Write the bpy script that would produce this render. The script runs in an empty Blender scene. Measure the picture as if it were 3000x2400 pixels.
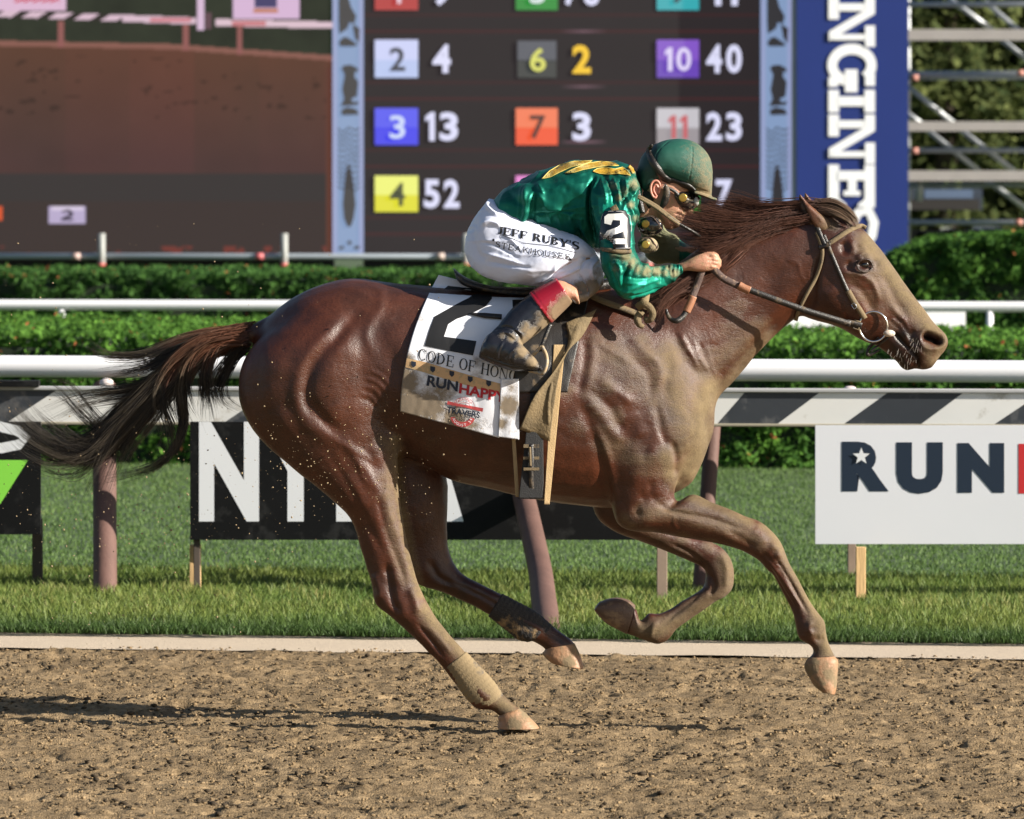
import bpy, bmesh, math, random
import numpy as np
from mathutils import Vector, Matrix, noise
from mathutils.bvhtree import BVHTree
rng = np.random.default_rng(7)
random.seed(7)
scene = bpy.context.scene
COL = scene.collection
# ------------------------------------------------------------------ camera
CAMY, CAMZ, FPX, HORIZON = -20.0, 2.0, 16000.0, 530.0
PITCH = math.atan((1200.0 - HORIZON) / FPX)
cam_d = bpy.data.cameras.new('camera')
cam = bpy.data.objects.new('camera', cam_d); COL.objects.link(cam)
cam.location = (0, CAMY, CAMZ)
cam.rotation_euler = (math.pi/2 - PITCH, 0, 0)
cam_d.sensor_width = 36.0; cam_d.sensor_fit = 'HORIZONTAL'
cam_d.lens = 36.0 * FPX / 3000.0
cam_d.clip_start = 0.5; cam_d.clip_end = 600.0
cam_d.dof.use_dof = True; cam_d.dof.focus_distance = 19.85
cam_d.dof.aperture_fstop = (cam_d.lens/1000.0) / 0.026
scene.camera = cam
# ------------------------------------------------------------------ light
SUN_TO = Vector((2.2, -0.78, 0.97)).normalized()
elev = math.asin(SUN_TO.z); azim = math.atan2(SUN_TO.x, SUN_TO.y)   # azimuth from +Y clockwise
world = bpy.data.worlds.new('World'); scene.world = world; world.use_nodes = True
wn = world.node_tree.nodes; wl = world.node_tree.links
bg = wn['Background']
sky = wn.new('ShaderNodeTexSky'); sky.sky_type = 'NISHITA'; sky.sun_disc = False
sky.sun_elevation = elev; sky.sun_rotation = azim
wl.new(sky.outputs['Color'], bg.inputs['Color']); bg.inputs['Strength'].default_value = 0.050
sd = bpy.data.lights.new('sun', 'SUN'); sd.energy = 5.0; sd.angle = math.radians(0.53); sd.color = (1.0, 0.93, 0.82)
sun = bpy.data.objects.new('sun', sd); COL.objects.link(sun)
sun.rotation_euler = (-SUN_TO).to_track_quat('-Z', 'Y').to_euler()
scene.view_settings.view_transform = 'Standard'; scene.view_settings.look = 'None'
scene.view_settings.gamma = 1.0; scene.view_settings.use_curve_mapping = False
scene.view_settings.exposure = 1.22
# ------------------------------------------------------------------ photo pixel <-> place
cp, sp_ = math.cos(PITCH), math.sin(PITCH)
def W(px, py, y=0.0):
    """point of the vertical plane at depth y that the photo shows at pixel (px,py)"""
    px, py = np.broadcast_arrays(np.asarray(px, float), np.asarray(py, float))
    a = (px - 1500.0) / FPX; b = -(py - 1200.0) / FPX
    dy = cp + b * sp_; dz = -sp_ + b * cp
    t = (y - CAMY) / dy
    return np.stack([a * t, np.broadcast_to(np.asarray(y, float), np.shape(a * t)), CAMZ + dz * t], -1)
def G(px, py, z=0.0):
    """point of the ground seen at a pixel"""
    a = (px - 1500.0) / FPX; b = -(py - 1200.0) / FPX
    dy = cp + b * sp_; dz = -sp_ + b * cp
    t = (z - CAMZ) / dz
    return (a * t, CAMY + dy * t, z)
def P(co):
    co = np.asarray(co, float)
    x = co[..., 0]; y = co[..., 1] - CAMY; z = co[..., 2] - CAMZ
    d = y * cp - z * sp_; u = y * sp_ + z * cp
    return 1500.0 + FPX * x / d, 1200.0 - FPX * u / d
def SC(y=0.0): return FPX / (y - CAMY)      # pixels per metre at depth y
# ------------------------------------------------------------------ objects
def link(name, me, mat=None, parent=None, **props):
    o = bpy.data.objects.new(name, me); COL.objects.link(o)
    if mat is not None and me is not None:
        mats = mat if isinstance(mat, (list, tuple)) else [mat]
        me.materials.clear()
        for m in mats: me.materials.append(m)
    if parent is not None: o.parent = parent
    for k, v in props.items(): o[k] = v
    return o
def thing(name, label, cat, loc=(0, 0, 0), group=None):
    o = bpy.data.objects.new(name, None); COL.objects.link(o); o.location = loc
    o.empty_display_size = 0.1
    o['label'] = label; o['category'] = cat
    if group: o['group'] = group
    return o
def tag(o, label, cat, group=None):
    o['label'] = label; o['category'] = cat
    if group: o['group'] = group
    return o
def part(name, me, mat, root, **props):
    """child whose mesh is in world coordinates"""
    o = link(name, me, mat, root, **props)
    if root is not None:
        o.matrix_parent_inverse = Matrix.Identity(4) if root.data else Matrix.Translation(-Vector(root.location))
    return o
def mesh_np(name, v, f=None, smooth=True, loops=None, sizes=None):
    me = bpy.data.meshes.new(name)
    v = np.ascontiguousarray(v, dtype=np.float32)
    if f is not None:
        f = np.asarray(f, dtype=np.int32); k = f.shape[1]
        loops = f.ravel(); sizes = np.full(len(f), k, dtype=np.int32)
    me.vertices.add(len(v)); me.vertices.foreach_set('co', v.ravel())
    me.loops.add(len(loops)); me.loops.foreach_set('vertex_index', np.asarray(loops, dtype=np.int32))
    starts = np.concatenate([[0], np.cumsum(sizes)[:-1]]).astype(np.int32)
    me.polygons.add(len(sizes)); me.polygons.foreach_set('loop_start', starts)
    me.polygons.foreach_set('use_smooth', np.full(len(sizes), smooth, dtype=bool))
    me.update(calc_edges=True); me.validate()
    return me
def attr_f(me, name, vals):
    a = me.attributes.new(name, 'FLOAT', 'POINT'); a.data.foreach_set('value', np.ascontiguousarray(vals, dtype=np.float32))
def attr_c(me, name, cols):
    a = me.attributes.new(name, 'FLOAT_COLOR', 'POINT')
    c = np.ones((len(cols), 4), np.float32); c[:, :3] = cols
    a.data.foreach_set('color', c.ravel())
def merge(parts_):
    vs, loops, sizes, off = [], [], [], 0
    for v, lp, sz in parts_:
        vs.append(v); loops.append(np.asarray(lp) + off); sizes.append(sz); off += len(v)
    return np.concatenate(vs), np.concatenate(loops), np.concatenate(sizes)
def crom(pts, sub):
    pts = np.asarray(pts, float); n = len(pts)
    ext = np.vstack([2*pts[0]-pts[1], pts, 2*pts[-1]-pts[-2]])
    out = []
    for i in range(n-1):
        p0, p1, p2, p3 = ext[i:i+4]
        for t in np.linspace(0, 1, sub, endpoint=False):
            out.append(0.5*((2*p1)+(-p0+p2)*t+(2*p0-5*p1+4*p2-p3)*t*t+(-p0+3*p1-3*p2+p3)*t**3))
    out.append(pts[-1]); return np.array(out)
def tubemesh(rings, cap=True):
    """rings: (m,n,3)"""
    m, n, _ = rings.shape
    i = np.arange(m-1)[:, None]; j = np.arange(n)[None, :]
    f = np.stack([i*n+j, i*n+(j+1) % n, (i+1)*n+(j+1) % n, (i+1)*n+j], -1).reshape(-1, 4)
    loops = list(f.ravel()); sizes = [4]*len(f)
    if cap:
        loops += list(range(n-1, -1, -1)) + list(range((m-1)*n, m*n)); sizes += [n, n]
    return rings.reshape(-1, 3), np.array(loops), np.array(sizes)
def loft(st, n=28, sub=5, p=2.15, cap=True):
    """st rows: ax,ay,bx,by,half width,y centre  (pixels for the two edges)"""
    s = crom(st, sub)
    A = W(s[:, 0], s[:, 1], s[:, 5]); B = W(s[:, 2], s[:, 3], s[:, 5])
    C = (A+B)/2; u = (A-B)/2; w = np.maximum(s[:, 4], 0.003)
    th = np.linspace(0, 2*math.pi, n, endpoint=False)
    c = np.sign(np.cos(th))*np.abs(np.cos(th))**(2/p); sn = np.sign(np.sin(th))*np.abs(np.sin(th))**(2/p)
    rings = C[:, None, :] + u[:, None, :]*c[None, :, None]
    rings[:, :, 1] += w[:, None]*sn[None, :]
    return tubemesh(rings, cap)
def ellipsoid(c, r, rot=None, n=20, m=14):
    th = np.linspace(0, 2*math.pi, n, endpoint=False); ph = np.linspace(0.02, math.pi-0.02, m)
    v = np.stack([np.sin(ph)[:, None]*np.cos(th), np.sin(ph)[:, None]*np.sin(th), np.cos(ph)[:, None]*np.ones(n)], -1)*np.asarray(r)
    if rot is not None: v = v @ np.array(rot).T
    return tubemesh(v+np.asarray(c, float))
def tube(pts, rad, n=8, cap=True, sub=1):
    pts = np.asarray(pts, float)
    if sub > 1: pts = crom(pts, sub)
    rad = np.broadcast_to(np.asarray(rad, float), (len(pts),)) if np.ndim(rad) == 0 else np.interp(np.linspace(0, 1, len(pts)), np.linspace(0, 1, len(rad)), rad)
    t = np.gradient(pts, axis=0); t /= np.linalg.norm(t, axis=1)[:, None]+1e-9
    ref = np.array([0, 1.0, 0]) if abs(t[:, 1]).max() < 0.9 else np.array([0.31, 0.1, 0.94])
    a = np.cross(t, ref); a /= np.linalg.norm(a, axis=1)[:, None]+1e-9; b = np.cross(t, a)
    th = np.linspace(0, 2*math.pi, n, endpoint=False)
    rings = pts[:, None]+rad[:, None, None]*(a[:, None]*np.cos(th)[None, :, None]+b[:, None]*np.sin(th)[None, :, None])
    return tubemesh(rings, cap)
def box(x0, x1, y0, y1, z0, z1):
    v = np.array([[x, y, z] for x in (x0, x1) for y in (y0, y1) for z in (z0, z1)], float)
    f = np.array([[0,1,3,2],[4,6,7,5],[0,4,5,1],[2,3,7,6],[0,2,6,4],[1,5,7,3]])
    return v, f.ravel(), np.full(6, 4)
def to_mesh(name, pieces, smooth=False):
    v, l, s = merge(pieces if isinstance(pieces, list) else [pieces])
    return mesh_np(name, v, smooth=smooth, loops=l, sizes=s)
def bevel(o, w, seg=2, angle=0.6):
    m = o.modifiers.new('bevel', 'BEVEL'); m.width = w; m.segments = seg; m.limit_method = 'ANGLE'; m.angle_limit = angle
    return o
def remesh(pieces, voxel, smooth=3, fac=0.5):
    me = to_mesh('tmp', pieces, True)
    o = bpy.data.objects.new('tmp', me); COL.objects.link(o)
    r = o.modifiers.new('r', 'REMESH'); r.mode = 'VOXEL'; r.voxel_size = voxel; r.use_smooth_shade = True
    if smooth:
        s = o.modifiers.new('s', 'SMOOTH'); s.iterations = smooth; s.factor = fac
    dg = bpy.context.evaluated_depsgraph_get(); dg.update()
    out = bpy.data.meshes.new_from_object(o.evaluated_get(dg), depsgraph=dg)
    bpy.data.objects.remove(o); bpy.data.meshes.remove(me)
    return out
class Sculpt:
    def __init__(s, me):
        s.me = me; n = len(me.vertices); s.n = n
        co = np.empty(n*3, np.float32); me.vertices.foreach_get('co', co); s.co = co.reshape(-1, 3).astype(float)
        e = np.empty(len(me.edges)*2, np.int32); me.edges.foreach_get('vertices', e); s.e = e.reshape(-1, 2)
        s.deg = np.bincount(s.e.ravel(), minlength=n).astype(float)+1e-9
        s.upd()
    def upd(s):
        s.me.vertices.foreach_set('co', s.co.astype(np.float32).ravel()); s.me.update()
        nn = np.empty(s.n*3, np.float32); s.me.vertices.foreach_get('normal', nn) if hasattr(s.me.vertices[0], 'normal') else None
        s.no = nn.reshape(-1, 3).astype(float)
        s.px, s.py = P(s.co)
    def lap(s, it, mask=None, fac=0.5):
        a, b = s.e[:, 0], s.e[:, 1]
        for _ in range(it):
            acc = np.empty_like(s.co)
            for k in range(3):
                acc[:, k] = (np.bincount(a, s.co[b, k], s.n)+np.bincount(b, s.co[a, k], s.n))/s.deg
            d = (acc-s.co)*fac
            s.co += d if mask is None else d*mask[:, None]
        s.upd()
    def blobmask(s, blobs):
        m = np.zeros(s.n)
        for (x, y, r, *yy) in blobs:
            g = np.exp(-(((s.px-x)**2+(s.py-y)**2)/(r*r)))
            if yy: g = g*(s.co[:, 1]*yy[0] > 0)
            m = np.maximum(m, g)
        return m
    def side(s, side):
        if side == 0: return np.ones(s.n)
        return np.clip(-s.no[:, 1]*side*2.0+0.25, 0, 1)*(s.co[:, 1]*side < 0.07)
    GAIN = 1.0; WG = 1.0
    def stroke(s, pts, width, depth, side=1, taper=True, ymax=None, sub=5):
        depth = depth*s.GAIN; width = width*s.WG
        """raise (depth>0) or press in a band along a photo-space line"""
        p = crom(pts, sub) if len(pts) > 2 else np.linspace(pts[0], pts[1], 6)
        x0, y0 = p.min(0)-3*width; x1, y1 = p.max(0)+3*width
        idx = np.where((s.px > x0) & (s.px < x1) & (s.py > y0) & (s.py < y1))[0]
        if not len(idx): return
        q = np.stack([s.px[idx], s.py[idx]], 1)
        best = np.full(len(idx), 1e9); tt = np.zeros(len(idx)); m = len(p)-1
        for i in range(m):
            a, b = p[i], p[i+1]; ab = b-a; L = (ab**2).sum()+1e-9
            t = np.clip(((q-a)@ab)/L, 0, 1); d = np.linalg.norm(q-(a+t[:, None]*ab), axis=1)
            k = d < best; best[k] = d[k]; tt[k] = (i+t[k])/m
        amp = np.exp(-(best/width)**2)
        if taper: amp *= np.clip(np.minimum(tt, 1-tt)*5+0.15, 0, 1)
        amp *= s.side(side)[idx]
        if ymax is not None: amp *= (s.co[idx, 1] < ymax)
        s.co[idx] += s.no[idx]*(amp*depth)[:, None]
def fbm(co, scale, octaves=4, seed=0.0, stretch=(1, 1, 1)):
    """cheap value noise, vectorised"""
    q = np.asarray(co, float)*np.asarray(stretch)*scale+seed*17.13
    out = np.zeros(len(q)); amp = 1.0; tot = 0
    for o in range(octaves):
        i = np.floor(q).astype(np.int64); f = q-i; f = f*f*(3-2*f)
        def h(dx, dy, dz):
            n = (i[:, 0]+dx)*374761393+(i[:, 1]+dy)*668265263+(i[:, 2]+dz)*2147483647+o*1013
            n = (n ^ (n >> 13))*1274126177 & 0x7fffffff
            n = (n ^ (n >> 16)) & 0xffff
            return n/65535.0
        c = 0
        for dx in (0, 1):
            for dy in (0, 1):
                for dz in (0, 1):
                    wgt = (f[:, 0] if dx else 1-f[:, 0])*(f[:, 1] if dy else 1-f[:, 1])*(f[:, 2] if dz else 1-f[:, 2])
                    c = c+wgt*h(dx, dy, dz)
        out += amp*(c-0.5); tot += amp; amp *= 0.5; q = q*2.03+5.1
    return out/tot*2
def inpoly(x, y, poly):
    poly = np.asarray(poly, float); r = np.zeros(np.shape(x), bool); j = len(poly)-1
    for i in range(len(poly)):
        xi, yi = poly[i]; xj, yj = poly[j]
        c = ((yi > y) != (yj > y)) & (x < (xj-xi)*(y-yi)/((yj-yi)+1e-12)+xi)
        r ^= c; j = i
    return r
# ------------------------------------------------------------------ materials
def nm(name):
    m = bpy.data.materials.new(name); m.use_nodes = True
    nt = m.node_tree; b = nt.nodes['Principled BSDF']
    return m, nt, b
def N(nt, t, **kw):
    n = nt.nodes.new(t)
    for k, v in kw.items():
        if k in ('inputs',):
            for a, b_ in v.items(): n.inputs[a].default_value = b_
        else: setattr(n, k, v)
    return n
def rgba(c): return (c[0], c[1], c[2], 1.0)
def simple(name, col, rough=0.5, metal=0.0, spec=0.5, var=0.0, scale=20, bump=0.0, bscale=200, coat=0.0, sheen=0.0, dirt=None, dirt_amt=0.5, dirt_scale=12, stretch=None, emit=None, estr=0.0, trans=0.0):
    m, nt, b = nm(name)
    b.inputs['Base Color'].default_value = rgba(col); b.inputs['Roughness'].default_value = rough
    b.inputs['Metallic'].default_value = metal; b.inputs['Specular IOR Level'].default_value = spec
    b.inputs['Coat Weight'].default_value = coat
    if sheen: b.inputs['Sheen Weight'].default_value = sheen
    tc = N(nt, 'ShaderNodeTexCoord'); src = tc.outputs['Object']
    if stretch:
        mp = N(nt, 'ShaderNodeMapping'); mp.inputs['Scale'].default_value = stretch
        nt.links.new(src, mp.inputs['Vector']); src = mp.outputs['Vector']
    cur = None
    if var:
        n = N(nt, 'ShaderNodeTexNoise', inputs={'Scale': scale, 'Detail': 6.0, 'Roughness': 0.6})
        nt.links.new(src, n.inputs['Vector'])
        mx = N(nt, 'ShaderNodeMix', data_type='RGBA')
        mx.inputs['A'].default_value = rgba([c*(1-var) for c in col]); mx.inputs['B'].default_value = rgba([min(1, c*(1+var)) for c in col])
        nt.links.new(n.outputs['Fac'], mx.inputs['Factor']); cur = mx.outputs['Result']
    if dirt is not None:
        n = N(nt, 'ShaderNodeTexNoise', inputs={'Scale': dirt_scale, 'Detail': 9.0, 'Roughness': 0.68})
        nt.links.new(src, n.inputs['Vector'])
        r = N(nt, 'ShaderNodeMapRange', inputs={'From Min': 0.62-0.3*dirt_amt, 'From Max': 0.72-0.3*dirt_amt})
        nt.links.new(n.outputs['Fac'], r.inputs['Value'])
        mx = N(nt, 'ShaderNodeMix', data_type='RGBA')
        if cur is None: mx.inputs['A'].default_value = rgba(col)
        else: nt.links.new(cur, mx.inputs['A'])
        mx.inputs['B'].default_value = rgba(dirt); nt.links.new(r.outputs['Result'], mx.inputs['Factor']); cur = mx.outputs['Result']
        rr = N(nt, 'ShaderNodeMapRange', inputs={'To Min': rough, 'To Max': 0.9}); nt.links.new(r.outputs['Result'], rr.inputs['Value'])
        nt.links.new(rr.outputs['Result'], b.inputs['Roughness'])
    if cur is not None: nt.links.new(cur, b.inputs['Base Color'])
    if bump:
        n = N(nt, 'ShaderNodeTexNoise', inputs={'Scale': bscale, 'Detail': 5.0})
        nt.links.new(src, n.inputs['Vector'])
        bp = N(nt, 'ShaderNodeBump', inputs={'Strength': bump, 'Distance': 0.01}); nt.links.new(n.outputs['Fac'], bp.inputs['Height'])
        nt.links.new(bp.outputs['Normal'], b.inputs['Normal'])
    if emit is not None:
        b.inputs['Emission Color'].default_value = rgba(emit); b.inputs['Emission Strength'].default_value = estr
    return m
MUD = (0.165, 0.12, 0.066)
# ------------------------------------------------------------------ prints and letters
def poly2d(pts):
    """a pixel polygon as one face (cut into triangles later)"""
    return np.array(pts, float), [list(range(len(pts)))]
_txt_cache = {}
def text2d(s, bold=0.0, spacing=1.0):
    key = (s, bold, spacing)
    if key in _txt_cache: return _txt_cache[key]
    cu = bpy.data.curves.new('t', 'FONT'); cu.body = s; cu.offset = bold; cu.space_character = spacing; cu.resolution_u = 4; cu.fill_mode = 'FRONT'
    o = bpy.data.objects.new('t', cu); COL.objects.link(o)
    dg = bpy.context.evaluated_depsgraph_get(); dg.update()
    me = bpy.data.meshes.new_from_object(o.evaluated_get(dg), depsgraph=dg)
    v = np.array([tuple(x.co)[:2] for x in me.vertices]); f = [list(p.vertices) for p in me.polygons]
    bpy.data.objects.remove(o); bpy.data.meshes.remove(me)
    v -= v.min(0); h = v.max(0); v = v/h[1]; v[:, 1] = v[:, 1]
    _txt_cache[key] = (v, f); return v, f
def fit_text(s, x0, y0, x1, y1, bold=0.0, shear=0.0, spacing=1.0):
    """letters stretched into a pixel box (x0,y0 = top left)"""
    v, f = text2d(s, bold, spacing); w = v[:, 0].max()
    u = v[:, 0]/w; t = v[:, 1]
    return np.stack([x0+(x1-x0)*u+shear*(t-.5)*(y1-y0), y1+(y0-y1)*t], 1), f
def quad_text(s, tl, tr, br, bl, bold=0.0, spacing=1.0):
    v, f = text2d(s, bold, spacing); u = v[:, 0]/v[:, 0].max(); t = 1-v[:, 1]
    tl, tr, br, bl = [np.array(q, float) for q in (tl, tr, br, bl)]
    u = u[:, None]; t = t[:, None]
    return (tl*(1-u)+tr*u)*(1-t)+(bl*(1-u)+br*u)*t, f
def decal_mesh(items, surf, lift=.0015, maxlen=9.0, step=.00002, th=0.0):
    """flat print laid on a surface; surf(px,py) -> world point and normal"""
    vs, loops, sizes, off = [], [], [], 0
    for k, (v, f) in enumerate(items):
        bm = bmesh.new(); bv = [bm.verts.new((x, y, 0)) for x, y in v]
        for t in f:
            try: bm.faces.new([bv[i] for i in t])
            except ValueError: pass
        bm.normal_update(); bmesh.ops.triangulate(bm, faces=bm.faces, ngon_method='EAR_CLIP')
        for _ in range(5):
            e = [e for e in bm.edges if e.calc_length() > maxlen]
            if not e: break
            bmesh.ops.subdivide_edges(bm, edges=e, cuts=1, use_grid_fill=False)
            bm.normal_update(); bmesh.ops.triangulate(bm, faces=bm.faces)
        bm.verts.ensure_lookup_table(); bm.verts.index_update()
        out = []
        for q in bm.verts:
            loc, no = surf(q.co.x, q.co.y)
            out.append(np.array(loc)+np.array(no)*(lift+k*step))
        if out:
            vs.append(np.array(out))
            for fc in bm.faces:
                loops += [q.index+off for q in fc.verts]; sizes.append(len(fc.verts))
            off += len(out)
        bm.free()
    return mesh_np('print', np.concatenate(vs), smooth=False, loops=loops, sizes=sizes)
# serif letters --------------------------------------------------------------
def strip(pts, w):
    p = np.array(pts, float); t = np.gradient(p, axis=0); t /= np.linalg.norm(t, axis=1)[:, None]+1e-9
    n = np.stack([-t[:, 1], t[:, 0]], 1); wd = np.interp(np.linspace(0, 1, len(p)), np.linspace(0, 1, len(w)), w) if np.ndim(w) else np.full(len(p), w)
    a = p+n*wd[:, None]/2; b = p-n*wd[:, None]/2; m = len(p)
    return np.concatenate([a, b]), [[i, i+1, m+i+1, m+i] for i in range(m-1)]
def rect(x0, y0, x1, y1): return np.array([(x0, y0), (x1, y0), (x1, y1), (x0, y1)], float), [[0, 1, 2, 3]]
def arcp(cx, cy, rx, ry, a0, a1, n=18): return [(cx+rx*math.cos(math.radians(a)), cy+ry*math.sin(math.radians(a))) for a in np.linspace(a0, a1, n)]
def ringp(cx, cy, rx, ry, T, t, a0, a1, n=22):
    o = arcp(cx, cy, rx, ry, a0, a1, n); i = arcp(cx, cy, rx-T, ry-t, a0, a1, n)
    return np.array(o+i, float), [[k, k+1, n+k+1, n+k] for k in range(n-1)]
def serif_letter(c, T=.17, t=.07, s=.07):
    R = []
    def stem(x, w=T, y0=0, y1=1, top=True, bot=True):
        R.append(rect(x, y0+t*bot*.9, x+w, y1-t*top*.9))
        if top: R.append(rect(x-s, y1-t, x+w+s, y1))
        if bot: R.append(rect(x-s, y0, x+w+s, y0+t))
    w = .8
    if c in 'CGO':
        if c == 'O': R.append(ringp(.42, .5, .42, .51, T, t, 0, 360, 36))
        else:
            R.append(ringp(.42, .5, .42, .51, T, t, 42, 322, 30)); R.append(rect(.72, .66, .72+t*.8, .98))
            if c == 'G': R.append(rect(.62, .08, .62+T, .46)); R.append(rect(.5, .42, .92, .42+t))
        w = .84
    elif c == 'D': stem(s); R.append(ringp(s+T*.8, .5, .62, .5, T, t, -90, 90)); w = .9
    elif c in 'EF':
        stem(s, top=False, bot=False); R.append(rect(0, 1-t, .68, 1)); R.append(rect(.68-t, .72, .68, 1-t*.9)); R.append(rect(s+T*.9, .5-t/2, .5, .5+t/2)); R.append(rect(.5-t*.5, .38, .5+t*.3, .62))
        if c == 'E': R.append(rect(0, 0, .72, t)); R.append(rect(.72-t, t*.9, .72, .3))
        else: R.append(rect(0, 0, T+2*s, t))
        w = .74
    elif c == 'H': stem(s); stem(.62); R.append(rect(s+T*.9, .5-t/2, .64, .5+t/2)); w = .62+T+s
    elif c == 'I': stem(s); w = T+2*s
    elif c == 'N':
        R.append(rect(s+.02, t*.9, s+.02+t, 1-t*.9)); R.append(rect(0, 0, 2*s+t+.04, t)); R.append(rect(.72, t*.9, .72+t, 1)); R.append(rect(.72-s, 1-t, .72+t+s, 1)); R.append(rect(-.02, 1-t, s+T*.8, 1))
        R.append((np.array([(s-.02, 1-t*.5), (s+T*.9, 1-t*.5), (.72+t, 0), (.72+t*.2-T*.25, 0)]), [[0, 1, 2, 3]])); w = .88
    elif c == 'R':
        stem(s); R.append(ringp(s+T*.8, .74, .44, .26, T*.9, t, -90, 90)); R.append((np.array([(.32, .5), (.32+T, .5), (.76, t), (.76-T, t)]), [[0, 1, 2, 3]])); R.append(rect(.6, 0, .84, t)); w = .82
    elif c == 'B': stem(s); R.append(ringp(s+T*.8, .75, .4, .25, T*.9, t, -90, 90)); R.append(ringp(s+T*.8, .26, .48, .26, T*.9, t, -90, 90)); w = .76
    elif c == 'S':
        p = arcp(.36, .74, .24, .22, 15, 235, 16)+arcp(.36, .27, .26, .22, 70, -160, 16); R.append(strip(p, [t*.9, t, T*.8, T, T, T*.8, t, t*.9])); R.append(rect(.56, .72, .56+t*.8, .97)); R.append(rect(.06, .03, .06+t*.8, .28)); w = .7
    elif c == 'T': stem(.28); R.append(rect(0, 1-t, .76, 1)); R.append(rect(0, .74, t, 1-t*.9)); R.append(rect(.76-t, .74, .76, 1-t*.9)); w = .76
    elif c == 'J': R.append(rect(.26, .2, .26+T, 1)); R.append(rect(.18, 1-t, .34+T, 1)); R.append(strip(arcp(.2, .2, .14, .16, 0, -150, 10), [T, t])); w = .5
    elif c == 'U': R.append(rect(s, .3, s+T, 1)); R.append(rect(0, 1-t, T+2*s, 1)); R.append(rect(.64, .3, .64+t, 1)); R.append(rect(.64-s, 1-t, .64+t+s, 1)); R.append(ringp(.39, .32, .32, .33, T, t, 180, 360)); w = .78
    elif c == 'Y': R.append(rect(.32, t*.9, .32+T, .45)); R.append(rect(.24, 0, .4+T, t)); R.append((np.array([(.02, 1), (.02+T, 1), (.32+T, .44), (.32, .44)]), [[0, 1, 2, 3]])); R.append((np.array([(.72, 1), (.72+t, 1), (.32+T, .44), (.34, .44)]), [[0, 1, 2, 3]])); R.append(rect(-.05, 1-t, .3, 1)); R.append(rect(.6, 1-t, .88, 1)); w = .82
    elif c == 'A': R.append((np.array([(.06, 0), (.06+t, 0), (.44, 1), (.38, 1)]), [[0, 1, 2, 3]])); R.append((np.array([(.66, 0), (.66+T, 0), (.46, 1), (.34, 1)]), [[0, 1, 2, 3]])); R.append(rect(.2, .3, .68, .3+t)); R.append(rect(-.02, 0, .22, t)); R.append(rect(.58, 0, .9, t)); w = .88
    elif c == 'K': stem(s); R.append((np.array([(.22, .42), (.3, .36), (.72, 1), (.62, 1)]), [[0, 1, 2, 3]])); R.append((np.array([(.34, .55), (.34+T, .6), (.82, 0), (.82-T, 0)]), [[0, 1, 2, 3]])); R.append(rect(.56, 1-t, .8, 1)); R.append(rect(.6, 0, .9, t)); w = .86
    elif c == 'V': R.append((np.array([(.02, 1), (.02+T, 1), (.46, 0), (.38, 0)]), [[0, 1, 2, 3]])); R.append((np.array([(.74, 1), (.74+t, 1), (.46, 0), (.4, 0)]), [[0, 1, 2, 3]])); R.append(rect(-.04, 1-t, .3, 1)); R.append(rect(.62, 1-t, .9, 1)); w = .84
    elif c == "'": R.append(rect(.05, .7, .15, 1)); w = .2
    elif c == '.': R.append(rect(.02, .4, .16, .56)); w = .2
    else: w = .36
    return R, w
# ================================================================== THE SETTING (course, hedges, boards)
SL = -0.13            # everything along the course runs at this slant to the camera
def WR(px, py, y0):
    """photo pixel -> point of the vertical plane y = y0 + SL*x"""
    px, py = np.broadcast_arrays(np.asarray(px, float), np.asarray(py, float))
    a = (px-1500.0)/FPX; b = -(py-1200.0)/FPX; dy = cp+b*sp_; dz = -sp_+b*cp
    t = (y0-CAMY)/(dy-SL*a)
    return np.stack([a*t, CAMY+dy*t, CAMZ+dz*t], -1)
CT = 1/math.sqrt(1+SL*SL)
U_ = np.array([CT, SL*CT, 0]); V_ = np.array([-SL*CT, CT, 0])       # along / across the course
def RC(u, v, z):
    """course coordinates (metres along, metres across from the camera axis at depth v) -> world"""
    u, v, z = np.broadcast_arrays(*[np.asarray(q, float) for q in (u, v, z)])
    return np.stack([u*CT-v*0, v+u*SL*CT, z], -1)
def set_image(): pass
# ---- depths (y0) of the lines along the course
Y_SAND0 = G(1500, 1906)[1]; Y_GRASS0 = G(1500, 1868)[1]
Y_RAIL = 6.55; Y_HEDGE = 18.0
# ------------------------------------------------------------------ dirt track
def heights(x, y):
    q = np.stack([x*.55, y, np.zeros_like(x)], -1)
    h = fbm(q, 4.0, 3, 1.0)*.012+fbm(q, 24.0, 3, 2.0)*.012+fbm(q, 62.0, 2, 3.0)*.014
    h = h+np.clip(fbm(q, 21.0, 2, 7.0)-.10, 0, 1)*.022       # clods
    h = h-np.clip(fbm(q, 10.0, 2, 9.0)-.42, 0, 1)*.060       # hoof prints
    h = h-np.clip(fbm(q, 30.0, 2, 13.0)-.22, 0, 1)*.085       # small pits
    return h*.82
def track_grid(x0, x1, dx, v0, v1, dv, name):
    xs = np.arange(x0, x1, dx); vs = np.concatenate([np.arange(v0, v1, dv), [v1]])
    X, V = np.meshgrid(xs, vs, indexing='ij'); Yw = V+SL*X
    z = heights(X.ravel(), Yw.ravel()).reshape(X.shape)*np.clip((v1-V)/.12, .25, 1)-.012
    v = np.stack([X, Yw, z], -1).reshape(-1, 3); nx, nv = X.shape
    i = np.arange(nx-1)[:, None]; j = np.arange(nv-1)[None]
    f = np.stack([i*nv+j, (i+1)*nv+j, (i+1)*nv+j+1, i*nv+j+1], -1).reshape(-1, 4)
    me = mesh_np(name, v, f, True)
    return me
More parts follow.
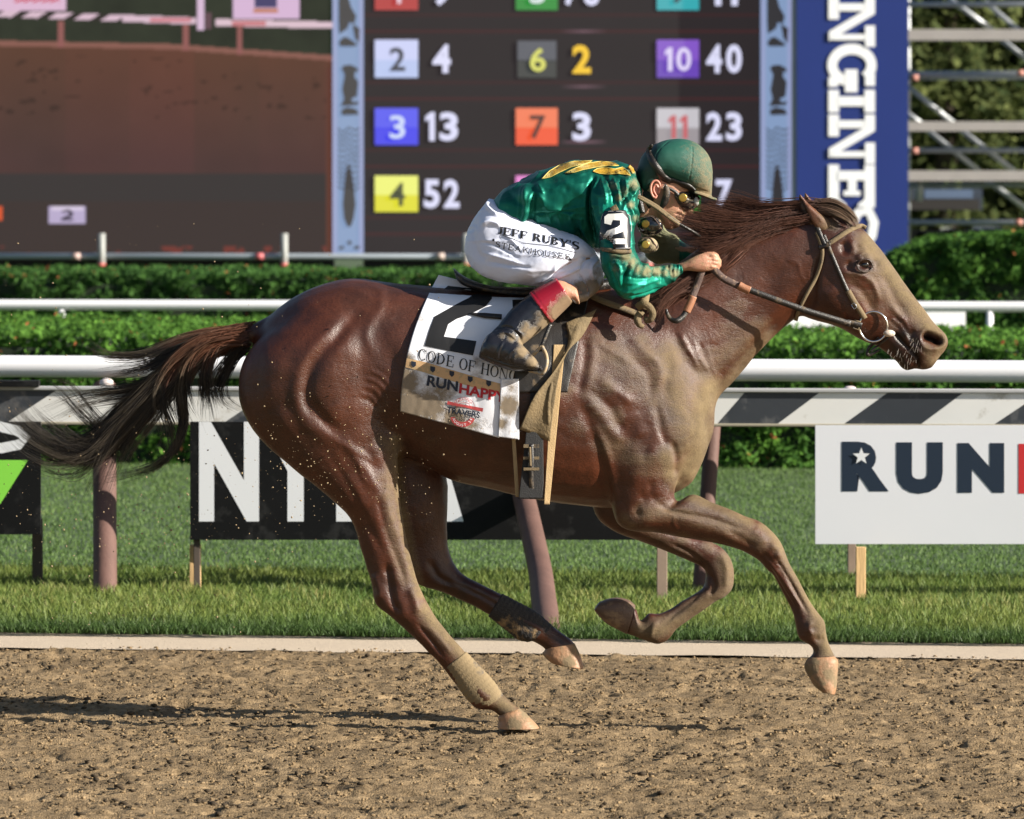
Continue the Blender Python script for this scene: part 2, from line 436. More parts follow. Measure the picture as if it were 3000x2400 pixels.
def dirt_material():
    m, nt, b = nm('track_dirt'); L = nt.links.new
    tc = N(nt, 'ShaderNodeTexCoord')
    n1 = N(nt, 'ShaderNodeTexNoise', inputs={'Scale': 3.0, 'Detail': 8.0, 'Roughness': .65}); L(tc.outputs['Object'], n1.inputs['Vector'])
    n2 = N(nt, 'ShaderNodeTexNoise', inputs={'Scale': 45.0, 'Detail': 6.0, 'Roughness': .7}); L(tc.outputs['Object'], n2.inputs['Vector'])
    r = N(nt, 'ShaderNodeValToRGB'); cr_ = r.color_ramp
    cr_.elements[0].position = .33; cr_.elements[0].color = rgba((.05, .035, .021)); cr_.elements[1].position = .70; cr_.elements[1].color = rgba((.38, .275, .16))
    e = cr_.elements.new(.5); e.color = rgba((.22, .155, .086))
    ad = N(nt, 'ShaderNodeMath', operation='MULTIPLY_ADD', inputs={1: .45, 2: 0.0}); L(n1.outputs['Fac'], ad.inputs[0])
    a2 = N(nt, 'ShaderNodeMath', operation='MULTIPLY_ADD', inputs={1: .55}); L(n2.outputs['Fac'], a2.inputs[0]); L(ad.outputs[0], a2.inputs[2])
    L(a2.outputs[0], r.inputs['Fac']); L(r.outputs['Color'], b.inputs['Base Color'])
    b.inputs['Roughness'].default_value = .95; b.inputs['Specular IOR Level'].default_value = .15
    n3 = N(nt, 'ShaderNodeTexNoise', inputs={'Scale': 150.0, 'Detail': 5.0}); L(tc.outputs['Object'], n3.inputs['Vector'])
    bp = N(nt, 'ShaderNodeBump', inputs={'Strength': .8, 'Distance': .010}); L(n3.outputs['Fac'], bp.inputs['Height']); L(bp.outputs[0], b.inputs['Normal'])
    return m
M_dirt = dirt_material()
link('dirt_track', track_grid(-3.1, 3.1, .014, -4.2, Y_SAND0, .024, 'dirt_track'), M_dirt, kind='structure')
# the rest of the track, coarser, outside the picture
def sheet(name, quads, mat, **kw):
    v = np.array([q for qd in quads for q in qd], float); f = np.arange(len(v)).reshape(-1, 4)
    return link(name, mesh_np(name, v, f, False), mat, **kw)
M_under = simple('soil', (.22, .15, .085), .95, var=.3, scale=2)
sheet('ground', [[(-400, -60, -.05), (400, -60, -.05), (400, 500, -.05), (-400, 500, -.05)]], M_under, kind='structure')
for (xa, xb) in ((-40, -3.1), (3.086, 40)):
    link('dirt_track', track_grid(xa, xb, .25, -12, Y_SAND0, .25, 'dirt_outer'), M_dirt, kind='structure')
link('dirt_track', track_grid(-3.1, 3.1, .1, -12, -4.2, .1, 'dirt_front'), M_dirt, kind='structure')
# clods lying on the track
def lumps(n, ufn, zfn, smin, smax, seed, squash=.6):
    r = np.random.default_rng(seed); t = (1+5**.5)/2
    iv = np.array([(-1, t, 0), (1, t, 0), (-1, -t, 0), (1, -t, 0), (0, -1, t), (0, 1, t), (0, -1, -t), (0, 1, -t), (t, 0, -1), (t, 0, 1), (-t, 0, -1), (-t, 0, 1)])/1.9
    fi = np.array([(0,11,5),(0,5,1),(0,1,7),(0,7,10),(0,10,11),(1,5,9),(5,11,4),(11,10,2),(10,7,6),(7,1,8),(3,9,4),(3,4,2),(3,2,6),(3,6,8),(3,8,9),(4,9,5),(2,4,11),(6,2,10),(8,6,7),(9,8,1)])
    c = ufn(r, n); s = smin+(smax-smin)*r.random(n)**3
    v = iv[None]*(1+r.uniform(-.35, .35, (n, 12, 1)))*s[:, None, None]*r.uniform(.6, 1.4, (n, 1, 3)); v[:, :, 2] *= squash
    v = v+c[:, None]; f = fi[None]+12*np.arange(n)[:, None, None]
    return mesh_np('lumps', v.reshape(-1, 3), f.reshape(-1, 3), True)
def clod_pos(r, n):
    x = r.uniform(-3.0, 3.0, n); v = r.uniform(-4.0, Y_SAND0, n); y = v+SL*x
    return np.stack([x, y, heights(x, y)-.008], -1)
link('clods', lumps(30000, clod_pos, None, .0015, .009, 11), M_dirt, kind='stuff')
def dark_pos(r, n):
    x = r.uniform(-3.0, 3.0, n*3); v = r.uniform(-4.0, Y_SAND0-.05, n*3); k = fbm(np.stack([x, v, 0*x], -1), 2.2, 2, 44)+r.normal(0, .3, n*3) > .12
    x, v = x[k][:n], v[k][:n]; x = np.resize(x, n); v = np.resize(v, n); y = v+SL*x
    return np.stack([x, y, heights(x, y)-.003], -1)
link('dark_clods', lumps(6500, dark_pos, None, .003, .014, 12, .45), simple('dark_dirt', (.05, .037, .024), .9, var=.4, scale=40, spec=.15), kind='stuff')  # darker clods scattered over the track
# pale sand strip
M_sand = simple('pale_sand', (.50, .41, .31), .95, var=.14, scale=30, bump=.5, bscale=120, spec=.1)
def strip_grid(u0, u1, du, v0, v1, dv, zf, name, mat, **kw):
    us = np.arange(u0, u1+du/2, du); vs = np.arange(v0, v1+dv/2, dv); Uu, Vv = np.meshgrid(us, vs, indexing='ij')
    p = RC(Uu, Vv, 0).reshape(-1, 3); p[:, 2] = zf(p); nx, nv = Uu.shape
    i = np.arange(nx-1)[:, None]; j = np.arange(nv-1)[None]
    f = np.stack([i*nv+j, (i+1)*nv+j, (i+1)*nv+j+1, i*nv+j+1], -1).reshape(-1, 4)
    return link(name, mesh_np(name, p, f, True), mat, **kw)
strip_grid(-40, 40, .05*4, Y_SAND0-.10, Y_GRASS0+.2, .05, lambda p: -.004+fbm(p, 6, 3, 5)*.008, 'sand_strip', M_sand, kind='structure')
# ------------------------------------------------------------------ turf
M_turfbase = simple('turf_soil', (.035, .065, .018), .95, var=.4, scale=8)
strip_grid(-60, 60, 1.0, Y_GRASS0, 120, 2.2, lambda p: .012+0*p[:, 0], 'turf', M_turfbase, kind='structure')
def blade_material():
    m, nt, b = nm('grass_blade'); L = nt.links.new
    a = N(nt, 'ShaderNodeAttribute', attribute_name='blade'); L(a.outputs['Color'], b.inputs['Base Color'])
    b.inputs['Roughness'].default_value = .55; b.inputs['Specular IOR Level'].default_value = .25
    t = N(nt, 'ShaderNodeBsdfTranslucent'); L(a.outputs['Color'], t.inputs['Color'])
    mx = N(nt, 'ShaderNodeMixShader', inputs={0: .35}); L(b.outputs[0], mx.inputs[1]); L(t.outputs[0], mx.inputs[2])
    L(mx.outputs[0], nt.nodes['Material Output'].inputs['Surface']); return m
M_blade = blade_material()
def blades(n, u0, u1, vfn, hmin, hmax, wid, seed, colfn, lean=.35):
    r = np.random.default_rng(seed); u = r.uniform(u0, u1, n); v = vfn(r, n)
    base = RC(u, v, .008); q = base.copy()
    cl = fbm(q, 2.2, 3, 31)*.5+.5; cl2 = fbm(q, 9, 2, 33)*.5+.5
    h = (hmin+(hmax-hmin)*r.random(n))*(.6+.8*cl2)
    a = r.uniform(0, 6.283, n); d = np.stack([np.cos(a), np.sin(a), np.zeros(n)], -1); w = wid*(.6+.8*r.random(n))*(1+v*.006)
    ln = r.uniform(-1, 1, (n, 2))*lean*h[:, None]
    v0 = base-d*w[:, None]; v1 = base+d*w[:, None]; m0 = base-d*w[:, None]*.7+np.stack([ln[:, 0]*.3, ln[:, 1]*.3, h*.55], -1); m1 = base+d*w[:, None]*.7+np.stack([ln[:, 0]*.3, ln[:, 1]*.3, h*.55], -1)
    tp = base+np.stack([ln[:, 0], ln[:, 1], h], -1)
    V = np.stack([v0, v1, m0, m1, tp], 1).reshape(-1, 3); k = 5*np.arange(n)[:, None]
    F = np.concatenate([k+np.array([[0, 1, 3]]), k+np.array([[0, 3, 2]]), k+np.array([[2, 3, 4]])])
    me = mesh_np('blades', V, F, True); c = colfn(u, v, cl, cl2, r.random(n), r); attr_c(me, 'blade', np.repeat(c, 5, axis=0)); return me
def turf_col(u, v, cl, cl2, rn, r):
    a = np.array([.065, .125, .032]); b = np.array([.125, .205, .055]); c = np.array([.18, .22, .08])
    k = np.clip(cl*.6+rn*.5, 0, 1)[:, None]; o = a*(1-k)+b*k
    y = (np.clip(cl2-.55, 0, 1)*2*(rn > .5))[:, None]; return o*(1-y)+c*y
def rough_col(u, v, cl, cl2, rn, r):
    a = np.array([.06, .13, .025]); b = np.array([.20, .235, .055]); c = np.array([.36, .32, .12])
    k = np.clip(cl*.7+rn*.45, 0, 1)[:, None]; o = a*(1-k)+b*k
    y = np.clip((cl2-.5)*3*(rn > .35), 0, .9)[:, None]*np.clip(1-abs(v-5.6)/1.3, 0, 1)[:, None]; o = o*(1-y)+c*y
    e = np.clip(1-(v-Y_GRASS0)/.8, 0, 1)[:, None]; return o*(1-e)+np.array([.055, .10, .025])*(.6+.8*rn[:, None])*e
YB = 7.6
link('turf_grass', blades(190000, -5.6, 5.6, lambda r, n: YB-.3+(Y_HEDGE+.5-YB)*r.random(n)**1.25, .012, .028, .0035, 51, turf_col), M_blade, kind='stuff')
link('rough_grass', blades(120000, -4.8, 4.8, lambda r, n: Y_GRASS0+(YB-Y_GRASS0)*r.random(n), .018, .060, .0030, 52, rough_col, .6), M_blade, kind='stuff')
link('edge_grass', blades(22000, -4.8, 4.8, lambda r, n: Y_GRASS0-.14+.22*r.random(n), .015, .050, .0030, 53, rough_col, .8), M_blade, kind='stuff')
# ------------------------------------------------------------------ hedges
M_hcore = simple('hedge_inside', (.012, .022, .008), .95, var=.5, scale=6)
def leaf_mat():
    m, nt, b = nm('leaf'); L = nt.links.new
    a = N(nt, 'ShaderNodeAttribute', attribute_name='blade'); L(a.outputs['Color'], b.inputs['Base Color'])
    b.inputs['Roughness'].default_value = .7; b.inputs['Specular IOR Level'].default_value = .08
    t = N(nt, 'ShaderNodeBsdfTranslucent'); L(a.outputs['Color'], t.inputs['Color'])
    mx = N(nt, 'ShaderNodeMixShader', inputs={0: .3}); L(b.outputs[0], mx.inputs[1]); L(t.outputs[0], mx.inputs[2])
    L(mx.outputs[0], nt.nodes['Material Output'].inputs['Surface']); return m
M_leaf = leaf_mat()
def leafcloud(c, nrm, size, seed, colr):
    """pointed leaves at points c facing roughly nrm"""
    r = np.random.default_rng(seed); n = len(c)
    d = nrm+r.normal(0, .75, (n, 3)); d /= np.linalg.norm(d, axis=1)[:, None]
    a = np.cross(d, r.normal(0, 1, (n, 3))); a /= np.linalg.norm(a, axis=1)[:, None]; b = np.cross(d, a)
    s = size*(.5+r.random(n))[:, None]
    V = np.stack([c-a*s, c+b*s*.45, c+a*s, c-b*s*.45], 1).reshape(-1, 3); F = np.arange(4*n).reshape(-1, 4)
    me = mesh_np('leaves', V, F, False); attr_c(me, 'blade', np.repeat(colr, 4, axis=0)); return me
def hedge(label, u0, u1, v0, v1, H, n, leaf, seed, topfn=None, cat='hedge', group=None, ca=(.035, .09, .018), cb=(.12, .26, .04)):
    root = thing('hedge', label, cat, tuple(RC((u0+u1)/2, v0, 0)), group)
    hf = (lambda u: H+0*u) if topfn is None else topfn
    nu = 90; uu = np.linspace(u0, u1, nu); prof = [(0, .0), (0, .93), (.06, 1.0), (.94, 1.0), (1, .93), (1, 0)]
    rings = np.array([[RC(u, v0+.05+(v1-v0-.1)*a, (hf(np.array(u))-.05)*b) for a, b in prof] for u in uu])
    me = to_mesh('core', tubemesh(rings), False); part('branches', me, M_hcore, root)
    r = np.random.default_rng(seed); nf = int(n*.62); nt_ = n-nf
    u = r.uniform(u0, u1, nf); z = r.random(nf)*hf(u); q = RC(u, v0, z); bump = fbm(q, 3.2, 3, seed)*.16+fbm(q, 9, 2, seed)*.07
    cf_ = RC(u, v0-bump+r.uniform(0, .08, nf), z); nf_ = np.tile(-V_+np.array([0, 0, .25]), (nf, 1))
    u2 = r.uniform(u0, u1, nt_); v2 = r.uniform(v0, v1, nt_); z2 = hf(u2); q2 = RC(u2, v2, z2); b2 = fbm(q2, 4, 3, seed+1)*.07
    ct_ = q2+np.stack([np.zeros(nt_), np.zeros(nt_), b2+r.uniform(-.03, .03, nt_)], -1); ntp = np.tile(np.array([0, -.2, 1.0]), (nt_, 1))
    c = np.concatenate([cf_, ct_]); nn = np.concatenate([nf_, ntp])
    k = np.clip(fbm(c, 5, 3, seed+2)*.7+.45+r.normal(0, .22, n), 0, 1)[:, None]
    colr = np.array(ca)*(1-k)+np.array(cb)*k; br_ = (r.random(n) < .012)[:, None]; colr = np.where(br_, np.array([[.35, .12, .05]]), colr)
    # thin the face near the ground so that the dark inside shows
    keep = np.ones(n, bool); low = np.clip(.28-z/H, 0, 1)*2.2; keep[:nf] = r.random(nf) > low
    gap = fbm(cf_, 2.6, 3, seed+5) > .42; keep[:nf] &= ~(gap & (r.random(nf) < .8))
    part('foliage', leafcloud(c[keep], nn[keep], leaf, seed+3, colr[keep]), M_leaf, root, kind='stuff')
    return root
zt = lambda py, d: CAMZ-(py-HORIZON)*d/FPX
hedge('clipped green hedge standing behind the near white rail', -9.5, 9.5, 18.0, 22.4, .92, 150000, .026, 60, topfn=lambda u: np.interp(np.asarray(u, float), [-4.2, 4.0], [.935, .855]), group='clipped hedges inside the course')
hedge('farther clipped hedge with its dark face above the thin white rail', -12.5, 12.5, 35.5, 38.5, zt(806, 55.5), 115000, .036, 61, group='clipped hedges inside the course', ca=(.025, .065, .018), cb=(.07, .16, .035))
def bush_top(u):
    px = 1500+u*16000/54.0; py = np.interp(px, [2480, 2560, 2630, 2700, 2780, 2900, 3100, 3500], [830, 800, 750, 722, 705, 694, 692, 690]); return np.maximum(zt(py, 54.0), .3)
hedge('tall rounded green hedge behind the horse\'s nose', 3.3, 12.4, 33.6, 35.3, zt(694, 53.6), 70000, .045, 62, topfn=bush_top, group='clipped hedges inside the course', ca=(.025, .07, .018), cb=(.085, .19, .03))
# ------------------------------------------------------------------ rails
M_wpaint = simple('white_paint', (.80, .80, .82), .35, var=.04, scale=3, spec=.5)
M_bpaint = simple('black_paint', (.035, .04, .048), .5, var=.25, scale=4, dirt=(.12, .12, .12), dirt_amt=.35, dirt_scale=5)
M_wboard = simple('white_board_paint', (.74, .73, .70), .5, var=.07, scale=4, dirt=(.45, .42, .36), dirt_amt=.12, dirt_scale=5)
M_post = simple('weathered_red_post', (.105, .054, .043), .75, var=.35, scale=9, bump=.2, bscale=60, stretch=(1, 1, .2))
def along(pl, pr, y0, n=2):
    a = WR(*pl, y0); b = WR(*pr, y0); return a, b
rail = thing('rail', 'white tubular running rail on gooseneck posts above the striped board', 'rail', tuple(WR(1500, 1080, 6.9)*np.array([1, 1, 0])))
def tube_rail(yl, yr, y0, r_, x0=-2500, x1=5500):
    a = WR(0, yl, y0); b = WR(3000, yr, y0); d = (b-a)/3000
    return tube([a+d*x0, a, b, a+d*x1], r_, 20)
part('white_rail', to_mesh('r', tube_rail(1073, 1089, 6.95, .0545), True), M_wpaint, rail)
rl = WR(0, 1189, Y_RAIL); rr_ = WR(3000, 1200, Y_RAIL)
board = thing('striped_board', 'black and white diagonally striped board hung below the white running rail', 'barrier board', tuple(WR(1500, 1195, Y_RAIL)*np.array([1, 1, 0])))
def board_pt(px, t, dy):
    """t = -1 bottom .. 1 top"""
    yt = 1140+(px/3000)*9; yb = 1238+(px/3000)*8; q = WR(px, yb+(yt-yb)*(t+1)/2, Y_RAIL); q[1] += dy; return q
edges = [-470, -300, -130, 40, 210, 510-360, ]
# stripes: their lower and upper edges along the board, in photo pixels
st_top = [(-420, 'w'), (-240, 'b'), (-60+0, 'w')]
bound = []   # (x at bottom, x at top)
xb = [-340, -160, 30, 210, 650-290+290, 835]
left = [(-560, -420), (-360, -220), (-150, -20), (20, 170)]
right = [(1735, 1835), (1920, 2025), (2100, 2185), (2275, 2405), (2470, 2605), (2695, 2825), (2910, 3055), (3120, 3270), (3330, 3480), (3540, 3690)]
mid = [(655, 800), (860, 1000), (1075, 1215), (1290, 1430), (1510, 1640)]
bound = left+mid+right
colr = 'w'
seq = ['b', 'w', 'b', 'w', 'b', 'w', 'b', 'w', 'w', 'w', 'b', 'w', 'b', 'w', 'b', 'w', 'b', 'w']
for i in range(len(bound)-1):
    (b0, t0), (b1, t1) = bound[i], bound[i+1]
    g_ = .6
    P4 = [board_pt(b0+g_, -1, 0), board_pt(b1-g_, -1, 0), board_pt(t1-g_, 1, 0), board_pt(t0+g_, 1, 0)]
    P4b = [p+np.array([0, .035, 0]) for p in P4]
    v = np.array(P4+P4b); f = np.array([[0, 1, 2, 3], [7, 6, 5, 4], [0, 4, 5, 1], [1, 5, 6, 2], [2, 6, 7, 3], [3, 7, 4, 0]])
    dark_ = (i in (0, 2, 4, 6, 8)) if i < 9 else ((i-9) % 2 == 0)
    part('stripe', mesh_np('s', v, f, False), M_bpaint if dark_ else M_wboard, board)
ea, eb = board_pt(-600, 1.06, -.008), board_pt(3700, 1.06, -.008)
part('top_edge', to_mesh('e', tube([ea, eb], .011, 6), False), simple('grey_edge', (.42, .42, .42), .6), board)
ea, eb = board_pt(-600, -1.04, -.002), board_pt(3700, -1.04, -.002)
part('bottom_edge', to_mesh('e', tube([ea, eb], .008, 6), False), simple('dirty_edge', (.30, .27, .2), .7), board)
def post(base_px, mid_px, top_px, r_, y_top=6.9, y_base=None):
    gx, gy, _ = G(*base_px)
    t = WR(*top_px, y_top); b = np.array([gx, gy if y_base is None else y_base, -.03]); m = W(*mid_px, (b[1]+t[1])/2)
    me = to_mesh('p', tube([b, b*.5+m*.5, m, m*.45+t*.55+np.array([0, .0, 0]), t], r_, 20, sub=6), True)
    return part('post', me, M_post, rail)
post((308, 1742), (307, 1500), (306, 1130), .058)
post((1608, 1852), (1580, 1660), (1500, 1300), [.062, .058, .055, .05])
post((2050, 1738), (2072, 1480), (2096, 1140), [.040, .038])
post((-900, 1742), (-900, 1500), (-900, 1130), .058); post((3700, 1742), (3710, 1500), (3730, 1130), .045)
part('bracket', to_mesh('b', ellipsoid(WR(312, 1122, 6.7), (.035, .03, .025)), True), simple('bracket_pink', (.55, .48, .47), .6), rail)
part('bracket', to_mesh('b', ellipsoid(WR(2490, 1138, 6.7), (.03, .02, .012)), True), simple('bracket_pink', (.55, .48, .47), .6), rail)
frail = thing('rail', 'thin white rail in front of the farther hedge', 'rail', tuple(WR(1500, 895, 27.5)*np.array([1, 1, 0])))
part('white_rail', to_mesh('r', tube_rail(893, 899, 27.5, .044, -1500, 4500), True), M_wpaint, frail)
for px in (182, 1100, 2000, 2900):
    t = WR(px, 905, 27.5); part('post', to_mesh('p', tube([(t[0], t[1], 0), tuple(t)], .03, 12), True), M_wpaint, frail)
fs = thing('sign', 'plain white board hanging under the thin far rail beside the horse\'s chin', 'sign', tuple(W(2575, 950, 26.2)*np.array([1, 1, 0])))
def panel(x0, y0, x1, y1, Yp, th=.03, rc=None):
    f = (lambda a, b: WR(a, b, Yp)) if rc else (lambda a, b: W(a, b, Yp))
    q = [f(x0, y1), f(x1, y1), f(x1, y0), f(x0, y0)]; v = np.array(q+[p+np.array([0, th, 0]) for p in q])
    fc = np.array([[0, 1, 2, 3], [7, 6, 5, 4], [0, 4, 5, 1], [1, 5, 6, 2], [2, 6, 7, 3], [3, 7, 4, 0]]); return v, fc.ravel(), np.full(6, 4)
part('panel', to_mesh('p', panel(2300, 914, 2829, 981, 26.2)), M_wpaint, fs)
# ================================================================== SIGNS, SCREENS, SCAFFOLD
def flat_print(items, Yp, rc=True, lift=.0015, step=.0003):
    def sf(x, y):
        q = WR(x, y, Yp) if rc else W(x, y, Yp); return q, np.array([0, -1.0, 0])
    return decal_mesh(items, sf, lift, 1e9, step)
M_blk = simple('black_board', (.005, .005, .0055), .6, spec=.2, var=.4, scale=5, dirt=(.02, .02, .02), dirt_amt=.25, dirt_scale=8)
M_wl = simple('white_lettering', (.76, .77, .80), .5); M_wh = simple('white_board', (.76, .77, .82), .45, var=.03, scale=3)
M_nv = simple('navy_lettering', (.010, .022, .045), .5); M_rd = simple('red_lettering', (.55, .025, .03), .5)
M_stake = simple('pine_stake', (.55, .36, .17), .8, var=.2, scale=14, bump=.3, bscale=80, stretch=(1, 1, .15)); M_dst = simple('dark_stake', (.06, .045, .035), .8, var=.3, scale=14)
M_gst = simple('grey_stake', (.22, .16, .12), .8, var=.3, scale=14)
def stake(root, x0, x1, ytop, base_px_y, mat, Yp, th=.04):
    q = G((x0+x1)/2, base_px_y); a = W(x0, 0, q[1])[0]; b = W(x1, 0, q[1])[0]; zt_ = float(W((x0+x1)/2, ytop, q[1])[2])
    o = part('stake', to_mesh('s', box(a, b, q[1], q[1]+th, -.03, zt_)), mat, root); bevel(o, .003); return o
Ys = 6.30
ny = thing('sign', 'black NYRA sign with tall white letters behind the galloping horse', 'sign', tuple(WR(1240, 1400, Ys)*np.array([1, 1, 0])))
part('panel', to_mesh('p', panel(557, 1236, 1932, 1582, Ys, rc=True)), M_blk, ny)
for ch_, a, b in (('N', 583, 759), ('Y', 766, 966), ('R', 985, 1150), ('A', 1158, 1358)):
    part('letter', flat_print([fit_text(ch_, a, 1236, b, 1528, .045)], Ys), M_wl, ny)
stake(ny, 559, 586, 1580, 1600, M_dst, Ys, .02) if False else None
stake(ny, 551, 584, 1596, 1733, M_stake, Ys); stake(ny, 563, 582, 1500, 1735, M_dst, Ys, .02); stake(ny, 1926, 1957, 1500, 1765, M_gst, Ys)
rh = thing('sign', 'white sign with navy RUN lettering and a star, right of the horse\'s legs', 'sign', tuple(WR(2800, 1400, Ys-.12)*np.array([1, 1, 0])))
part('panel', to_mesh('p', panel(2389, 1247, 4300, 1594, Ys-.12, rc=True)), M_wh, rh)
yl = lambda x: 1294+(x-2467)*.012
for ch_, a, b, m_ in (('R', 2466, 2604, M_nv), ('U', 2626, 2762, M_nv), ('N', 2805, 2942, M_nv), ('H', 2984, 3110, M_rd), ('A', 3125, 3290, M_rd), ('P', 3310, 3430, M_rd), ('P', 3450, 3570, M_rd), ('Y', 3575, 3730, M_rd)):
    part('letter', flat_print([fit_text(ch_, a, yl(a), b, yl(a)+(146 if ch_ != 'U' else 151), .075)], Ys-.12), m_, rh)
sr = [(2523+ (26 if k % 2 == 0 else 11)*math.sin(k*math.pi/5), 1337-(26 if k % 2 == 0 else 11)*math.cos(k*math.pi/5)) for k in range(10)]
part('star', flat_print([poly2d(sr)], Ys-.12, lift=.007), M_wl, rh)
stake(rh, 2512, 2541, 1603, 1768, M_stake, Ys, .035); stake(rh, 2488, 2512, 1560, 1690, M_gst, Ys+.3, .03); stake(rh, 2491, 2538, 1560, 1690, M_dst, Ys, .02) if False else None
ls = thing('sign', 'black sign with white letter and lime green shape at the left edge', 'sign', tuple(WR(0, 1400, Ys-.05)*np.array([1, 1, 0])))
part('panel', to_mesh('p', panel(-1100, 1236, 119, 1566, Ys-.05, rc=True)), M_blk, ls)
part('letter', flat_print([strip([(-110, 1258), (-50, 1250), (0, 1250), (50, 1262), (74, 1282), (55, 1303), (5, 1313), (-60, 1310)], 30)], Ys-.05), M_wl, ls)
part('green_shape', flat_print([poly2d([(-400, 1348), (82, 1348), (2, 1475), (-80, 1540), (-400, 1540)])], Ys-.05), simple('lime_paint', (.25, .68, .07), .5), ls)
stake(ls, 88, 118, 1520, 1722, M_dst, Ys)
part('top_box', to_mesh('b', panel(-200, 1116, 113, 1134, Ys+.2, .1, rc=True)), M_blk, ls)
# ------------------------------------------------------------------ far board: video screen, odds board, towers
YB_ = 60.0
def emit_attr_mat(name, strg):
    m, nt, b = nm(name); a = N(nt, 'ShaderNodeAttribute', attribute_name='pix'); L = nt.links.new
    b.inputs['Base Color'].default_value = rgba((.008, .008, .008)); b.inputs['Roughness'].default_value = .8; b.inputs['Specular IOR Level'].default_value = .1
    L(a.outputs['Color'], b.inputs['Emission Color']); b.inputs['Emission Strength'].default_value = strg; return m
def screen_mesh(x0, y0, x1, y1, step, fn, Yp):
    xs = np.arange(x0, x1+step, step); ys = np.arange(y0, y1+step, step); ys[-1] = y1; xs[-1] = x1
    X, Y = np.meshgrid(xs, ys, indexing='ij'); v = W(X, Y, Yp).reshape(-1, 3); nx, nv = X.shape
    i = np.arange(nx-1)[:, None]; j = np.arange(nv-1)[None]; f = np.stack([i*nv+j, (i+1)*nv+j, (i+1)*nv+j+1, i*nv+j+1], -1).reshape(-1, 4)[:, ::-1]
    me = mesh_np('screen', v, f, False); attr_c(me, 'pix', fn(X.ravel(), Y.ravel())); return me
def srgb(r, g, b): return np.array([((c/255.0+.055)/1.055)**2.4 if c > 10 else c/255/12.92 for c in (r, g, b)])
def video(x, y):
    n = len(x); q = np.stack([x, y, 0*x], -1); c = np.tile(srgb(84, 58, 50), (n, 1))
    top = np.interp(x, [0, 500, 970], [135, 145, 178])
    t = np.clip((y-top)/330, 0, 1)[:, None]; c = srgb(104, 66, 50)*(1-t)+srgb(84, 56, 54)*t
    c = c*(1+.10*fbm(q, .012, 3, 2)[:, None])+np.array([[.01, .0, .0]])*fbm(q, .004, 2, 5)[:, None]
    blk = (np.floor(x/190)+np.floor(y/260)*3) % 3; c = c*(1+.07*(blk-1)[:, None]*np.array([[1, .3, .6]]))
    dots = fbm(q, .030, 2, 9, (1, 2.2, 1)) > .53; dots &= (y < 350) & (y > top+25); c = np.where(dots[:, None], c*.6, c)
    c = np.where(((y > 508))[:, None], srgb(60, 54, 54), c); c = np.where(((y > 590))[:, None], srgb(64, 52, 50), c)
    up = y < top; g = srgb(46, 52, 38)*(1+.5*fbm(q, .015, 3, 12)[:, None]); c = np.where(up[:, None], g, c)
    b = up & (y > top-16); c = np.where(b[:, None], srgb(150, 100, 88), c)
    def box_(x0, y0, x1, y1, col):
        nonlocal c; k = (x > x0) & (x < x1) & (y > y0) & (y < y1); c = np.where(k[:, None], col, c)
    for xp in (178, 545, 702): box_(xp-9, 62, xp+9, np.interp(xp, [0, 500, 970], [135, 145, 178]), srgb(160, 100, 96))
    ry_ = np.interp(x, [0, 580], [40, 62]); k = (np.abs(y-ry_) < 10) & (x < 575) & ~((x < 360) & (((x-(y-ry_)*-1.5) % 77) > 46)); c = np.where(k[:, None], srgb(240, 208, 224), c)
    k2 = (np.abs(y-ry_) < 10) & (x < 360) & ~k; c = np.where(k2[:, None], srgb(50, 44, 40), c)
    box_(440, 52, 560, 66, srgb(226, 140, 150)); box_(576, -80, 600, 88, srgb(240, 208, 236)); box_(600, 38, 620, 86, srgb(110, 80, 90))
    k = (np.abs(y-np.interp(x, [632, 970], [66, 74])) < 10) & (x > 632); c = np.where(k[:, None], srgb(244, 214, 226), c); box_(680, 60, 780, 76, srgb(222, 140, 146))
    box_(-100, -100, 195, 33, srgb(244, 205, 232)); box_(683, -100, 878, 55, srgb(238, 202, 236))
    box_(745, -20, 812, 24, srgb(80, 74, 118)); box_(742, 24, 816, 38, srgb(214, 140, 110))
    k = (x > 40) & (x < 175) & (y < 7) & (((x+y*2) % 26) < 15); c = np.where(k[:, None], srgb(225, 70, 90), c)
    box_(143, 603, 252, 656, srgb(205, 190, 226)); box_(150, 603, 246, 618, srgb(240, 225, 250)); box_(-10, 603, 8, 648, srgb(236, 96, 50))
    seg = (inpoly(x, y, [(182, 616), (206, 614), (216, 626), (212, 634), (198, 640), (214, 641), (214, 648), (180, 648), (180, 640), (200, 630), (204, 624), (198, 621), (182, 624)])); c = np.where(seg[:, None], srgb(60, 50, 66), c)
    k = (y > 722) & (fbm(q, .03, 2, 19) > .25); c = np.where(k[:, None], srgb(126, 60, 52), c)
    k = (x > 954); c = np.where((k & (y > 200))[:, None], srgb(104, 62, 50), c)
    return c
M_vid = emit_attr_mat('video_pixels', .34)
vs_ = thing('video_screen', 'large video screen showing brown track with a 2 badge at its foot', 'screen', tuple(W(480, 745, YB_)*np.array([1, 1, 0])))
part('display', screen_mesh(-300, -150, 974, 744, 3, video, YB_), M_vid, vs_)
M_case = simple('screen_case', (.02, .02, .022), .7)
part('case', to_mesh('c', panel(-303, -153, 977, 746, YB_+.03, .6)), M_case, vs_)
part('legs', to_mesh('c', panel(-705, 752, 977, 900, YB_+2.0, .6)), M_case, vs_)  # one dark panel standing in for the shaded row below the screen
ob = thing('odds_board', 'dark electronic odds board with coloured number squares above the rider', 'screen', tuple(W(1645, 745, YB_)*np.array([1, 1, 0])))
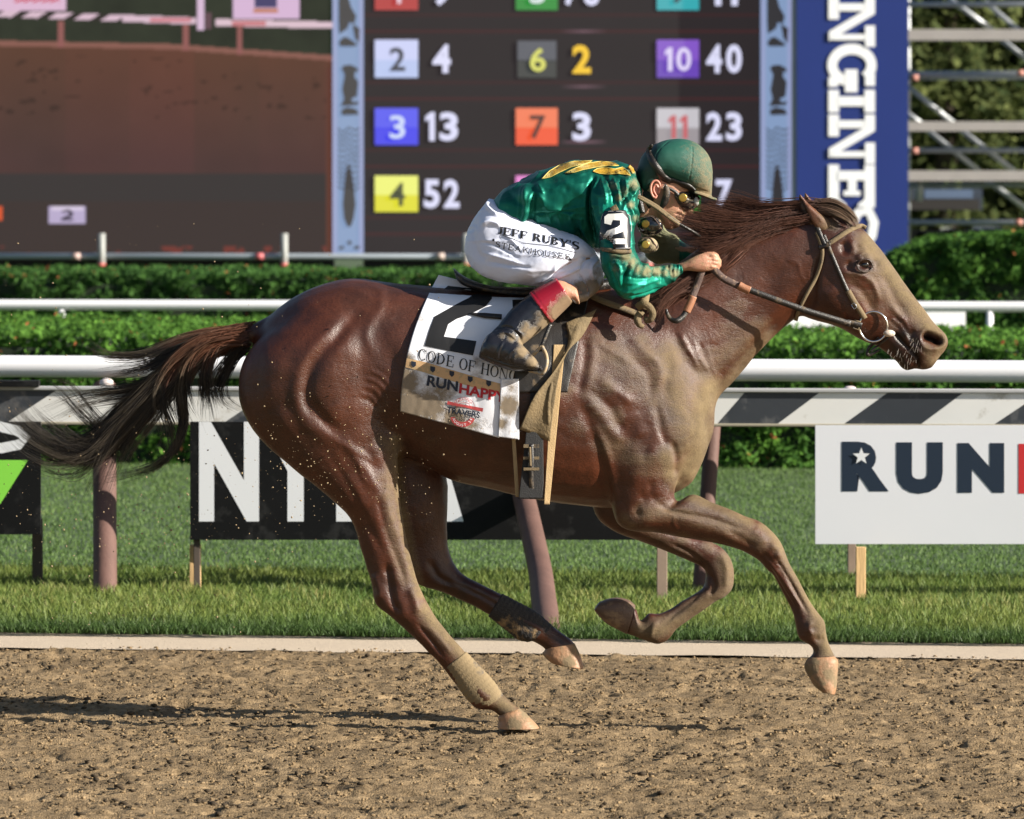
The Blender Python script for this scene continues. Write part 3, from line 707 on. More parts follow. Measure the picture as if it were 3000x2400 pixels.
def odds_bg(x, y):
    n = len(x); q = np.stack([x, y, 0*x], -1); c = np.tile(srgb(60, 53, 55), (n, 1))*(1+.06*fbm(q, .01, 2, 3)[:, None])
    for k in range(5):
        yl_ = 172+198*(k-1); c = np.where((np.abs(y-yl_+80) < 4)[:, None], srgb(92, 50, 52), c); c = np.where((np.abs(y-(yl_+72)) < 3)[:, None], srgb(82, 50, 52), c)
    for a in (1700, 1715): c = c
    for k in range(4): 
        yl_ = 90+163*k if k < 2 else 417; m = (np.abs(y-yl_) < 4) & (np.abs(x-1710) < 70); c = np.where(m[:, None], c+(srgb(170, 130, 145)-c)*(1-np.abs(x-1710)/70)[:, None]*.8, c)
    return c
part('display', screen_mesh(1066, -400, 2226, 749, 6, odds_bg, YB_), emit_attr_mat('odds_pixels', .27), ob)
part('case', to_mesh('c', panel(1064, -400, 2228, 751, YB_+.03, .6)), M_case, ob)
part('legs', to_mesh('c', panel(1064, 757, 2640, 900, YB_+2.0, .6)), M_case, ob)  # dark panel for the shaded row under the odds board
def em(name, col, s=.8):
    s = s*.52
    m = simple(name, (.02, .02, .02), .6, emit=col, estr=s); return m
M_num = em('number_white_light', srgb(222, 222, 250), .82); _em = {}
def scr(items, mat, name, lift=.03, root=None): return part(name, flat_print(items, YB_, False, lift, .002), mat, root if root is not None else ob)
rows = [(-80, 30), (117, 228), (317, 425), (515, 621), (712, 822)]
cols_ = [(1098, 1225), (1511, 1634), (1924, 2048)]
data = [[('1', (190, 50, 44), (180, 50, 50), (236, 200, 214), '9', 1294), ('5', (34, 150, 52), (30, 140, 46), (225, 235, 235), '78', 1704), ('9', (60, 185, 190), (50, 170, 178), (40, 60, 70), '11', 2121)],
        [('2', (205, 210, 248), (186, 200, 240), (44, 44, 56), '4', 1294), ('6', (84, 86, 96), (52, 54, 54), (222, 222, 104), '2', 1704), ('10', (132, 84, 200), (106, 66, 184), (226, 214, 250), '40', 2121)],
        [('3', (86, 88, 240), (64, 62, 236), (206, 218, 250), '13', 1294), ('7', (244, 124, 84), (242, 86, 44), (70, 30, 26), '3', 1704), ('11', (200, 196, 202), (160, 152, 156), (196, 84, 92), '23', 2121)],
        [('4', (240, 244, 120), (226, 222, 40), (60, 66, 34), '52', 1294), ('8', (236, 140, 214), (226, 120, 200), (60, 40, 60), '21', 1704), ('12', (60, 200, 80), (44, 190, 66), (230, 240, 230), '7', 2121)]]
for r_ in range(4):
    for c_ in range(3):
        n_, ca_, cb_, ct_, od, xo = data[r_][c_]; (y0, y1), (x0, x1) = rows[r_], cols_[c_]; ym_ = (y0+y1)/2+4
        if r_ == 1 and c_ == 1: x0, x1, y0 = 1516, 1630, y0+3
        sq = link('number_square', flat_print([rect(x0, y0, x1, y1)], YB_, False, .02, .002), em('sq', srgb(*cb_), .8), None); sq.parent = ob; sq.matrix_parent_inverse = Matrix.Translation(-Vector(ob.location))
        def sub(name, me, mat):
            o = link(name, me, mat, None); o.parent = sq; o.matrix_parent_inverse = Matrix.Translation(Vector((0, 0, 0))); return o
        sub('gloss', flat_print([rect(x0, y0, x1, ym_)], YB_, False, .03, .002), em('sqg', srgb(*ca_), .8))
        w_ = 46 if len(n_) == 1 else 86; xc = (x0+x1)/2+(3 if c_ < 2 else 0); w_ = {'1': 22, '11': 56, '10': 78}.get(n_, w_)
        def digits(txt, xa, xb_, ya, yb_, bold, lift, fn, name, mat):
            """one object for each digit"""
            def gl(q, a_, b_): return fit_text(q, a_, ya, b_, yb_, bold) if q != '1' else poly2d([(a_+(b_-a_)*u, ya+(yb_-ya)*v) for u, v in ((.42, 1), (1, 1), (1, 0), (.55, 0), (0, .16), (0, .34), (.42, .24))])
            if len(txt) == 1: fn(name, flat_print([gl(txt, xa, xb_)], YB_, False, lift, .002), mat); return
            ws = [.52 if q == '1' else 1.0 for q in txt]; g_ = .26; tot = sum(ws)+g_*(len(ws)-1); x_ = xa
            for q, w__ in zip(txt, ws):
                ww = (xb_-xa)*w__/tot; fn(name, flat_print([gl(q, x_, x_+ww)], YB_, False, lift, .002), mat); x_ += ww+(xb_-xa)*g_/tot
        digits(n_, xc-w_/2, xc+w_/2, (y0+y1)/2-33, (y0+y1)/2+36, .02, .045, sub, 'numeral', em('sqn', srgb(*ct_), .8))
        if od and not (r_ == 3 and c_ == 1):
            w2_ = {1: 54, 2: 104}[len(od)]; w2_ = 48 if od == '7' else w2_; w2_ = 96 if od == '13' else w2_; w2_ = 80 if od == '11' else w2_; yo = (y0+y1)/2
            col_ = M_num if not (r_ == 1 and c_ == 1) else em('odds_yellow', srgb(244, 196, 30), .85)
            digits(od, xo-w2_/2, xo+w2_/2, yo-42, yo+42, .035, .03, lambda nme, me_, mt: part(nme, me_, mt, ob), 'odds_numeral', col_)
# decorated columns
M_colb = em('column_light', srgb(150, 176, 218), .62); M_colw = em('column_edge', srgb(172, 182, 226), .62); M_cold = em('column_dark', srgb(66, 62, 66), .5)
M_gal = simple('galvanised_steel', (.42, .44, .46), .45, metal=.3, var=.12, scale=6)
for kx, (x0, x1, nme) in enumerate(((974, 1065, 'pale blue light column with dark figures left of the odds board'), (2229, 2320, 'pale blue light column with dark figures between odds board and blue banner'))):
    cl_ = thing('light_column', nme, 'light column', tuple(W((x0+x1)/2, 749, YB_)*np.array([1, 1, 0])), 'light columns beside the odds board')
    part('display', to_mesh('c', panel(x0, -400, x1, 750, YB_-.01, .5)), M_colb, cl_)
    part('edge_light', flat_print([rect(x0+1, -400, x0+13, 748)], YB_-.01, False, .01), M_colw, cl_); part('edge_light', flat_print([rect(x1-13, -400, x1-1, 748)], YB_-.01, False, .01), M_colw, cl_)
    o_ = x0+4
    shp = {'figure': [[(14, -60), (40, -20), (50, 20), (66, 48), (60, 70), (46, 66), (40, 84), (16, 100), (14, 60)], [(24, 112), (36, 108), (52, 118), (70, 132), (60, 136), (20, 136), (14, 126)], [(54, 70), (76, 84), (74, 128), (62, 112)],
                      [(22, 200), (30, 192), (50, 190), (70, 200), (72, 214), (64, 208), (60, 224), (72, 240), (68, 282), (52, 290), (56, 300), (72, 296), (70, 308), (20, 312), (30, 290), (24, 262), (32, 220)], [(22, 322), (40, 314), (66, 320), (74, 336), (24, 338)],
                      [(36, 500), (44, 480), (52, 500), (58, 540), (64, 600), (58, 640), (50, 664), (40, 664), (30, 640), (26, 600), (30, 550)], [(14, 724), (28, 720), (32, 728), (16, 732)], [(38, 710), (46, 704), (54, 710), (46, 720)], [(58, 722), (76, 720), (74, 730), (60, 730)]]}
    for p_ in shp['figure']: part('figure', flat_print([poly2d([(o_+a, b) for a, b in p_])], YB_-.01, False, .02), M_cold, cl_)
    for k in range(12):
        yv = 382+k*15.5; dxx = 10*math.cos(k*.9)
        part('chevron', flat_print([strip([(o_+12, yv-6), (o_+26, yv+4+dxx*.3), (o_+44, yv-9), (o_+62, yv+4-dxx*.3), (o_+76, yv-6)], 4.5)], YB_-.01, False, .02, .002), M_cold, cl_)
tw = thing('banner', 'tall blue banner with sideways white LONGINES lettering', 'banner', tuple(W(2497, 750, YB_-.6)*np.array([1, 1, 0])))
part('cloth', to_mesh('c', panel(2334, -900, 2661, 750, YB_-.6, .3)), simple('royal_blue', (.006, .022, .155), .5, var=.10, scale=.8), tw)
part('edge_pole', to_mesh('c', panel(2321, -900, 2333, 750, YB_-.5, .2)), M_gal, tw)
lc = lambda L_: [(2150+x/2.3, y/2.3) for x, y in L_]
def rc_(x0, y0, x1, y1): return poly2d(lc([(x0, y0), (x1, y0), (x1, y1), (x0, y1)]))
def letter_n(o): return [rc_(637, 772+o, 708, 920+o), rc_(700, 812+o, 950, 864+o), rc_(882, 772+o, 950, 868+o), poly2d(lc([(949, 818+o), (949, 884+o), (640, 1066+o), (640, 1002+o)])), rc_(660, 1020+o, 950, 1060+o), rc_(884, 962+o, 950, 1105+o)]
LG = {'N1': letter_n(-789), 'N2': letter_n(0), 'I': [rc_(637, 606, 708, 758), rc_(700, 650, 890, 716), rc_(880, 606, 950, 758)],
 'G': [ringp(2150+795/2.3, 440/2.3, 165/2.3, 145/2.3, 66/2.3, 72/2.3, 108, 408, 40), rc_(748, 468, 833, 622), rc_(637, 520, 702, 586), rc_(884, 500, 950, 580)],
 'E': [rc_(637, 1110, 708, 1392), rc_(880, 1112, 950, 1398), rc_(700, 1152, 890, 1216), rc_(768, 1210, 826, 1300), rc_(738, 1286, 852, 1320), poly2d(lc([(700, 1330), (755, 1375), (755, 1392), (690, 1392)])), poly2d(lc([(888, 1335), (835, 1378), (835, 1396), (896, 1398)]))],
 'S': [strip(lc([(700, 1425), (652, 1480), (655, 1570), (720, 1615), (790, 1570), (800, 1500), (840, 1430), (910, 1420), (945, 1500), (930, 1590), (890, 1650)]), 27)]}
for k_, its_ in LG.items(): part('letter', flat_print(its_, YB_-.6, False, .02, .003), M_wl, tw)
# low crowd barrier under the boards
br_ = thing('barrier', 'thin grey pipe barrier with short white posts under the screens', 'barrier', tuple(W(1000, 752, 52)*np.array([1, 1, 0])))
def pipe(p, r_, n=10): return to_mesh('p', tube(p, r_, n), True)
part('pipe', pipe([W(-600, 749, 52), W(2650, 755, 52)], .040), simple('grey_pipe', (.30, .34, .38), .5, metal=.1), br_)
for px in (-238, 298, 833, 1365, 1900): part('post', pipe([W(px, 684, 51.9), W(px, 800, 51.9)], .046), simple('pale_post', (.30, .31, .30), .6), br_); part('post_foot', pipe([W(px, 772, 51.85), W(px, 792, 51.85)], .050), simple('red_tape', (.5, .10, .08), .5), br_)
for px, cc in ((223, (.5, .36, .33)), (760, (.5, .12, .13)), (1290, (.45, .36, .32))): part('clamp', pipe([W(px-12, 751, 51.95), W(px+12, 751, 51.95)], .042), simple('clamp', cc, .5), br_)
# ------------------------------------------------------------------ scaffold
sc_ = thing('scaffold', 'steel pipe scaffold with grey planks and diagonal braces right of the blue banner', 'scaffold', tuple(W(2850, 750, 63)*np.array([1, 1, 0])))
def sp(x0, y0, x1, y1, w_, name='pipe', mat=M_gal, Yp=63.0):
    part(name, pipe([W(x0, y0, Yp), W(x1, y1, Yp)], w_/2*83/16000), mat, sc_)
M_plank = simple('grey_plank', (.30, .28, .27), .8, var=.15, scale=4)
for y0, y1 in ((86, 118), (356, 384), (500, 530)): part('plank', to_mesh('p', panel(2655, y0, 3700, y1, 62.6, .4)), M_plank, sc_)
sp(2655, 13, 3700, 11, 15); sp(2655, 222, 3700, 216, 26); sp(2655, 441, 3700, 439, 14); sp(2655, 543, 3700, 541, 13); sp(2655, 652, 3700, 652, 15)
for a in ((2780, -5, 2912, 92), (2886, 5, 3100, 190), (2925, 108, 3060, 215), (2655, 250, 2800, 366), (2812, 378, 2972, 502), (2655, 330, 2705, 366), (2716, 380, 2870, 504), (2885, 522, 3010, 615)): sp(*a, 15, 'brace', Yp=63.3)
for x in (2661, 3300): sp(x, -300, x, 800, 13, 'upright', Yp=63.5)
sp(2692, 520, 2692, 590, 22, 'upright'); sp(3120, -300, 3120, 800, 14, 'upright', Yp=63.5)
for x, y in ((2680, 228), (2680, 442), (2985, 652), (2990, 214)): part('clamp', pipe([W(x-10, y, 62.8), W(x+10, y, 62.8)], .045), simple('clamp', (.45, .2, .16), .6), sc_)
# things parked behind the scaffold
cart = thing('trailer', 'dark parked trailer with bluish windows seen through the scaffold', 'trailer', tuple(W(2800, 640, 66)*np.array([1, 1, 0])))
part('body', to_mesh('b', box(*W([2660, 2880], 0, 66)[:, 0], 66, 68, *W(0, [616, 552], 66)[:, 2])), simple('dark_blue_grey', (.035, .045, .065), .4), cart)
part('window', to_mesh('b', panel(2708, 556, 2850, 582, 65.95, .04)), simple('blue_glass', (.10, .14, .22), .15), cart)
part('base', to_mesh('b', panel(2655, 584, 2870, 615, 65.9, .2)), simple('dark_skirt', (.015, .013, .012), .8), cart)
for i, (x0, x1, y0, y1, cc, lb) in enumerate(((2660, 2735, 680, 705, (.6, .58, .45), 'low pale yellow parked car beside the blue banner'), (2768, 2810, 668, 706, (.7, .7, .74), 'small white parked car behind the tall hedge'), (2818, 2990, 666, 704, (.55, .6, .68), 'long white and blue parked car at the right edge'))):
    cr_t = thing('parked_car', lb, 'car', tuple(W((x0+x1)/2, 720, 64)*np.array([1, 1, 0])), 'cars parked behind the course')
    xa, xb = W([x0, x1], 0, 64)[:, 0]; za, zb = W(0, [y1+30, y0], 64)[:, 2]; m_ = simple('car_paint', cc, .25, coat=.5)
    rg = []
    for t_, zz in ((0, .45), (.06, .62), (.25, .68), (.36, 1.0), (.68, 1.0), (.85, .70), (.97, .62), (1, .45)):
        x_ = xa+(xb-xa)*t_; rg.append([(x_, 64, za), (x_, 65.6, za), (x_, 65.6, za+(zb-za)*zz), (x_, 64, za+(zb-za)*zz)])
    part('body', to_mesh('b', tubemesh(np.array(rg))), m_, cr_t)
    part('window', to_mesh('b', panel(x0+(x1-x0)*.36, y0+3, x0+(x1-x0)*.68, y0+14, 63.97, .02)), simple('dark_glass', (.03, .04, .06), .1), cr_t)
    for t_ in (.2, .8): part('wheel', to_mesh('w', tube([(xa+(xb-xa)*t_, 63.95, za+.12), (xa+(xb-xa)*t_, 64.2, za+.12)], .22, 16)), M_case, cr_t)
sheet('far_lawn', [[(8, 62, .02), (60, 62, .02), (60, 119, .02), (8, 119, .02)]], simple('far_grass', (.10, .17, .06), .9, var=.3, scale=.6), kind='structure')
# ------------------------------------------------------------------ trees behind the scaffold
def tree(cx, cy, H, R_, seed, label, n=16000):
    root = thing('spruce_tree', label, 'tree', (cx, cy, 0), 'evergreens beyond the scaffold')
    part('trunk', to_mesh('t', tube([(cx, cy, -.1), (cx+.1, cy, H*.5), (cx, cy, H*.97)], [.28, .16, .03], 10), True), simple('bark', (.05, .035, .025), .9, var=.3), root)
    r = np.random.default_rng(seed); nb = 110; cs = []
    for b in range(nb):
        z = H*(.02+.96*(b/nb)**1.0); rad = R_*(1-(z/H)*.82)*r.uniform(.75, 1.1); a = r.uniform(0, 6.283); m = int(n/nb)
        t = r.random(m)**.7; w_ = .18+.38*t; px_ = cx+math.cos(a)*rad*t+r.normal(0, 1, m)*w_*.6; py_ = cy+math.sin(a)*rad*t+r.normal(0, 1, m)*w_*.6; pz_ = z-.25*rad*t**2+r.normal(0, 1, m)*.26
        cs.append(np.stack([px_, py_, pz_], -1))
    c = np.concatenate(cs); nn = np.tile([0.2, -.5, .8], (len(c), 1)); k = np.clip(r.random(len(c))*.6+fbm(c, 1.2, 3, seed)*.6+.2, 0, 1)[:, None]
    part('crown', leafcloud(c, nn, .13, seed, np.array([[.028, .045, .016]])*(1-k)+np.array([[.13, .15, .05]])*k), M_leaf, root, kind='stuff')
for i, (cx, cy, H, lb) in enumerate(((8.2, 84, 11, 'tall dark evergreen just right of the blue banner'), (10.2, 88, 12, 'dark evergreen in the middle of the scaffold opening'), (12.0, 84.5, 11.5, 'tall evergreen at the right edge behind the scaffold'), (14.2, 88, 12, 'evergreen farthest right beyond the scaffold'), (9.2, 92, 12, 'evergreen in the back row near the blue banner'), (11.4, 92.5, 12, 'evergreen in the back row toward the right edge'))):
    tree(cx, cy, H, 2.3, 200+i, lb)
for i, (cx, cy, H, lb) in enumerate(((17.5, 86, 11, 'evergreen beyond the right end of the scaffold'), (21.5, 88, 13, 'tall evergreen well right of the scaffold'), (26, 86, 12, 'wide evergreen far right of the scaffold'))):
    tree(cx, cy, H, 3.0, 300+i, lb, 9000)
# dark row of people and gear below the screens is in shade: plain dark panels stand in for it
# ================================================================== THE HORSE
def horse_lofts():
    L = []
    # trunk (top edge, bottom edge, half width, y)
    L.append(loft([
        (752, 960, 728, 1130, .06, 0), (790, 925, 780, 1230, .15, 0), (850, 876, 850, 1300, .20, 0), (930, 836, 930, 1330, .235, 0),
        (1035, 814, 1050, 1330, .25, 0), (1130, 827, 1160, 1330, .255, 0), (1230, 838, 1240, 1362, .265, 0), (1340, 846, 1330, 1410, .285, 0),
        (1460, 852, 1440, 1434, .30, 0), (1570, 852, 1560, 1463, .30, 0), (1680, 842, 1680, 1480, .275, 0), (1790, 838, 1790, 1490, .25, 0),
        (1880, 862, 1880, 1480, .225, 0), (1960, 900, 1960, 1452, .20, 0), (2030, 980, 2020, 1420, .165, 0), (2068, 1090, 2054, 1368, .11, 0), (2080, 1180, 2074, 1310, .05, 0)], sub=5))
    # neck
    L.append(loft([
        (1760, 850, 1900, 1430, .15, 0), (1850, 838, 2000, 1390, .165, 0), (1930, 805, 2082, 1290, .15, 0), (2010, 752, 2098, 1180, .125, 0),
        (2090, 700, 2150, 1116, .105, 0), (2170, 655, 2208, 1050, .088, 0), (2250, 632, 2268, 985, .08, 0), (2330, 622, 2330, 935, .08, 0), (2390, 625, 2375, 915, .075, 0)], sub=5))
    # head
    L.append(loft([
        (2350, 640, 2318, 880, .05, 0), (2410, 604, 2345, 920, .078, 0), (2470, 624, 2385, 940, .092, 0), (2528, 668, 2425, 950, .098, 0), (2574, 724, 2462, 964, .094, 0),
        (2618, 782, 2500, 985, .078, 0), (2662, 845, 2535, 1003, .062, 0), (2704, 900, 2572, 1016, .054, 0), (2738, 945, 2606, 1030, .053, 0),
        (2764, 972, 2640, 1050, .055, 0), (2779, 1000, 2675, 1072, .05, 0), (2772, 1022, 2700, 1074, .035, 0), (2762, 1036, 2722, 1066, .02, 0)], sub=5, p=2.4))
    # lips
    L.append(loft([(2660, 985, 2640, 1050, .03, 0), (2700, 1000, 2675, 1078, .045, 0), (2745, 1015, 2705, 1084, .045, 0), (2760, 1035, 2730, 1078, .03, 0)], sub=4))
    L.append(loft([(2590, 990, 2575, 1020, .03, 0), (2640, 1010, 2600, 1036, .038, 0), (2672, 1040, 2628, 1060, .04, 0), (2688, 1062, 2640, 1078, .036, 0), (2688, 1078, 2656, 1088, .02, 0)], sub=4))
    # tail dock
    L.append(loft([(830, 905, 800, 1010, .06, 0), (760, 940, 745, 1005, .045, 0), (715, 962, 708, 1000, .03, 0), (690, 970, 688, 992, .02, 0)], sub=3))
    # hind quarters and hind legs ------------------------------------------------ (front edge, rear edge)
    yn = -.135
    L.append(loft([
        (980, 860, 800, 960, .07, yn+.05), (1090, 900, 745, 1010, .115, yn+.02), (1140, 980, 712, 1060, .135, yn), (1160, 1060, 699, 1120, .14, yn), (1168, 1150, 702, 1185, .135, yn),
        (1160, 1230, 730, 1245, .125, yn), (1168, 1290, 785, 1312, .112, yn), (1166, 1350, 860, 1375, .10, yn), (1166, 1410, 925, 1425, .09, yn),
        (1172, 1470, 975, 1466, .08, yn), (1182, 1530, 1028, 1522, .067, yn), (1196, 1600, 1055, 1600, .055, yn), (1210, 1655, 1073, 1660, .05, yn),
        (1226, 1710, 1088, 1712, .046, yn), (1250, 1762, 1100, 1768, .046, yn), (1276, 1806, 1142, 1802, .043, yn), (1305, 1842, 1190, 1846, .038, yn), (1334, 1879, 1235, 1890, .035, yn),
        (1368, 1918, 1278, 1934, .033, yn), (1400, 1952, 1318, 1984, .033, yn), (1430, 1984, 1350, 2024, .035, yn), (1455, 2014, 1374, 2058, .038, yn), (1480, 2042, 1400, 2078, .037, yn),
        (1500, 2060, 1440, 2082, .030, yn), (1524, 2078, 1462, 2100, .040, yn)], sub=4))
    yf = .14
    L.append(loft([
        (1150, 930, 850, 1000, .09, yf-.03), (1200, 1050, 760, 1080, .13, yf), (1230, 1180, 790, 1200, .13, yf), (1270, 1300, 900, 1300, .115, yf), (1309, 1400, 1010, 1420, .10, yf),
        (1311, 1500, 1080, 1520, .085, yf), (1313, 1590, 1130, 1620, .06, yf), (1324, 1636, 1170, 1680, .052, yf), (1350, 1676, 1236, 1716, .047, yf), (1390, 1702, 1292, 1732, .042, yf),
        (1450, 1732, 1372, 1768, .036, yf), (1506, 1762, 1424, 1796, .034, yf), (1568, 1796, 1466, 1822, .034, yf), (1598, 1820, 1502, 1848, .036, yf), (1628, 1842, 1530, 1872, .037, yf),
        (1650, 1858, 1560, 1878, .034, yf), (1668, 1872, 1592, 1896, .036, yf), (1684, 1888, 1600, 1908, .040, yf)], sub=4))
    # fore legs
    yn = -.125
    L.append(loft([
        (1960, 1080, 1700, 1080, .07, yn+.05), (2020, 1160, 1690, 1180, .10, yn+.01), (2040, 1250, 1705, 1280, .105, yn), (2010, 1340, 1740, 1370, .10, yn), (1990, 1400, 1780, 1450, .088, yn),
        (1975, 1450, 1806, 1530, .078, yn), (1990, 1470, 1850, 1556, .074, yn), (2030, 1448, 1920, 1560, .07, yn), (2080, 1470, 1992, 1574, .064, yn), (2130, 1490, 2062, 1585, .056, yn),
        (2182, 1512, 2126, 1598, .050, yn), (2224, 1526, 2170, 1612, .047, yn), (2262, 1556, 2200, 1628, .048, yn), (2292, 1596, 2226, 1644, .048, yn), (2310, 1645, 2248, 1668, .044, yn),
        (2334, 1690, 2268, 1688, .037, yn), (2354, 1726, 2288, 1726, .033, yn), (2376, 1766, 2308, 1766, .032, yn), (2398, 1796, 2324, 1800, .033, yn), (2416, 1820, 2332, 1838, .038, yn),
        (2421, 1848, 2342, 1872, .037, yn), (2427, 1878, 2374, 1892, .030, yn), (2438, 1906, 2382, 1912, .031, yn), (2450, 1930, 2362, 1934, .039, yn)], sub=4))
    yf = .13
    L.append(loft([
        (1900, 1250, 1700, 1250, .08, yf), (1930, 1400, 1720, 1400, .085, yf), (1940, 1500, 1740, 1500, .075, yf), (1960, 1540, 1790, 1552, .065, yf), (2000, 1560, 1870, 1584, .058, yf),
        (2050, 1575, 1960, 1620, .052, yf), (2092, 1590, 2020, 1646, .046, yf), (2120, 1610, 2056, 1664, .046, yf), (2142, 1640, 2066, 1680, .047, yf), (2151, 1680, 2064, 1700, .047, yf),
        (2147, 1725, 2060, 1718, .045, yf), (2125, 1750, 2045, 1732, .042, yf), (2098, 1762, 2024, 1746, .036, yf), (2068, 1782, 1996, 1762, .032, yf), (2026, 1812, 1958, 1788, .031, yf),
        (1984, 1842, 1926, 1800, .033, yf), (1956, 1876, 1900, 1798, .038, yf), (1926, 1888, 1884, 1816, .037, yf), (1890, 1877, 1872, 1818, .030, yf), (1852, 1862, 1868, 1802, .031, yf), (1834, 1857, 1862, 1776, .039, yf)], sub=4))
    return L
hm = remesh(horse_lofts(), 0.0058, 3)
S = Sculpt(hm)
# melt the joins
S.lap(40, S.blobmask([(1150, 1200, 90), (1000, 1320, 60), (1180, 1330, 55), (1740, 1120, 100), (1760, 1300, 80), (1790, 1420, 60), (1990, 1330, 70), (2040, 1350, 45), (1900, 1000, 130), (1800, 980, 120),
                      (2040, 1180, 80), (2330, 780, 90), (2380, 860, 60), (2380, 700, 60), (980, 960, 110), (860, 1010, 70), (830, 960, 50), (1100, 1000, 90), (2640, 1040, 14)]), 0.6)
S.lap(3)
st = S.stroke
# ---- hindquarter
S.GAIN = .60; S.WG = 1.2
st([(1060, 905), (1020, 945), (985, 985), (943, 1028), (916, 1066), (899, 1120), (899, 1170), (928, 1214), (972, 1252), (1020, 1268)], 17, -.020)
st([(1000, 935), (965, 975), (925, 1020), (890, 1066), (873, 1120), (872, 1180), (900, 1232), (950, 1278), (1010, 1310)], 20, .013)
st([(1040, 985), (990, 1050), (960, 1110), (965, 1180), (1010, 1225)], 34, .010)
st([(1089, 830), (1117, 862), (1113, 902), (1091, 937), (1076, 967), (1076, 993), (1100, 1046)], 12, .007)
st([(1110, 940), (1120, 1000), (1150, 1060), (1180, 1120)], 24, -.010)
st([(1060, 860), (1040, 905), (1010, 940)], 24, -.005)
st([(765, 1010), (750, 1080), (752, 1150), (775, 1220), (830, 1300)], 14, -.006)
st([(830, 1050), (800, 1120), (812, 1200), (860, 1280)], 30, .007)
st([(905, 1150), (925, 1230), (985, 1290), (1060, 1330), (1100, 1360)], 8, .004)
for k in range(9):
    a = k/8.0
    st([(1048+40*a, 1155-90*a+10), (1080+42*a, 1172-80*a), (1105+44*a, 1205-85*a)], 4.2, .0026 if k % 2 else -.0026, taper=True)
for k in range(6):
    st([(1062+6*k, 1170+13*k*0.5), (1085+5*k, 1180+9*k), (1108, 1200+10*k)], 3.5, .003 if k % 2 else -.003)
st([(1150, 1260), (1105, 1290), (1075, 1310), (1085, 1350), (1120, 1400)], 16, -.008)
st([(1110, 1275), (1150, 1285), (1158, 1330), (1162, 1400)], 14, .008)
st([(1000, 1280), (1050, 1350), (1095, 1420), (1120, 1470)], 14, .009)
st([(960, 1330), (1020, 1420), (1060, 1500), (1095, 1570), (1130, 1640)], 10, -.006)
st([(1010, 1390), (1045, 1440), (1075, 1500)], 16, .006)
st([(1130, 1430), (1140, 1500), (1165, 1570), (1185, 1640), (1200, 1700)], 8, .007)
st([(1105, 1440), (1118, 1510), (1140, 1580), (1168, 1650), (1190, 1720)], 7, -.007)
st([(1030, 1330), (1052, 1362), (1060, 1395), (1082, 1420)], 3.5, .004)
st([(1128, 1395), (1132, 1430), (1118, 1460)], 3.5, .004)
# hock and cannon
S.GAIN = 1.15; S.WG = 1.0
st([(1092, 1680), (1110, 1720), (1112, 1760)], 10, .006)
st([(1130, 1650), (1140, 1700), (1150, 1760), (1170, 1800)], 12, -.011)
st([(1200, 1720), (1215, 1760), (1225, 1800)], 12, .008)
st([(1225, 1830), (1262, 1876), (1300, 1925)], 5, -.006)
st([(1250, 1830), (1290, 1874), (1325, 1918)], 7, .004)
st([(1205, 1845), (1240, 1886), (1275, 1930)], 5, .003)
st([(1395, 2000), (1410, 2030), (1440, 2050)], 12, .005)
# belly
S.GAIN = .4; S.WG = 1.3
st([(1330, 1260), (1400, 1290), (1460, 1330), (1400, 1380), (1330, 1370)], 18, .005)
for k in range(5):
    st([(1290+30*k, 1290+8*k), (1330+26*k, 1315+8*k), (1350+22*k, 1350+6*k)], 7, .0035 if k % 2 else -.0035)
st([(1240, 1180), (1250, 1260), (1290, 1340)], 26, -.008)
# ---- shoulder and chest (crop coordinates of the shoulder picture)
S.GAIN = .60; S.WG = 1.2
c4 = lambda L_: [(1450+x/2.3, 900+y/2.3) for x, y in L_]
st(c4([(600, 190), (610, 320), (590, 470), (560, 620)]), 11, -.008)
st(c4([(650, 160), (660, 320), (640, 460), (600, 560)]), 12, .007)
st(c4([(660, 200), (740, 270), (840, 330), (900, 380)]), 9, .006)
st(c4([(900, 190), (1000, 290), (1080, 360), (1120, 450), (1100, 560)]), 11, .009)
st(c4([(870, 260), (960, 370), (1030, 440), (1050, 520), (1040, 600)]), 11, -.008)
st(c4([(1150, 300), (1180, 420), (1150, 520), (1170, 640)]), 12, -.006)
st(c4([(700, 470), (780, 540), (860, 600), (930, 650)]), 12, .008)
st(c4([(640, 560), (720, 620), (790, 690), (830, 780), (880, 830)]), 12, -.010)
st(c4([(600, 620), (680, 690), (740, 770), (800, 860), (880, 900)]), 14, .010)
st(c4([(930, 700), (960, 800), (1000, 880)]), 20, .008)
st(c4([(1080, 640), (1110, 760), (1140, 880), (1170, 950)]), 10, -.009)
st(c4([(1230, 560), (1290, 700), (1320, 850), (1290, 1000)]), 34, .011)
st(c4([(1190, 900), (1222, 990), (1230, 1060), (1222, 1150)]), 8, -.018)
st(c4([(1020, 960), (1090, 1000), (1170, 1010), (1195, 1100)]), 22, .010)
st(c4([(640, 750), (720, 900), (770, 1040), (800, 1200), (830, 1350), (840, 1440)]), 10, .010)
st(c4([(560, 620), (640, 780), (680, 900), (720, 1080), (760, 1250), (790, 1400)]), 14, -.012)
st(c4([(900, 920), (950, 1000), (960, 1100), (940, 1220)]), 18, .006)
st(c4([(980, 1230), (1010, 1320), (960, 1360), (970, 1430)]), 12, -.011)
st(c4([(1060, 1170), (1050, 1260), (1090, 1310)]), 10, -.008)
st(c4([(1000, 1350), (1020, 1345)]), 9, .007, taper=False)
st(c4([(1080, 1310), (1180, 1370), (1300, 1400), (1430, 1420), (1560, 1460), (1700, 1510)]), 6, -.010)
st(c4([(1200, 1420), (1350, 1450), (1500, 1500), (1640, 1580)]), 14, .006)
st(c4([(1100, 1260), (1280, 1310), (1450, 1370), (1640, 1430)]), 14, .006)
st(c4([(1210, 1400), (1205, 1450), (1230, 1500)]), 3, .004)
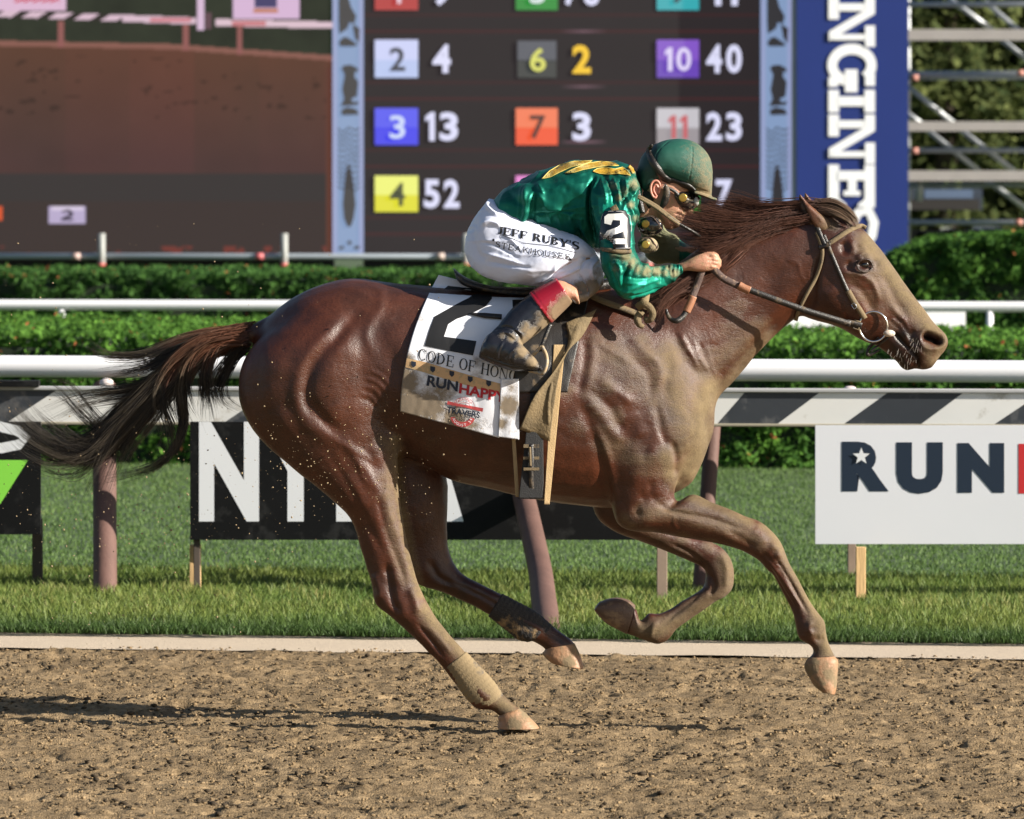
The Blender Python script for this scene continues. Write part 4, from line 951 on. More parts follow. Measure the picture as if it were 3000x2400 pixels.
st(c4([(1560, 1500), (1660, 1560), (1760, 1620)]), 8, -.008)
st(c4([(1730, 1500), (1790, 1540), (1810, 1600)]), 12, .007)
st(c4([(1790, 1650), (1840, 1690), (1900, 1760), (1960, 1860)]), 7, -.009)
# lower foreleg
S.GAIN = 1.2; S.WG = 1.0
cl = lambda L_: [(1700+x/2.3, 1350+y/2.3) for x, y in L_]
st(cl([(1300, 640), (1360, 720), (1420, 820), (1480, 930), (1540, 1040)]), 5, -.007)
st(cl([(1250, 680), (1320, 790), (1390, 910), (1450, 1010)]), 5, -.005)
st(cl([(1280, 690), (1350, 780), (1420, 880), (1490, 990)]), 4, .004)
st(cl([(1560, 1080), (1540, 1130), (1570, 1180)]), 9, .007)
st(cl([(1580, 1190), (1620, 1210), (1650, 1190)]), 8, -.006)
st(cl([(1270, 560), (1330, 600), (1330, 660)]), 10, .006)
# far foreleg tendon groove
st(cl([(700, 540), (780, 600), (840, 660), (850, 720)]), 7, -.010)
S.GAIN = .5; S.WG = 1.2
# ---- neck
st(c4([(1200, 200), (1260, 330), (1330, 420), (1420, 470)]), 12, -.010)
st(c4([(1240, 180), (1320, 300), (1400, 380), (1470, 440)]), 10, .008)
for k in range(6):
    st(c4([(1200+45*k, 150+20*k), (1260+40*k, 270+22*k), (1340+30*k, 380+18*k)]), 3.5, .0035 if k % 2 else -.0035)
st([(2330, 900), (2260, 960), (2190, 1040), (2140, 1110)], 10, -.010)
st([(2300, 880), (2230, 950), (2170, 1010), (2110, 1090)], 14, .008)
st([(2300, 760), (2335, 770), (2345, 800), (2360, 830)], 4, .004)
st([(2290, 770), (2230, 850), (2130, 930), (2060, 960)], 26, -.006)
S.GAIN = .85; S.WG = 1.0
# ---- head
ch = lambda L_: [(2100+x/2.654, 500+y/2.654) for x, y in L_]
st(ch([(820, 620), (780, 760), (760, 900), (740, 1020), (700, 1110)]), 11, -.014)
st(ch([(870, 900), (900, 1000), (960, 1090), (1040, 1140)]), 34, .007)
st(ch([(950, 780), (1080, 800), (1190, 850), (1240, 940), (1270, 1040)]), 8, .007)
st(ch([(1010, 860), (1120, 930), (1180, 1020), (1230, 1120)]), 14, -.008)
st(ch([(1290, 800), (1340, 900), (1400, 1020), (1480, 1120)]), 14, -.006)
st(ch([(1350, 1050), (1430, 1130), (1480, 1180)]), 8, .005)
st(ch([(1080, 690), (1140, 650), (1200, 690)]), 10, .009)
st(ch([(960, 560), (1000, 600), (960, 640)]), 14, -.011)
st(ch([(1030, 540), (1060, 610), (1040, 650)]), 10, .006)
st(ch([(1120, 590), (1150, 600)]), 5, .005, taper=False)
st(ch([(1040, 700), (1020, 750), (1060, 790)]), 7, -.008)
# eye socket
st(ch([(1120, 732), (1180, 738)]), 9, -.010, taper=False)
st(ch([(1085, 725), (1130, 692), (1190, 700), (1220, 740)]), 4, .007)
st(ch([(1090, 745), (1130, 775), (1190, 765)]), 4, .006)
st(ch([(1230, 690), (1250, 760)]), 8, -.005)
# nostril
st(ch([(1630, 1290), (1680, 1310), (1720, 1325)]), 10, -.026, taper=False)
st(ch([(1580, 1300), (1610, 1250), (1690, 1248), (1760, 1280), (1770, 1340), (1700, 1385), (1620, 1380), (1585, 1330), (1580, 1300)]), 7, .008, taper=False)
st(ch([(1540, 1240), (1500, 1300), (1540, 1370)]), 9, -.008)
# mouth
st(ch([(1390, 1270), (1440, 1330), (1510, 1400), (1560, 1460), (1572, 1550)]), 3.5, -.013, side=1, taper=False)
st(ch([(1440, 1240), (1490, 1310), (1550, 1380), (1610, 1450)]), 6, .006)
st(ch([(1330, 1300), (1400, 1380), (1470, 1460)]), 10, .005)
for k in range(4):
    st(ch([(1330+25*k, 1160-12*k), (1390+25*k, 1200-6*k), (1430+25*k, 1250)]), 3, .0035 if k % 2 else -.003)
S.GAIN = 1.0
st([(2050, 1745), (2000, 1782), (1950, 1822)], 5, -.006, 0); st([(2040, 1765), (1990, 1803), (1945, 1840)], 6, .003, 0)
st([(2108, 1615), (2128, 1665), (2124, 1722)], 9, .007, 0); st([(2078, 1680), (2092, 1715), (2078, 1748)], 7, -.007, 0)
st([(1960, 1590), (2030, 1625), (2070, 1665)], 6, -.006, 0); st([(1925, 1820), (1912, 1845), (1905, 1870)], 7, .006, 0)
st([(1340, 1712), (1420, 1752), (1500, 1800)], 5, -.006, 0); st([(1255, 1640), (1285, 1690), (1330, 1715)], 10, -.009, 0); st([(1500, 1800), (1560, 1830), (1600, 1850)], 6, .005, 0)
# nostril and mouth, cut deeper
st(ch([(1640, 1292), (1685, 1310), (1722, 1330)]), 9, -.030, taper=False)
st(ch([(1400, 1285), (1450, 1345), (1515, 1410), (1562, 1470), (1574, 1560)]), 3.2, -.012, side=1, taper=False)
S.upd()
S.lap(1, None, 0.35)
# coarse life: veins, uneven muscle
nz = fbm(S.co, 7.0, 3, 1.0)*0.0035+fbm(S.co, 16.0, 2, 2.0, (.6, 1, 1))*0.0016
S.co += S.no*nz[:, None]; S.upd()
hm = S.me
# ---- mud map and colour map (dried track dirt; dark skin and painted shade in the coat)
px, py = S.px, S.py
near = np.clip(-S.no[:, 1]*1.5+0.6, 0, 1)
mud = np.zeros(S.n)
def mudblob(pts, r, a, near_only=False):
    global mud
    p = crom(pts, 4) if len(pts) > 2 else np.asarray(pts, float)
    d = np.full(S.n, 1e9)
    for q in p: d = np.minimum(d, (px-q[0])**2+(py-q[1])**2)
    mud = np.maximum(mud, a*np.exp(-d/(r*r)))
mudblob(c4([(1450, 560), (1380, 760), (1390, 950), (1320, 1100)]), 60, 1.0)
mudblob(c4([(1180, 330), (1200, 480), (1250, 640), (1280, 800), (1290, 950)]), 60, .75)
mudblob(c4([(1000, 230), (1080, 380), (1090, 560)]), 35, .55)
mudblob(c4([(1150, 1000), (1200, 1150), (1350, 1280), (1500, 1340), (1700, 1440)]), 34, .85)
mudblob(c4([(760, 520), (820, 740)]), 34, .55)
mudblob(c4([(480, 400), (480, 560)]), 40, .5)
mudblob(c4([(660, 420), (680, 660), (780, 880)]), 45, .38)
mudblob(c4([(1960, 330), (1800, 560), (1650, 760), (1560, 900)]), 50, .6)
mudblob([(2250, 990), (2190, 1060), (2130, 1130)], 34, .75)
mudblob([(2160, 900), (2120, 1000), (2060, 1060)], 60, .35)
mudblob([(2256, 1535), (2305, 1605), (2345, 1690), (2390, 1780), (2420, 1850), (2430, 1900)], 40, 1.05)
mudblob([(2130, 1640), (2130, 1730), (2060, 1770), (1980, 1820), (1920, 1850), (1880, 1845)], 40, .85)
mudblob([(2000, 1580), (2080, 1600)], 30, .6)
mudblob([(1850, 1540), (1830, 1520)], 26, .7)
mudblob([(1158, 1290), (1165, 1380), (1172, 1470), (1188, 1560), (1210, 1660), (1232, 1740)], 24, 1.0)
mudblob([(1120, 1290), (1150, 1330), (1140, 1400), (1150, 1520)], 26, .7)
mudblob([(1250, 1790), (1300, 1850), (1340, 1900), (1400, 1970), (1450, 2030), (1490, 2080)], 34, 1.0)
mudblob([(1110, 1200), (1130, 1180)], 26, .35)
mudblob([(1230, 835), (1165, 830), (1290, 850)], 22, .5)
mudblob([(1270, 1290), (1300, 1330)], 40, .3)
mudblob([(1400, 1390), (1500, 1440)], 22, .35)
mudblob([(1500, 1780), (1560, 1830), (1620, 1880)], 22, .3)
mudblob([(2230, 960), (2180, 1000), (2120, 1040), (2060, 1090)], 60, .5)
mudblob([(1760, 1010), (1830, 1060), (1900, 1130), (1960, 1220)], 70, .45)
mudblob([(1780, 1300), (1880, 1350), (1960, 1380)], 55, .5)
mudblob([(1880, 1500), (1980, 1500), (2080, 1530), (2180, 1560), (2230, 1590)], 40, .6)
mudblob([(1720, 1150), (1690, 1250)], 40, .4)
mudblob([(2500, 820), (2560, 900), (2620, 960)], 40, .4)
mudblob([(1130, 1400), (1150, 1500), (1160, 1600), (1190, 1700)], 34, .55)
mudblob([(1870, 1540), (1950, 1590), (2040, 1630)], 30, .45)
# head: the front of the face
mudblob(ch([(1180, 560), (1330, 760), (1460, 950), (1590, 1120), (1700, 1230)]), 44, .95)
mudblob(ch([(1230, 830), (1330, 950), (1430, 1080)]), 40, .6)
mudblob(ch([(1760, 1300), (1740, 1400), (1690, 1500), (1620, 1390)]), 26, .85)
mudblob(ch([(900, 420), (820, 330)]), 24, .6)
mudblob(ch([(1180, 780), (1120, 800)]), 14, .5)
col = np.tile(np.array([0.050, 0.0142, 0.0060]), (S.n, 1))
dark = np.zeros(S.n)
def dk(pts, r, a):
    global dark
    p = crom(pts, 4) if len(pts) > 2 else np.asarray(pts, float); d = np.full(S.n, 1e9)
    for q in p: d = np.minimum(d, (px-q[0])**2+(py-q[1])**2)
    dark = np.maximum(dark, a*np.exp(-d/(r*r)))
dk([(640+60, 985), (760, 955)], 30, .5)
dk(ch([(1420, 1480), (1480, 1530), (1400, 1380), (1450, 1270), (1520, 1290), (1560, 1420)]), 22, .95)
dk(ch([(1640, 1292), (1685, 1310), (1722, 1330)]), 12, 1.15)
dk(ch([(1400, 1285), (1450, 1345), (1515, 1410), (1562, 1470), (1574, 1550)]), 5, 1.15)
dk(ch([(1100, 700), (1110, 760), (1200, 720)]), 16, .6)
dk([(1600, 1830), (1500, 1780), (1400, 1730), (1300, 1700), (1640, 1880)], 40, .6)  # far hind leg: shade darkened into the coat colour
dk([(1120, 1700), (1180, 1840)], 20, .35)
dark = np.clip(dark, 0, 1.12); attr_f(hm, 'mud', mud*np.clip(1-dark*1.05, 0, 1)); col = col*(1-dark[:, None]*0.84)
redder = np.clip(fbm(S.co, 3.0, 2, 4.0)+.3, 0, 1)
col = col*(1+redder[:, None]*np.array([.25, .12, .05]))
attr_c(hm, 'coat', col)
horse_bvh = BVHTree.FromPolygons([tuple(c) for c in S.co], [tuple(p.vertices) for p in hm.polygons])
def coat_material():
    m, nt, b = nm('chestnut_coat')
    L = nt.links.new
    a = N(nt, 'ShaderNodeAttribute', attribute_name='coat'); mu = N(nt, 'ShaderNodeAttribute', attribute_name='mud')
    tc = N(nt, 'ShaderNodeTexCoord')
    mp = N(nt, 'ShaderNodeMapping'); mp.inputs['Scale'].default_value = (0.16, 1, 1); mp.inputs['Rotation'].default_value = (0, math.radians(35), 0)
    L(tc.outputs['Object'], mp.inputs['Vector'])
    hair = N(nt, 'ShaderNodeTexNoise', inputs={'Scale': 420.0, 'Detail': 3.0}); L(mp.outputs['Vector'], hair.inputs['Vector'])
    big = N(nt, 'ShaderNodeTexNoise', inputs={'Scale': 9.0, 'Detail': 6.0, 'Roughness': .65}); L(tc.outputs['Object'], big.inputs['Vector'])
    mr = N(nt, 'ShaderNodeMapRange', inputs={'From Min': .3, 'From Max': .7, 'To Min': .62, 'To Max': 1.35}); L(big.outputs['Fac'], mr.inputs['Value'])
    hr = N(nt, 'ShaderNodeMapRange', inputs={'From Min': .3, 'From Max': .7, 'To Min': .8, 'To Max': 1.2}); L(hair.outputs['Fac'], hr.inputs['Value'])
    mm = N(nt, 'ShaderNodeMath', operation='MULTIPLY'); L(mr.outputs[0], mm.inputs[0]); L(hr.outputs[0], mm.inputs[1])
    vm = N(nt, 'ShaderNodeVectorMath', operation='SCALE'); L(a.outputs['Color'], vm.inputs[0]); L(mm.outputs[0], vm.inputs['Scale'])
    # mud: thick where the map says, broken up by noise
    g = N(nt, 'ShaderNodeTexNoise', inputs={'Scale': 26.0, 'Detail': 10.0, 'Roughness': .72}); L(mp.outputs['Vector'], g.inputs['Vector'])
    g2 = N(nt, 'ShaderNodeTexNoise', inputs={'Scale': 230.0, 'Detail': 4.0, 'Roughness': .7}); L(tc.outputs['Object'], g2.inputs['Vector'])
    ad = N(nt, 'ShaderNodeMath', operation='MULTIPLY_ADD', inputs={1: 1.15, 2: -0.42}); L(mu.outputs['Fac'], ad.inputs[0])
    a2 = N(nt, 'ShaderNodeMath', operation='ADD'); L(ad.outputs[0], a2.inputs[0]); L(g.outputs['Fac'], a2.inputs[1])
    g3 = N(nt, 'ShaderNodeMath', operation='MULTIPLY_ADD', inputs={1: .5, 2: -0.25}); L(g2.outputs['Fac'], g3.inputs[0])
    a3 = N(nt, 'ShaderNodeMath', operation='ADD'); L(a2.outputs[0], a3.inputs[0]); L(g3.outputs[0], a3.inputs[1])
    fr = N(nt, 'ShaderNodeMapRange', inputs={'From Min': .36, 'From Max': 1.22, 'To Max': .92}); L(a3.outputs[0], fr.inputs['Value'])
    # specks of thrown dirt everywhere
    vo = N(nt, 'ShaderNodeTexVoronoi', inputs={'Scale': 85.0}); L(tc.outputs['Object'], vo.inputs['Vector'])
    vs = N(nt, 'ShaderNodeMapRange', inputs={'From Min': .16, 'From Max': .10, 'To Max': .55}); L(vo.outputs['Distance'], vs.inputs['Value'])
    sel = N(nt, 'ShaderNodeMath', operation='GREATER_THAN', inputs={1: .62}); L(g.outputs['Fac'], sel.inputs[0])
    vs2 = N(nt, 'ShaderNodeMath', operation='MULTIPLY'); L(vs.outputs[0], vs2.inputs[0]); L(sel.outputs[0], vs2.inputs[1])
    mxm = N(nt, 'ShaderNodeMath', operation='MAXIMUM'); L(fr.outputs[0], mxm.inputs[0]); L(vs2.outputs[0], mxm.inputs[1])
    mc = N(nt, 'ShaderNodeMix', data_type='RGBA'); gm_ = N(nt, 'ShaderNodeMath', operation='MULTIPLY_ADD', inputs={1: 1.7, 2: -.45}); gq = N(nt, 'ShaderNodeMath', operation='MULTIPLY_ADD', inputs={1: .5}); gh = N(nt, 'ShaderNodeMath', operation='MULTIPLY', inputs={1: .5}); L(big.outputs['Fac'], gh.inputs[0]); L(g2.outputs['Fac'], gq.inputs[0]); L(gh.outputs[0], gq.inputs[2]); L(gq.outputs[0], gm_.inputs[0]); L(gm_.outputs[0], mc.inputs['Factor'])
    mc.inputs['A'].default_value = rgba((.050, .033, .016)); mc.inputs['B'].default_value = rgba((.285, .212, .108))
    mx = N(nt, 'ShaderNodeMix', data_type='RGBA'); L(mxm.outputs[0], mx.inputs['Factor']); L(vm.outputs[0], mx.inputs['A']); L(mc.outputs['Result'], mx.inputs['B'])
    L(mx.outputs['Result'], b.inputs['Base Color'])
    ro = N(nt, 'ShaderNodeMapRange', inputs={'To Min': .37, 'To Max': .95}); L(mxm.outputs[0], ro.inputs['Value']); L(ro.outputs[0], b.inputs['Roughness'])
    b.inputs['Specular IOR Level'].default_value = .52
    b.inputs['Anisotropic'].default_value = .4
    b.inputs['Sheen Weight'].default_value = .0; b.inputs['Sheen Roughness'].default_value = .4; b.inputs['Sheen Tint'].default_value = rgba((.8, .5, .35))
    wr = N(nt, 'ShaderNodeTexWave', inputs={'Scale': 14.0, 'Distortion': 9.0, 'Detail': 3.0, 'Detail Scale': 1.6}); L(mp.outputs['Vector'], wr.inputs['Vector'])
    b1 = N(nt, 'ShaderNodeBump', inputs={'Strength': .32, 'Distance': .005}); L(hair.outputs['Fac'], b1.inputs['Height'])
    b2 = N(nt, 'ShaderNodeBump', inputs={'Strength': .5, 'Distance': .006}); L(mxm.outputs[0], b2.inputs['Height']); L(b1.outputs[0], b2.inputs['Normal'])
    b3 = N(nt, 'ShaderNodeBump', inputs={'Strength': .4, 'Distance': .014}); L(big.outputs['Fac'], b3.inputs['Height']); L(b2.outputs[0], b3.inputs['Normal'])
    L(b3.outputs[0], b.inputs['Normal'])
    return m
M_coat = coat_material()
horse = thing('horse', 'chestnut racehorse at full gallop, muddy chest and legs, carrying a crouched jockey', 'horse', (0.2, 0, 0))
part('body', hm, M_coat, horse)
# ------------------------------------------------------------------ helpers that lay things on a surface
CAMP = Vector((0, CAMY, CAMZ))
def hit(bvh, px, py, default_y=None):
    q = W(px, py, 0.0); d = (Vector(q)-CAMP).normalized()
    loc, no, i, dist = bvh.ray_cast(CAMP, d)
    if loc is None:
        if default_y is None: return None, None
        return Vector(W(px, py, default_y)), Vector((0, -1, 0))
    if no.dot(d) > 0: no = -no
    return loc, no
def smooth1(a, k=1):
    a = np.array(a, float)
    for _ in range(k):
        b = a.copy(); b[1:-1] = (a[:-2]+2*a[1:-1]+a[2:])/4; a = b
    return a
def strap_mesh(pts, width, bvh, lift=.002, th=.004, sub=8, y0=-.1, sm=4, jag=0.0):
    """a leather strap lying on the surface the bvh describes"""
    p = crom(pts, sub) if len(pts) > 2 else np.linspace(pts[0], pts[1], 12)
    wd = np.interp(np.linspace(0, 1, len(p)), np.linspace(0, 1, len(width)), width) if np.ndim(width) else np.full(len(p), float(width))
    t = np.gradient(p, axis=0); t /= np.linalg.norm(t, axis=1)[:, None]+1e-9
    n2 = np.stack([-t[:, 1], t[:, 0]], 1)
    rows = []
    ly = y0
    ys = [[], [], []]; nos = []
    for i in range(len(p)):
        for k, s in enumerate((-.5, 0, .5)):
            q = p[i]+n2[i]*wd[i]*s
            loc, no = hit(bvh, q[0], q[1], ly)
            ys[k].append(loc.y)
            if k == 1: nos.append(no); ly = loc.y
    ym = np.minimum(np.minimum(ys[0], ys[1]), ys[2])
    ym = smooth1(ym, sm)
    Y = [smooth1((np.array(ys[k])+ym)/2, sm) for k in range(3)]
    rings = []
    for i in range(len(p)):
        a = W(*(p[i]-n2[i]*wd[i]*.5), Y[0][i]-lift); b = W(*(p[i]), min(Y[1][i], (Y[0][i]+Y[2][i])/2)-lift-.0008); c = W(*(p[i]+n2[i]*wd[i]*.5), Y[2][i]-lift)
        off = np.array([0, -th, 0])
        rings.append([a, b, c, c+off, b+off*1.15, a+off])
    return tubemesh(np.array(rings))
def bvh_surf(bvh, y0=-.2):
    def f(x, y):
        loc, no = hit(bvh, x, y, y0)
        if no.y > -.15: no = Vector((no.x, -.5, no.z)).normalized()
        return loc, no
    return f
def bvh_of(me):
    n = len(me.vertices); co = np.empty(n*3, np.float32); me.vertices.foreach_get('co', co); co = co.reshape(-1, 3)
    return BVHTree.FromPolygons([tuple(c) for c in co.tolist()], [tuple(p.vertices) for p in me.polygons])
# ------------------------------------------------------------------ hair
def strands(guides, per_clump, seg, rad, seed, colfn, jit=1.0):
    """guides: dict(p=[(px,py,y)...], n=clumps, s0, s1 = spread in px at root and tip, tight, len)"""
    r = np.random.default_rng(seed); V, Cc, F = [], [], []; off = 0
    th = np.array([0, 2.094, 4.189])
    for gi, g in enumerate(guides):
        p = crom(np.array(g['p'], float), 8); m = len(p); tt = np.linspace(0, 1, m)
        for c in range(g['n']):
            o0 = r.normal(0, 1, 3)*g['s0']; o1 = r.normal(0, 1, 3)*g['s1']; Lc = r.uniform(g.get('l0', .72), 1.0)
            ph = r.uniform(0, 6.28, 2); wf = r.uniform(3, 7); wa = r.uniform(.3, 1.0)*g.get('wave', 6)
            shade = r.uniform(0, 1)
            for k in range(per_clump):
                L = Lc*r.uniform(.85, 1.03) if r.random() > .06 else Lc*1.15
                t = np.linspace(r.uniform(0, .06), min(L, 1.0), seg)
                q = np.stack([np.interp(t, tt, p[:, j]) for j in range(3)], 1)
                if L > 1: q[-1] += (q[-1]-q[-3])*.6
                sp = g['s0']*(1-t)+g['s1']*t
                e = r.normal(0, 1, 3)
                tight = g.get('tight', .35)
                dx = o0[0]*(1-t)+o1[0]*t+e[0]*sp*tight*(1-.65*t**2)+wa*np.sin(wf*t+ph[0])*t+r.normal(0, 1)*1.3*t*jit
                dy = o0[1]*(1-t)+o1[1]*t+e[1]*sp*tight*(1-.65*t**2)+wa*np.sin(wf*t*1.3+ph[1])*t+r.normal(0, 1)*1.3*t*jit
                dd = (o0[2]*(1-t)+o1[2]*t+e[2]*sp*tight)*g.get('depth', .0011)
                w = W(q[:, 0]+dx, q[:, 1]+dy, q[:, 2]+dd)
                tn = np.gradient(w, axis=0); tn /= np.linalg.norm(tn, axis=1)[:, None]+1e-9
                a = np.cross(tn, [0, 1, 0]); a /= np.linalg.norm(a, axis=1)[:, None]+1e-9; b = np.cross(tn, a)
                rr = rad*r.uniform(.6, 1.25)*(1-.85*np.linspace(0, 1, seg)**2.5)
                ring = w[:, None]+rr[:, None, None]*(a[:, None]*np.cos(th)[None, :, None]+b[:, None]*np.sin(th)[None, :, None])
                V.append(ring.reshape(-1, 3)); cc = colfn(t, shade, r.random(), gi)
                Cc.append(np.repeat(cc, 3, axis=0)); F.append(off); off += seg*3
    V = np.concatenate(V); Cc = np.concatenate(Cc)
    i = np.arange(seg-1)[:, None]; j = np.arange(3)[None, :]
    f0 = np.stack([i*3+j, i*3+(j+1) % 3, (i+1)*3+(j+1) % 3, (i+1)*3+j], -1).reshape(-1, 4)
    F = (np.array(F)[:, None, None]+f0[None]).reshape(-1, 4)
    me = mesh_np('hair', V, F, True); attr_c(me, 'hair', Cc); return me
def hair_material(name):
    m, nt, b = nm(name); a = N(nt, 'ShaderNodeAttribute', attribute_name='hair')
    nt.links.new(a.outputs['Color'], b.inputs['Base Color'])
    b.inputs['Roughness'].default_value = .42; b.inputs['Specular IOR Level'].default_value = .45
    return m
M_hair = hair_material('horse_hair')
lerp = lambda a, b, t: np.asarray(a)[None]*(1-t[:, None])+np.asarray(b)[None]*t[:, None]
def tail_col(t, shade, u, gi):
    k0 = .34 if gi in (0, 7, 8, 9) else .16
    c = lerp((.15, .058, .032), (.012, .010, .010), np.clip((t-k0+.04)*3.6, 0, 1)) if gi not in (5, 6) else lerp((.02, .012, .01), (.010, .009, .009), t)
    if shade > .55 or u > .85: c = c*.6+np.array([.17, .14, .10])*.38*np.clip(t*2, .1, 1)[:, None]
    return c*(.6+.7*u)
tg = [
 dict(p=[(745, 955, 0), (690, 968, 0), (620, 972, 0), (540, 990, 0), (460, 1022, 0), (400, 1040, 0), (310, 1040, 0), (270, 1020, 0)], n=30, s0=5, s1=10, l0=.55),
 dict(p=[(735, 965, 0), (660, 978, -.01), (570, 1008, -.01), (480, 1050, -.01), (400, 1076, -.01), (300, 1090, 0)], n=40, s0=9, s1=17, l0=.62),
 dict(p=[(730, 975, 0), (650, 985, -.02), (550, 1040, -.02), (450, 1120, -.01), (350, 1145, 0), (250, 1160, 0), (150, 1205, 0)], n=36, s0=9, s1=24, l0=.55),
 dict(p=[(725, 980, 0), (640, 995, -.03), (560, 1040, -.03), (480, 1120, -.02), (400, 1210, -.01), (330, 1290, 0), (285, 1390, 0)], n=110, s0=11, s1=34, l0=.72, wave=8),
 dict(p=[(725, 980, 0), (600, 1020, .01), (480, 1120, .02), (380, 1210, .02), (290, 1300, .02), (215, 1330, .02), (120, 1290, .02), (50, 1220, .01)], n=130, s0=12, s1=36, l0=.66, wave=14),
 dict(p=[(722, 985, .01), (640, 1020, .02), (570, 1070, .03), (535, 1150, .03), (540, 1240, .03), (505, 1320, .02), (430, 1372, .01), (300, 1405, 0)], n=24, s0=10, s1=13, l0=.6, wave=9),
 dict(p=[(728, 1000, 0), (695, 1030, 0), (662, 1080, 0), (640, 1125, 0), (650, 1170, 0), (700, 1200, 0)], n=16, s0=9, s1=18, l0=.45, wave=9),
 dict(p=[(715, 985, -.03), (650, 1000, -.04), (615, 1050, -.04), (600, 1110, -.04), (608, 1165, -.03), (612, 1215, -.03)], n=30, s0=10, s1=15, l0=.6, wave=9),
 dict(p=[(710, 985, -.03), (620, 1000, -.05), (560, 1050, -.05), (535, 1120, -.04), (540, 1180, -.04), (565, 1245, -.03)], n=34, s0=10, s1=18, l0=.6, wave=9),
 dict(p=[(700, 985, -.03), (600, 1000, -.05), (520, 1055, -.05), (480, 1120, -.04), (472, 1180, -.04), (505, 1280, -.03), (470, 1345, -.02)], n=34, s0=10, s1=20, l0=.6, wave=10),
 dict(p=[(600, 1020, .01), (480, 1110, .02), (400, 1200, .02), (330, 1260, .02), (270, 1230, .02), (190, 1140, .02), (120, 1130, .02)], n=12, s0=12, s1=26, l0=.7, wave=14),
]
part('tail', strands(tg, 14, 20, .00115, 3, tail_col, 2.4), M_hair, horse)
def mane_col(t, shade, u, gi):
    c = lerp((.055, .022, .014), (.115, .052, .034), t)
    if gi in (6, 7): c = c*1.25
    return c*(.55+.9*u*shade+.35*u)
mg = [
 dict(p=[(2420, 606, -.01), (2360, 604, -.03), (2290, 612, -.03), (2220, 612, -.02), (2150, 600, 0), (2080, 600, 0)], n=26, s0=8, s1=15),
 dict(p=[(2360, 625, -.03), (2290, 634, -.05), (2210, 640, -.05), (2130, 632, -.04), (2060, 618, -.03), (2010, 620, -.03)], n=30, s0=9, s1=16),
 dict(p=[(2320, 640, -.05), (2240, 655, -.075), (2160, 665, -.08), (2080, 665, -.07), (2010, 655, -.06), (1970, 640, -.06)], n=34, s0=10, s1=18),
 dict(p=[(2290, 650, -.06), (2200, 680, -.09), (2120, 700, -.10), (2050, 700, -.09), (1990, 690, -.08)], n=34, s0=12, s1=15),
 dict(p=[(2240, 665, -.07), (2170, 700, -.10), (2110, 725, -.115), (2060, 735, -.11), (2010, 722, -.10)], n=26, s0=12, s1=14),
 dict(p=[(2220, 675, -.08), (2170, 715, -.11), (2135, 745, -.12), (2120, 775, -.125), (2108, 800, -.125)], n=26, s0=12, s1=12, wave=9),
 dict(p=[(2260, 660, -.07), (2200, 690, -.10), (2160, 715, -.12), (2140, 745, -.125), (2145, 770, -.12)], n=22, s0=12, s1=12, wave=9),
 dict(p=[(2160, 720, -.09), (2120, 760, -.12), (2085, 790, -.125), (2040, 815, -.13), (1990, 850, -.15), (1940, 870, -.17)], n=34, s0=12, s1=12, wave=4),
 dict(p=[(2110, 770, -.10), (2060, 800, -.13), (2010, 830, -.15), (1960, 850, -.17), (1900, 880, -.19)], n=34, s0=13, s1=12, wave=4),
 dict(p=[(2060, 790, -.10), (2010, 820, -.15), (1970, 850, -.17), (1930, 890, -.19), (1910, 930, -.20)], n=22, s0=13, s1=12, wave=4),
 dict(p=[(2410, 618, -.04), (2350, 640, -.06), (2290, 650, -.07), (2220, 662, -.075), (2180, 668, -.08)], n=24, s0=7, s1=9),
 dict(p=[(2330, 620, .01), (2200, 620, .05), (2080, 640, .06), (2000, 650, .06)], n=24, s0=12, s1=22),
 dict(p=[(2200, 680, .03), (2120, 720, .08), (2060, 760, .10), (1980, 800, .12)], n=26, s0=16, s1=22),
]
for g_ in mg[5:10]: g_['p'] = [(x, y+4, z+.022) for x, y, z in g_['p']]
for g_ in (mg[5], mg[6]): g_['n'] = 14; g_['s1'] = 9
for g_ in mg: g_['s1'] *= 1.15; g_['wave'] = g_.get('wave', 6)*1.4; g_['l0'] = .55; g_['tight'] = .5
part('mane', strands(mg, 13, 15, .00105, 5, mane_col, 2.2), M_hair, horse)
def fore_col(t, shade, u, gi):
    return lerp((.09, .05, .034), (.16, .11, .07), t)*(.6+.7*u)
fg = [dict(p=[(2385, 600, -.03), (2430, 598, -.045), (2470, 614, -.06), (2500, 640, -.065), (2512, 656, -.06)], n=22, s0=7, s1=6, wave=2),
      dict(p=[(2390, 598, .0), (2430, 590, .0), (2475, 612, .0), (2508, 648, .0)], n=20, s0=7, s1=6, wave=2),
      dict(p=[(2395, 615, -.05), (2440, 622, -.075), (2475, 640, -.085), (2500, 658, -.08)], n=18, s0=6, s1=5, wave=2)]
part('forelock', strands(fg, 12, 10, .0012, 9, fore_col), M_hair, horse)
# whiskers on the lips
wv = []
for k in range(46):
    x = random.uniform(2600, 2690) if k < 30 else random.uniform(2670, 2700); y = random.uniform(1020, 1070) if k < 30 else random.uniform(990, 1020)
    loc, no = hit(horse_bvh, x, y)
    if loc is None: continue
    d = np.array([random.uniform(-.6, .1), -.7, random.uniform(-1, -.2)]); d /= np.linalg.norm(d); l = random.uniform(.012, .034)
    p0 = np.array(loc); wv.append(tube([p0, p0+d*l*.5, p0+d*l+np.array([0, 0, -.003])], [.0006, .0003], n=3))
part('whiskers', to_mesh('whiskers', wv), simple('whisker', (.10, .08, .06), .5), horse)
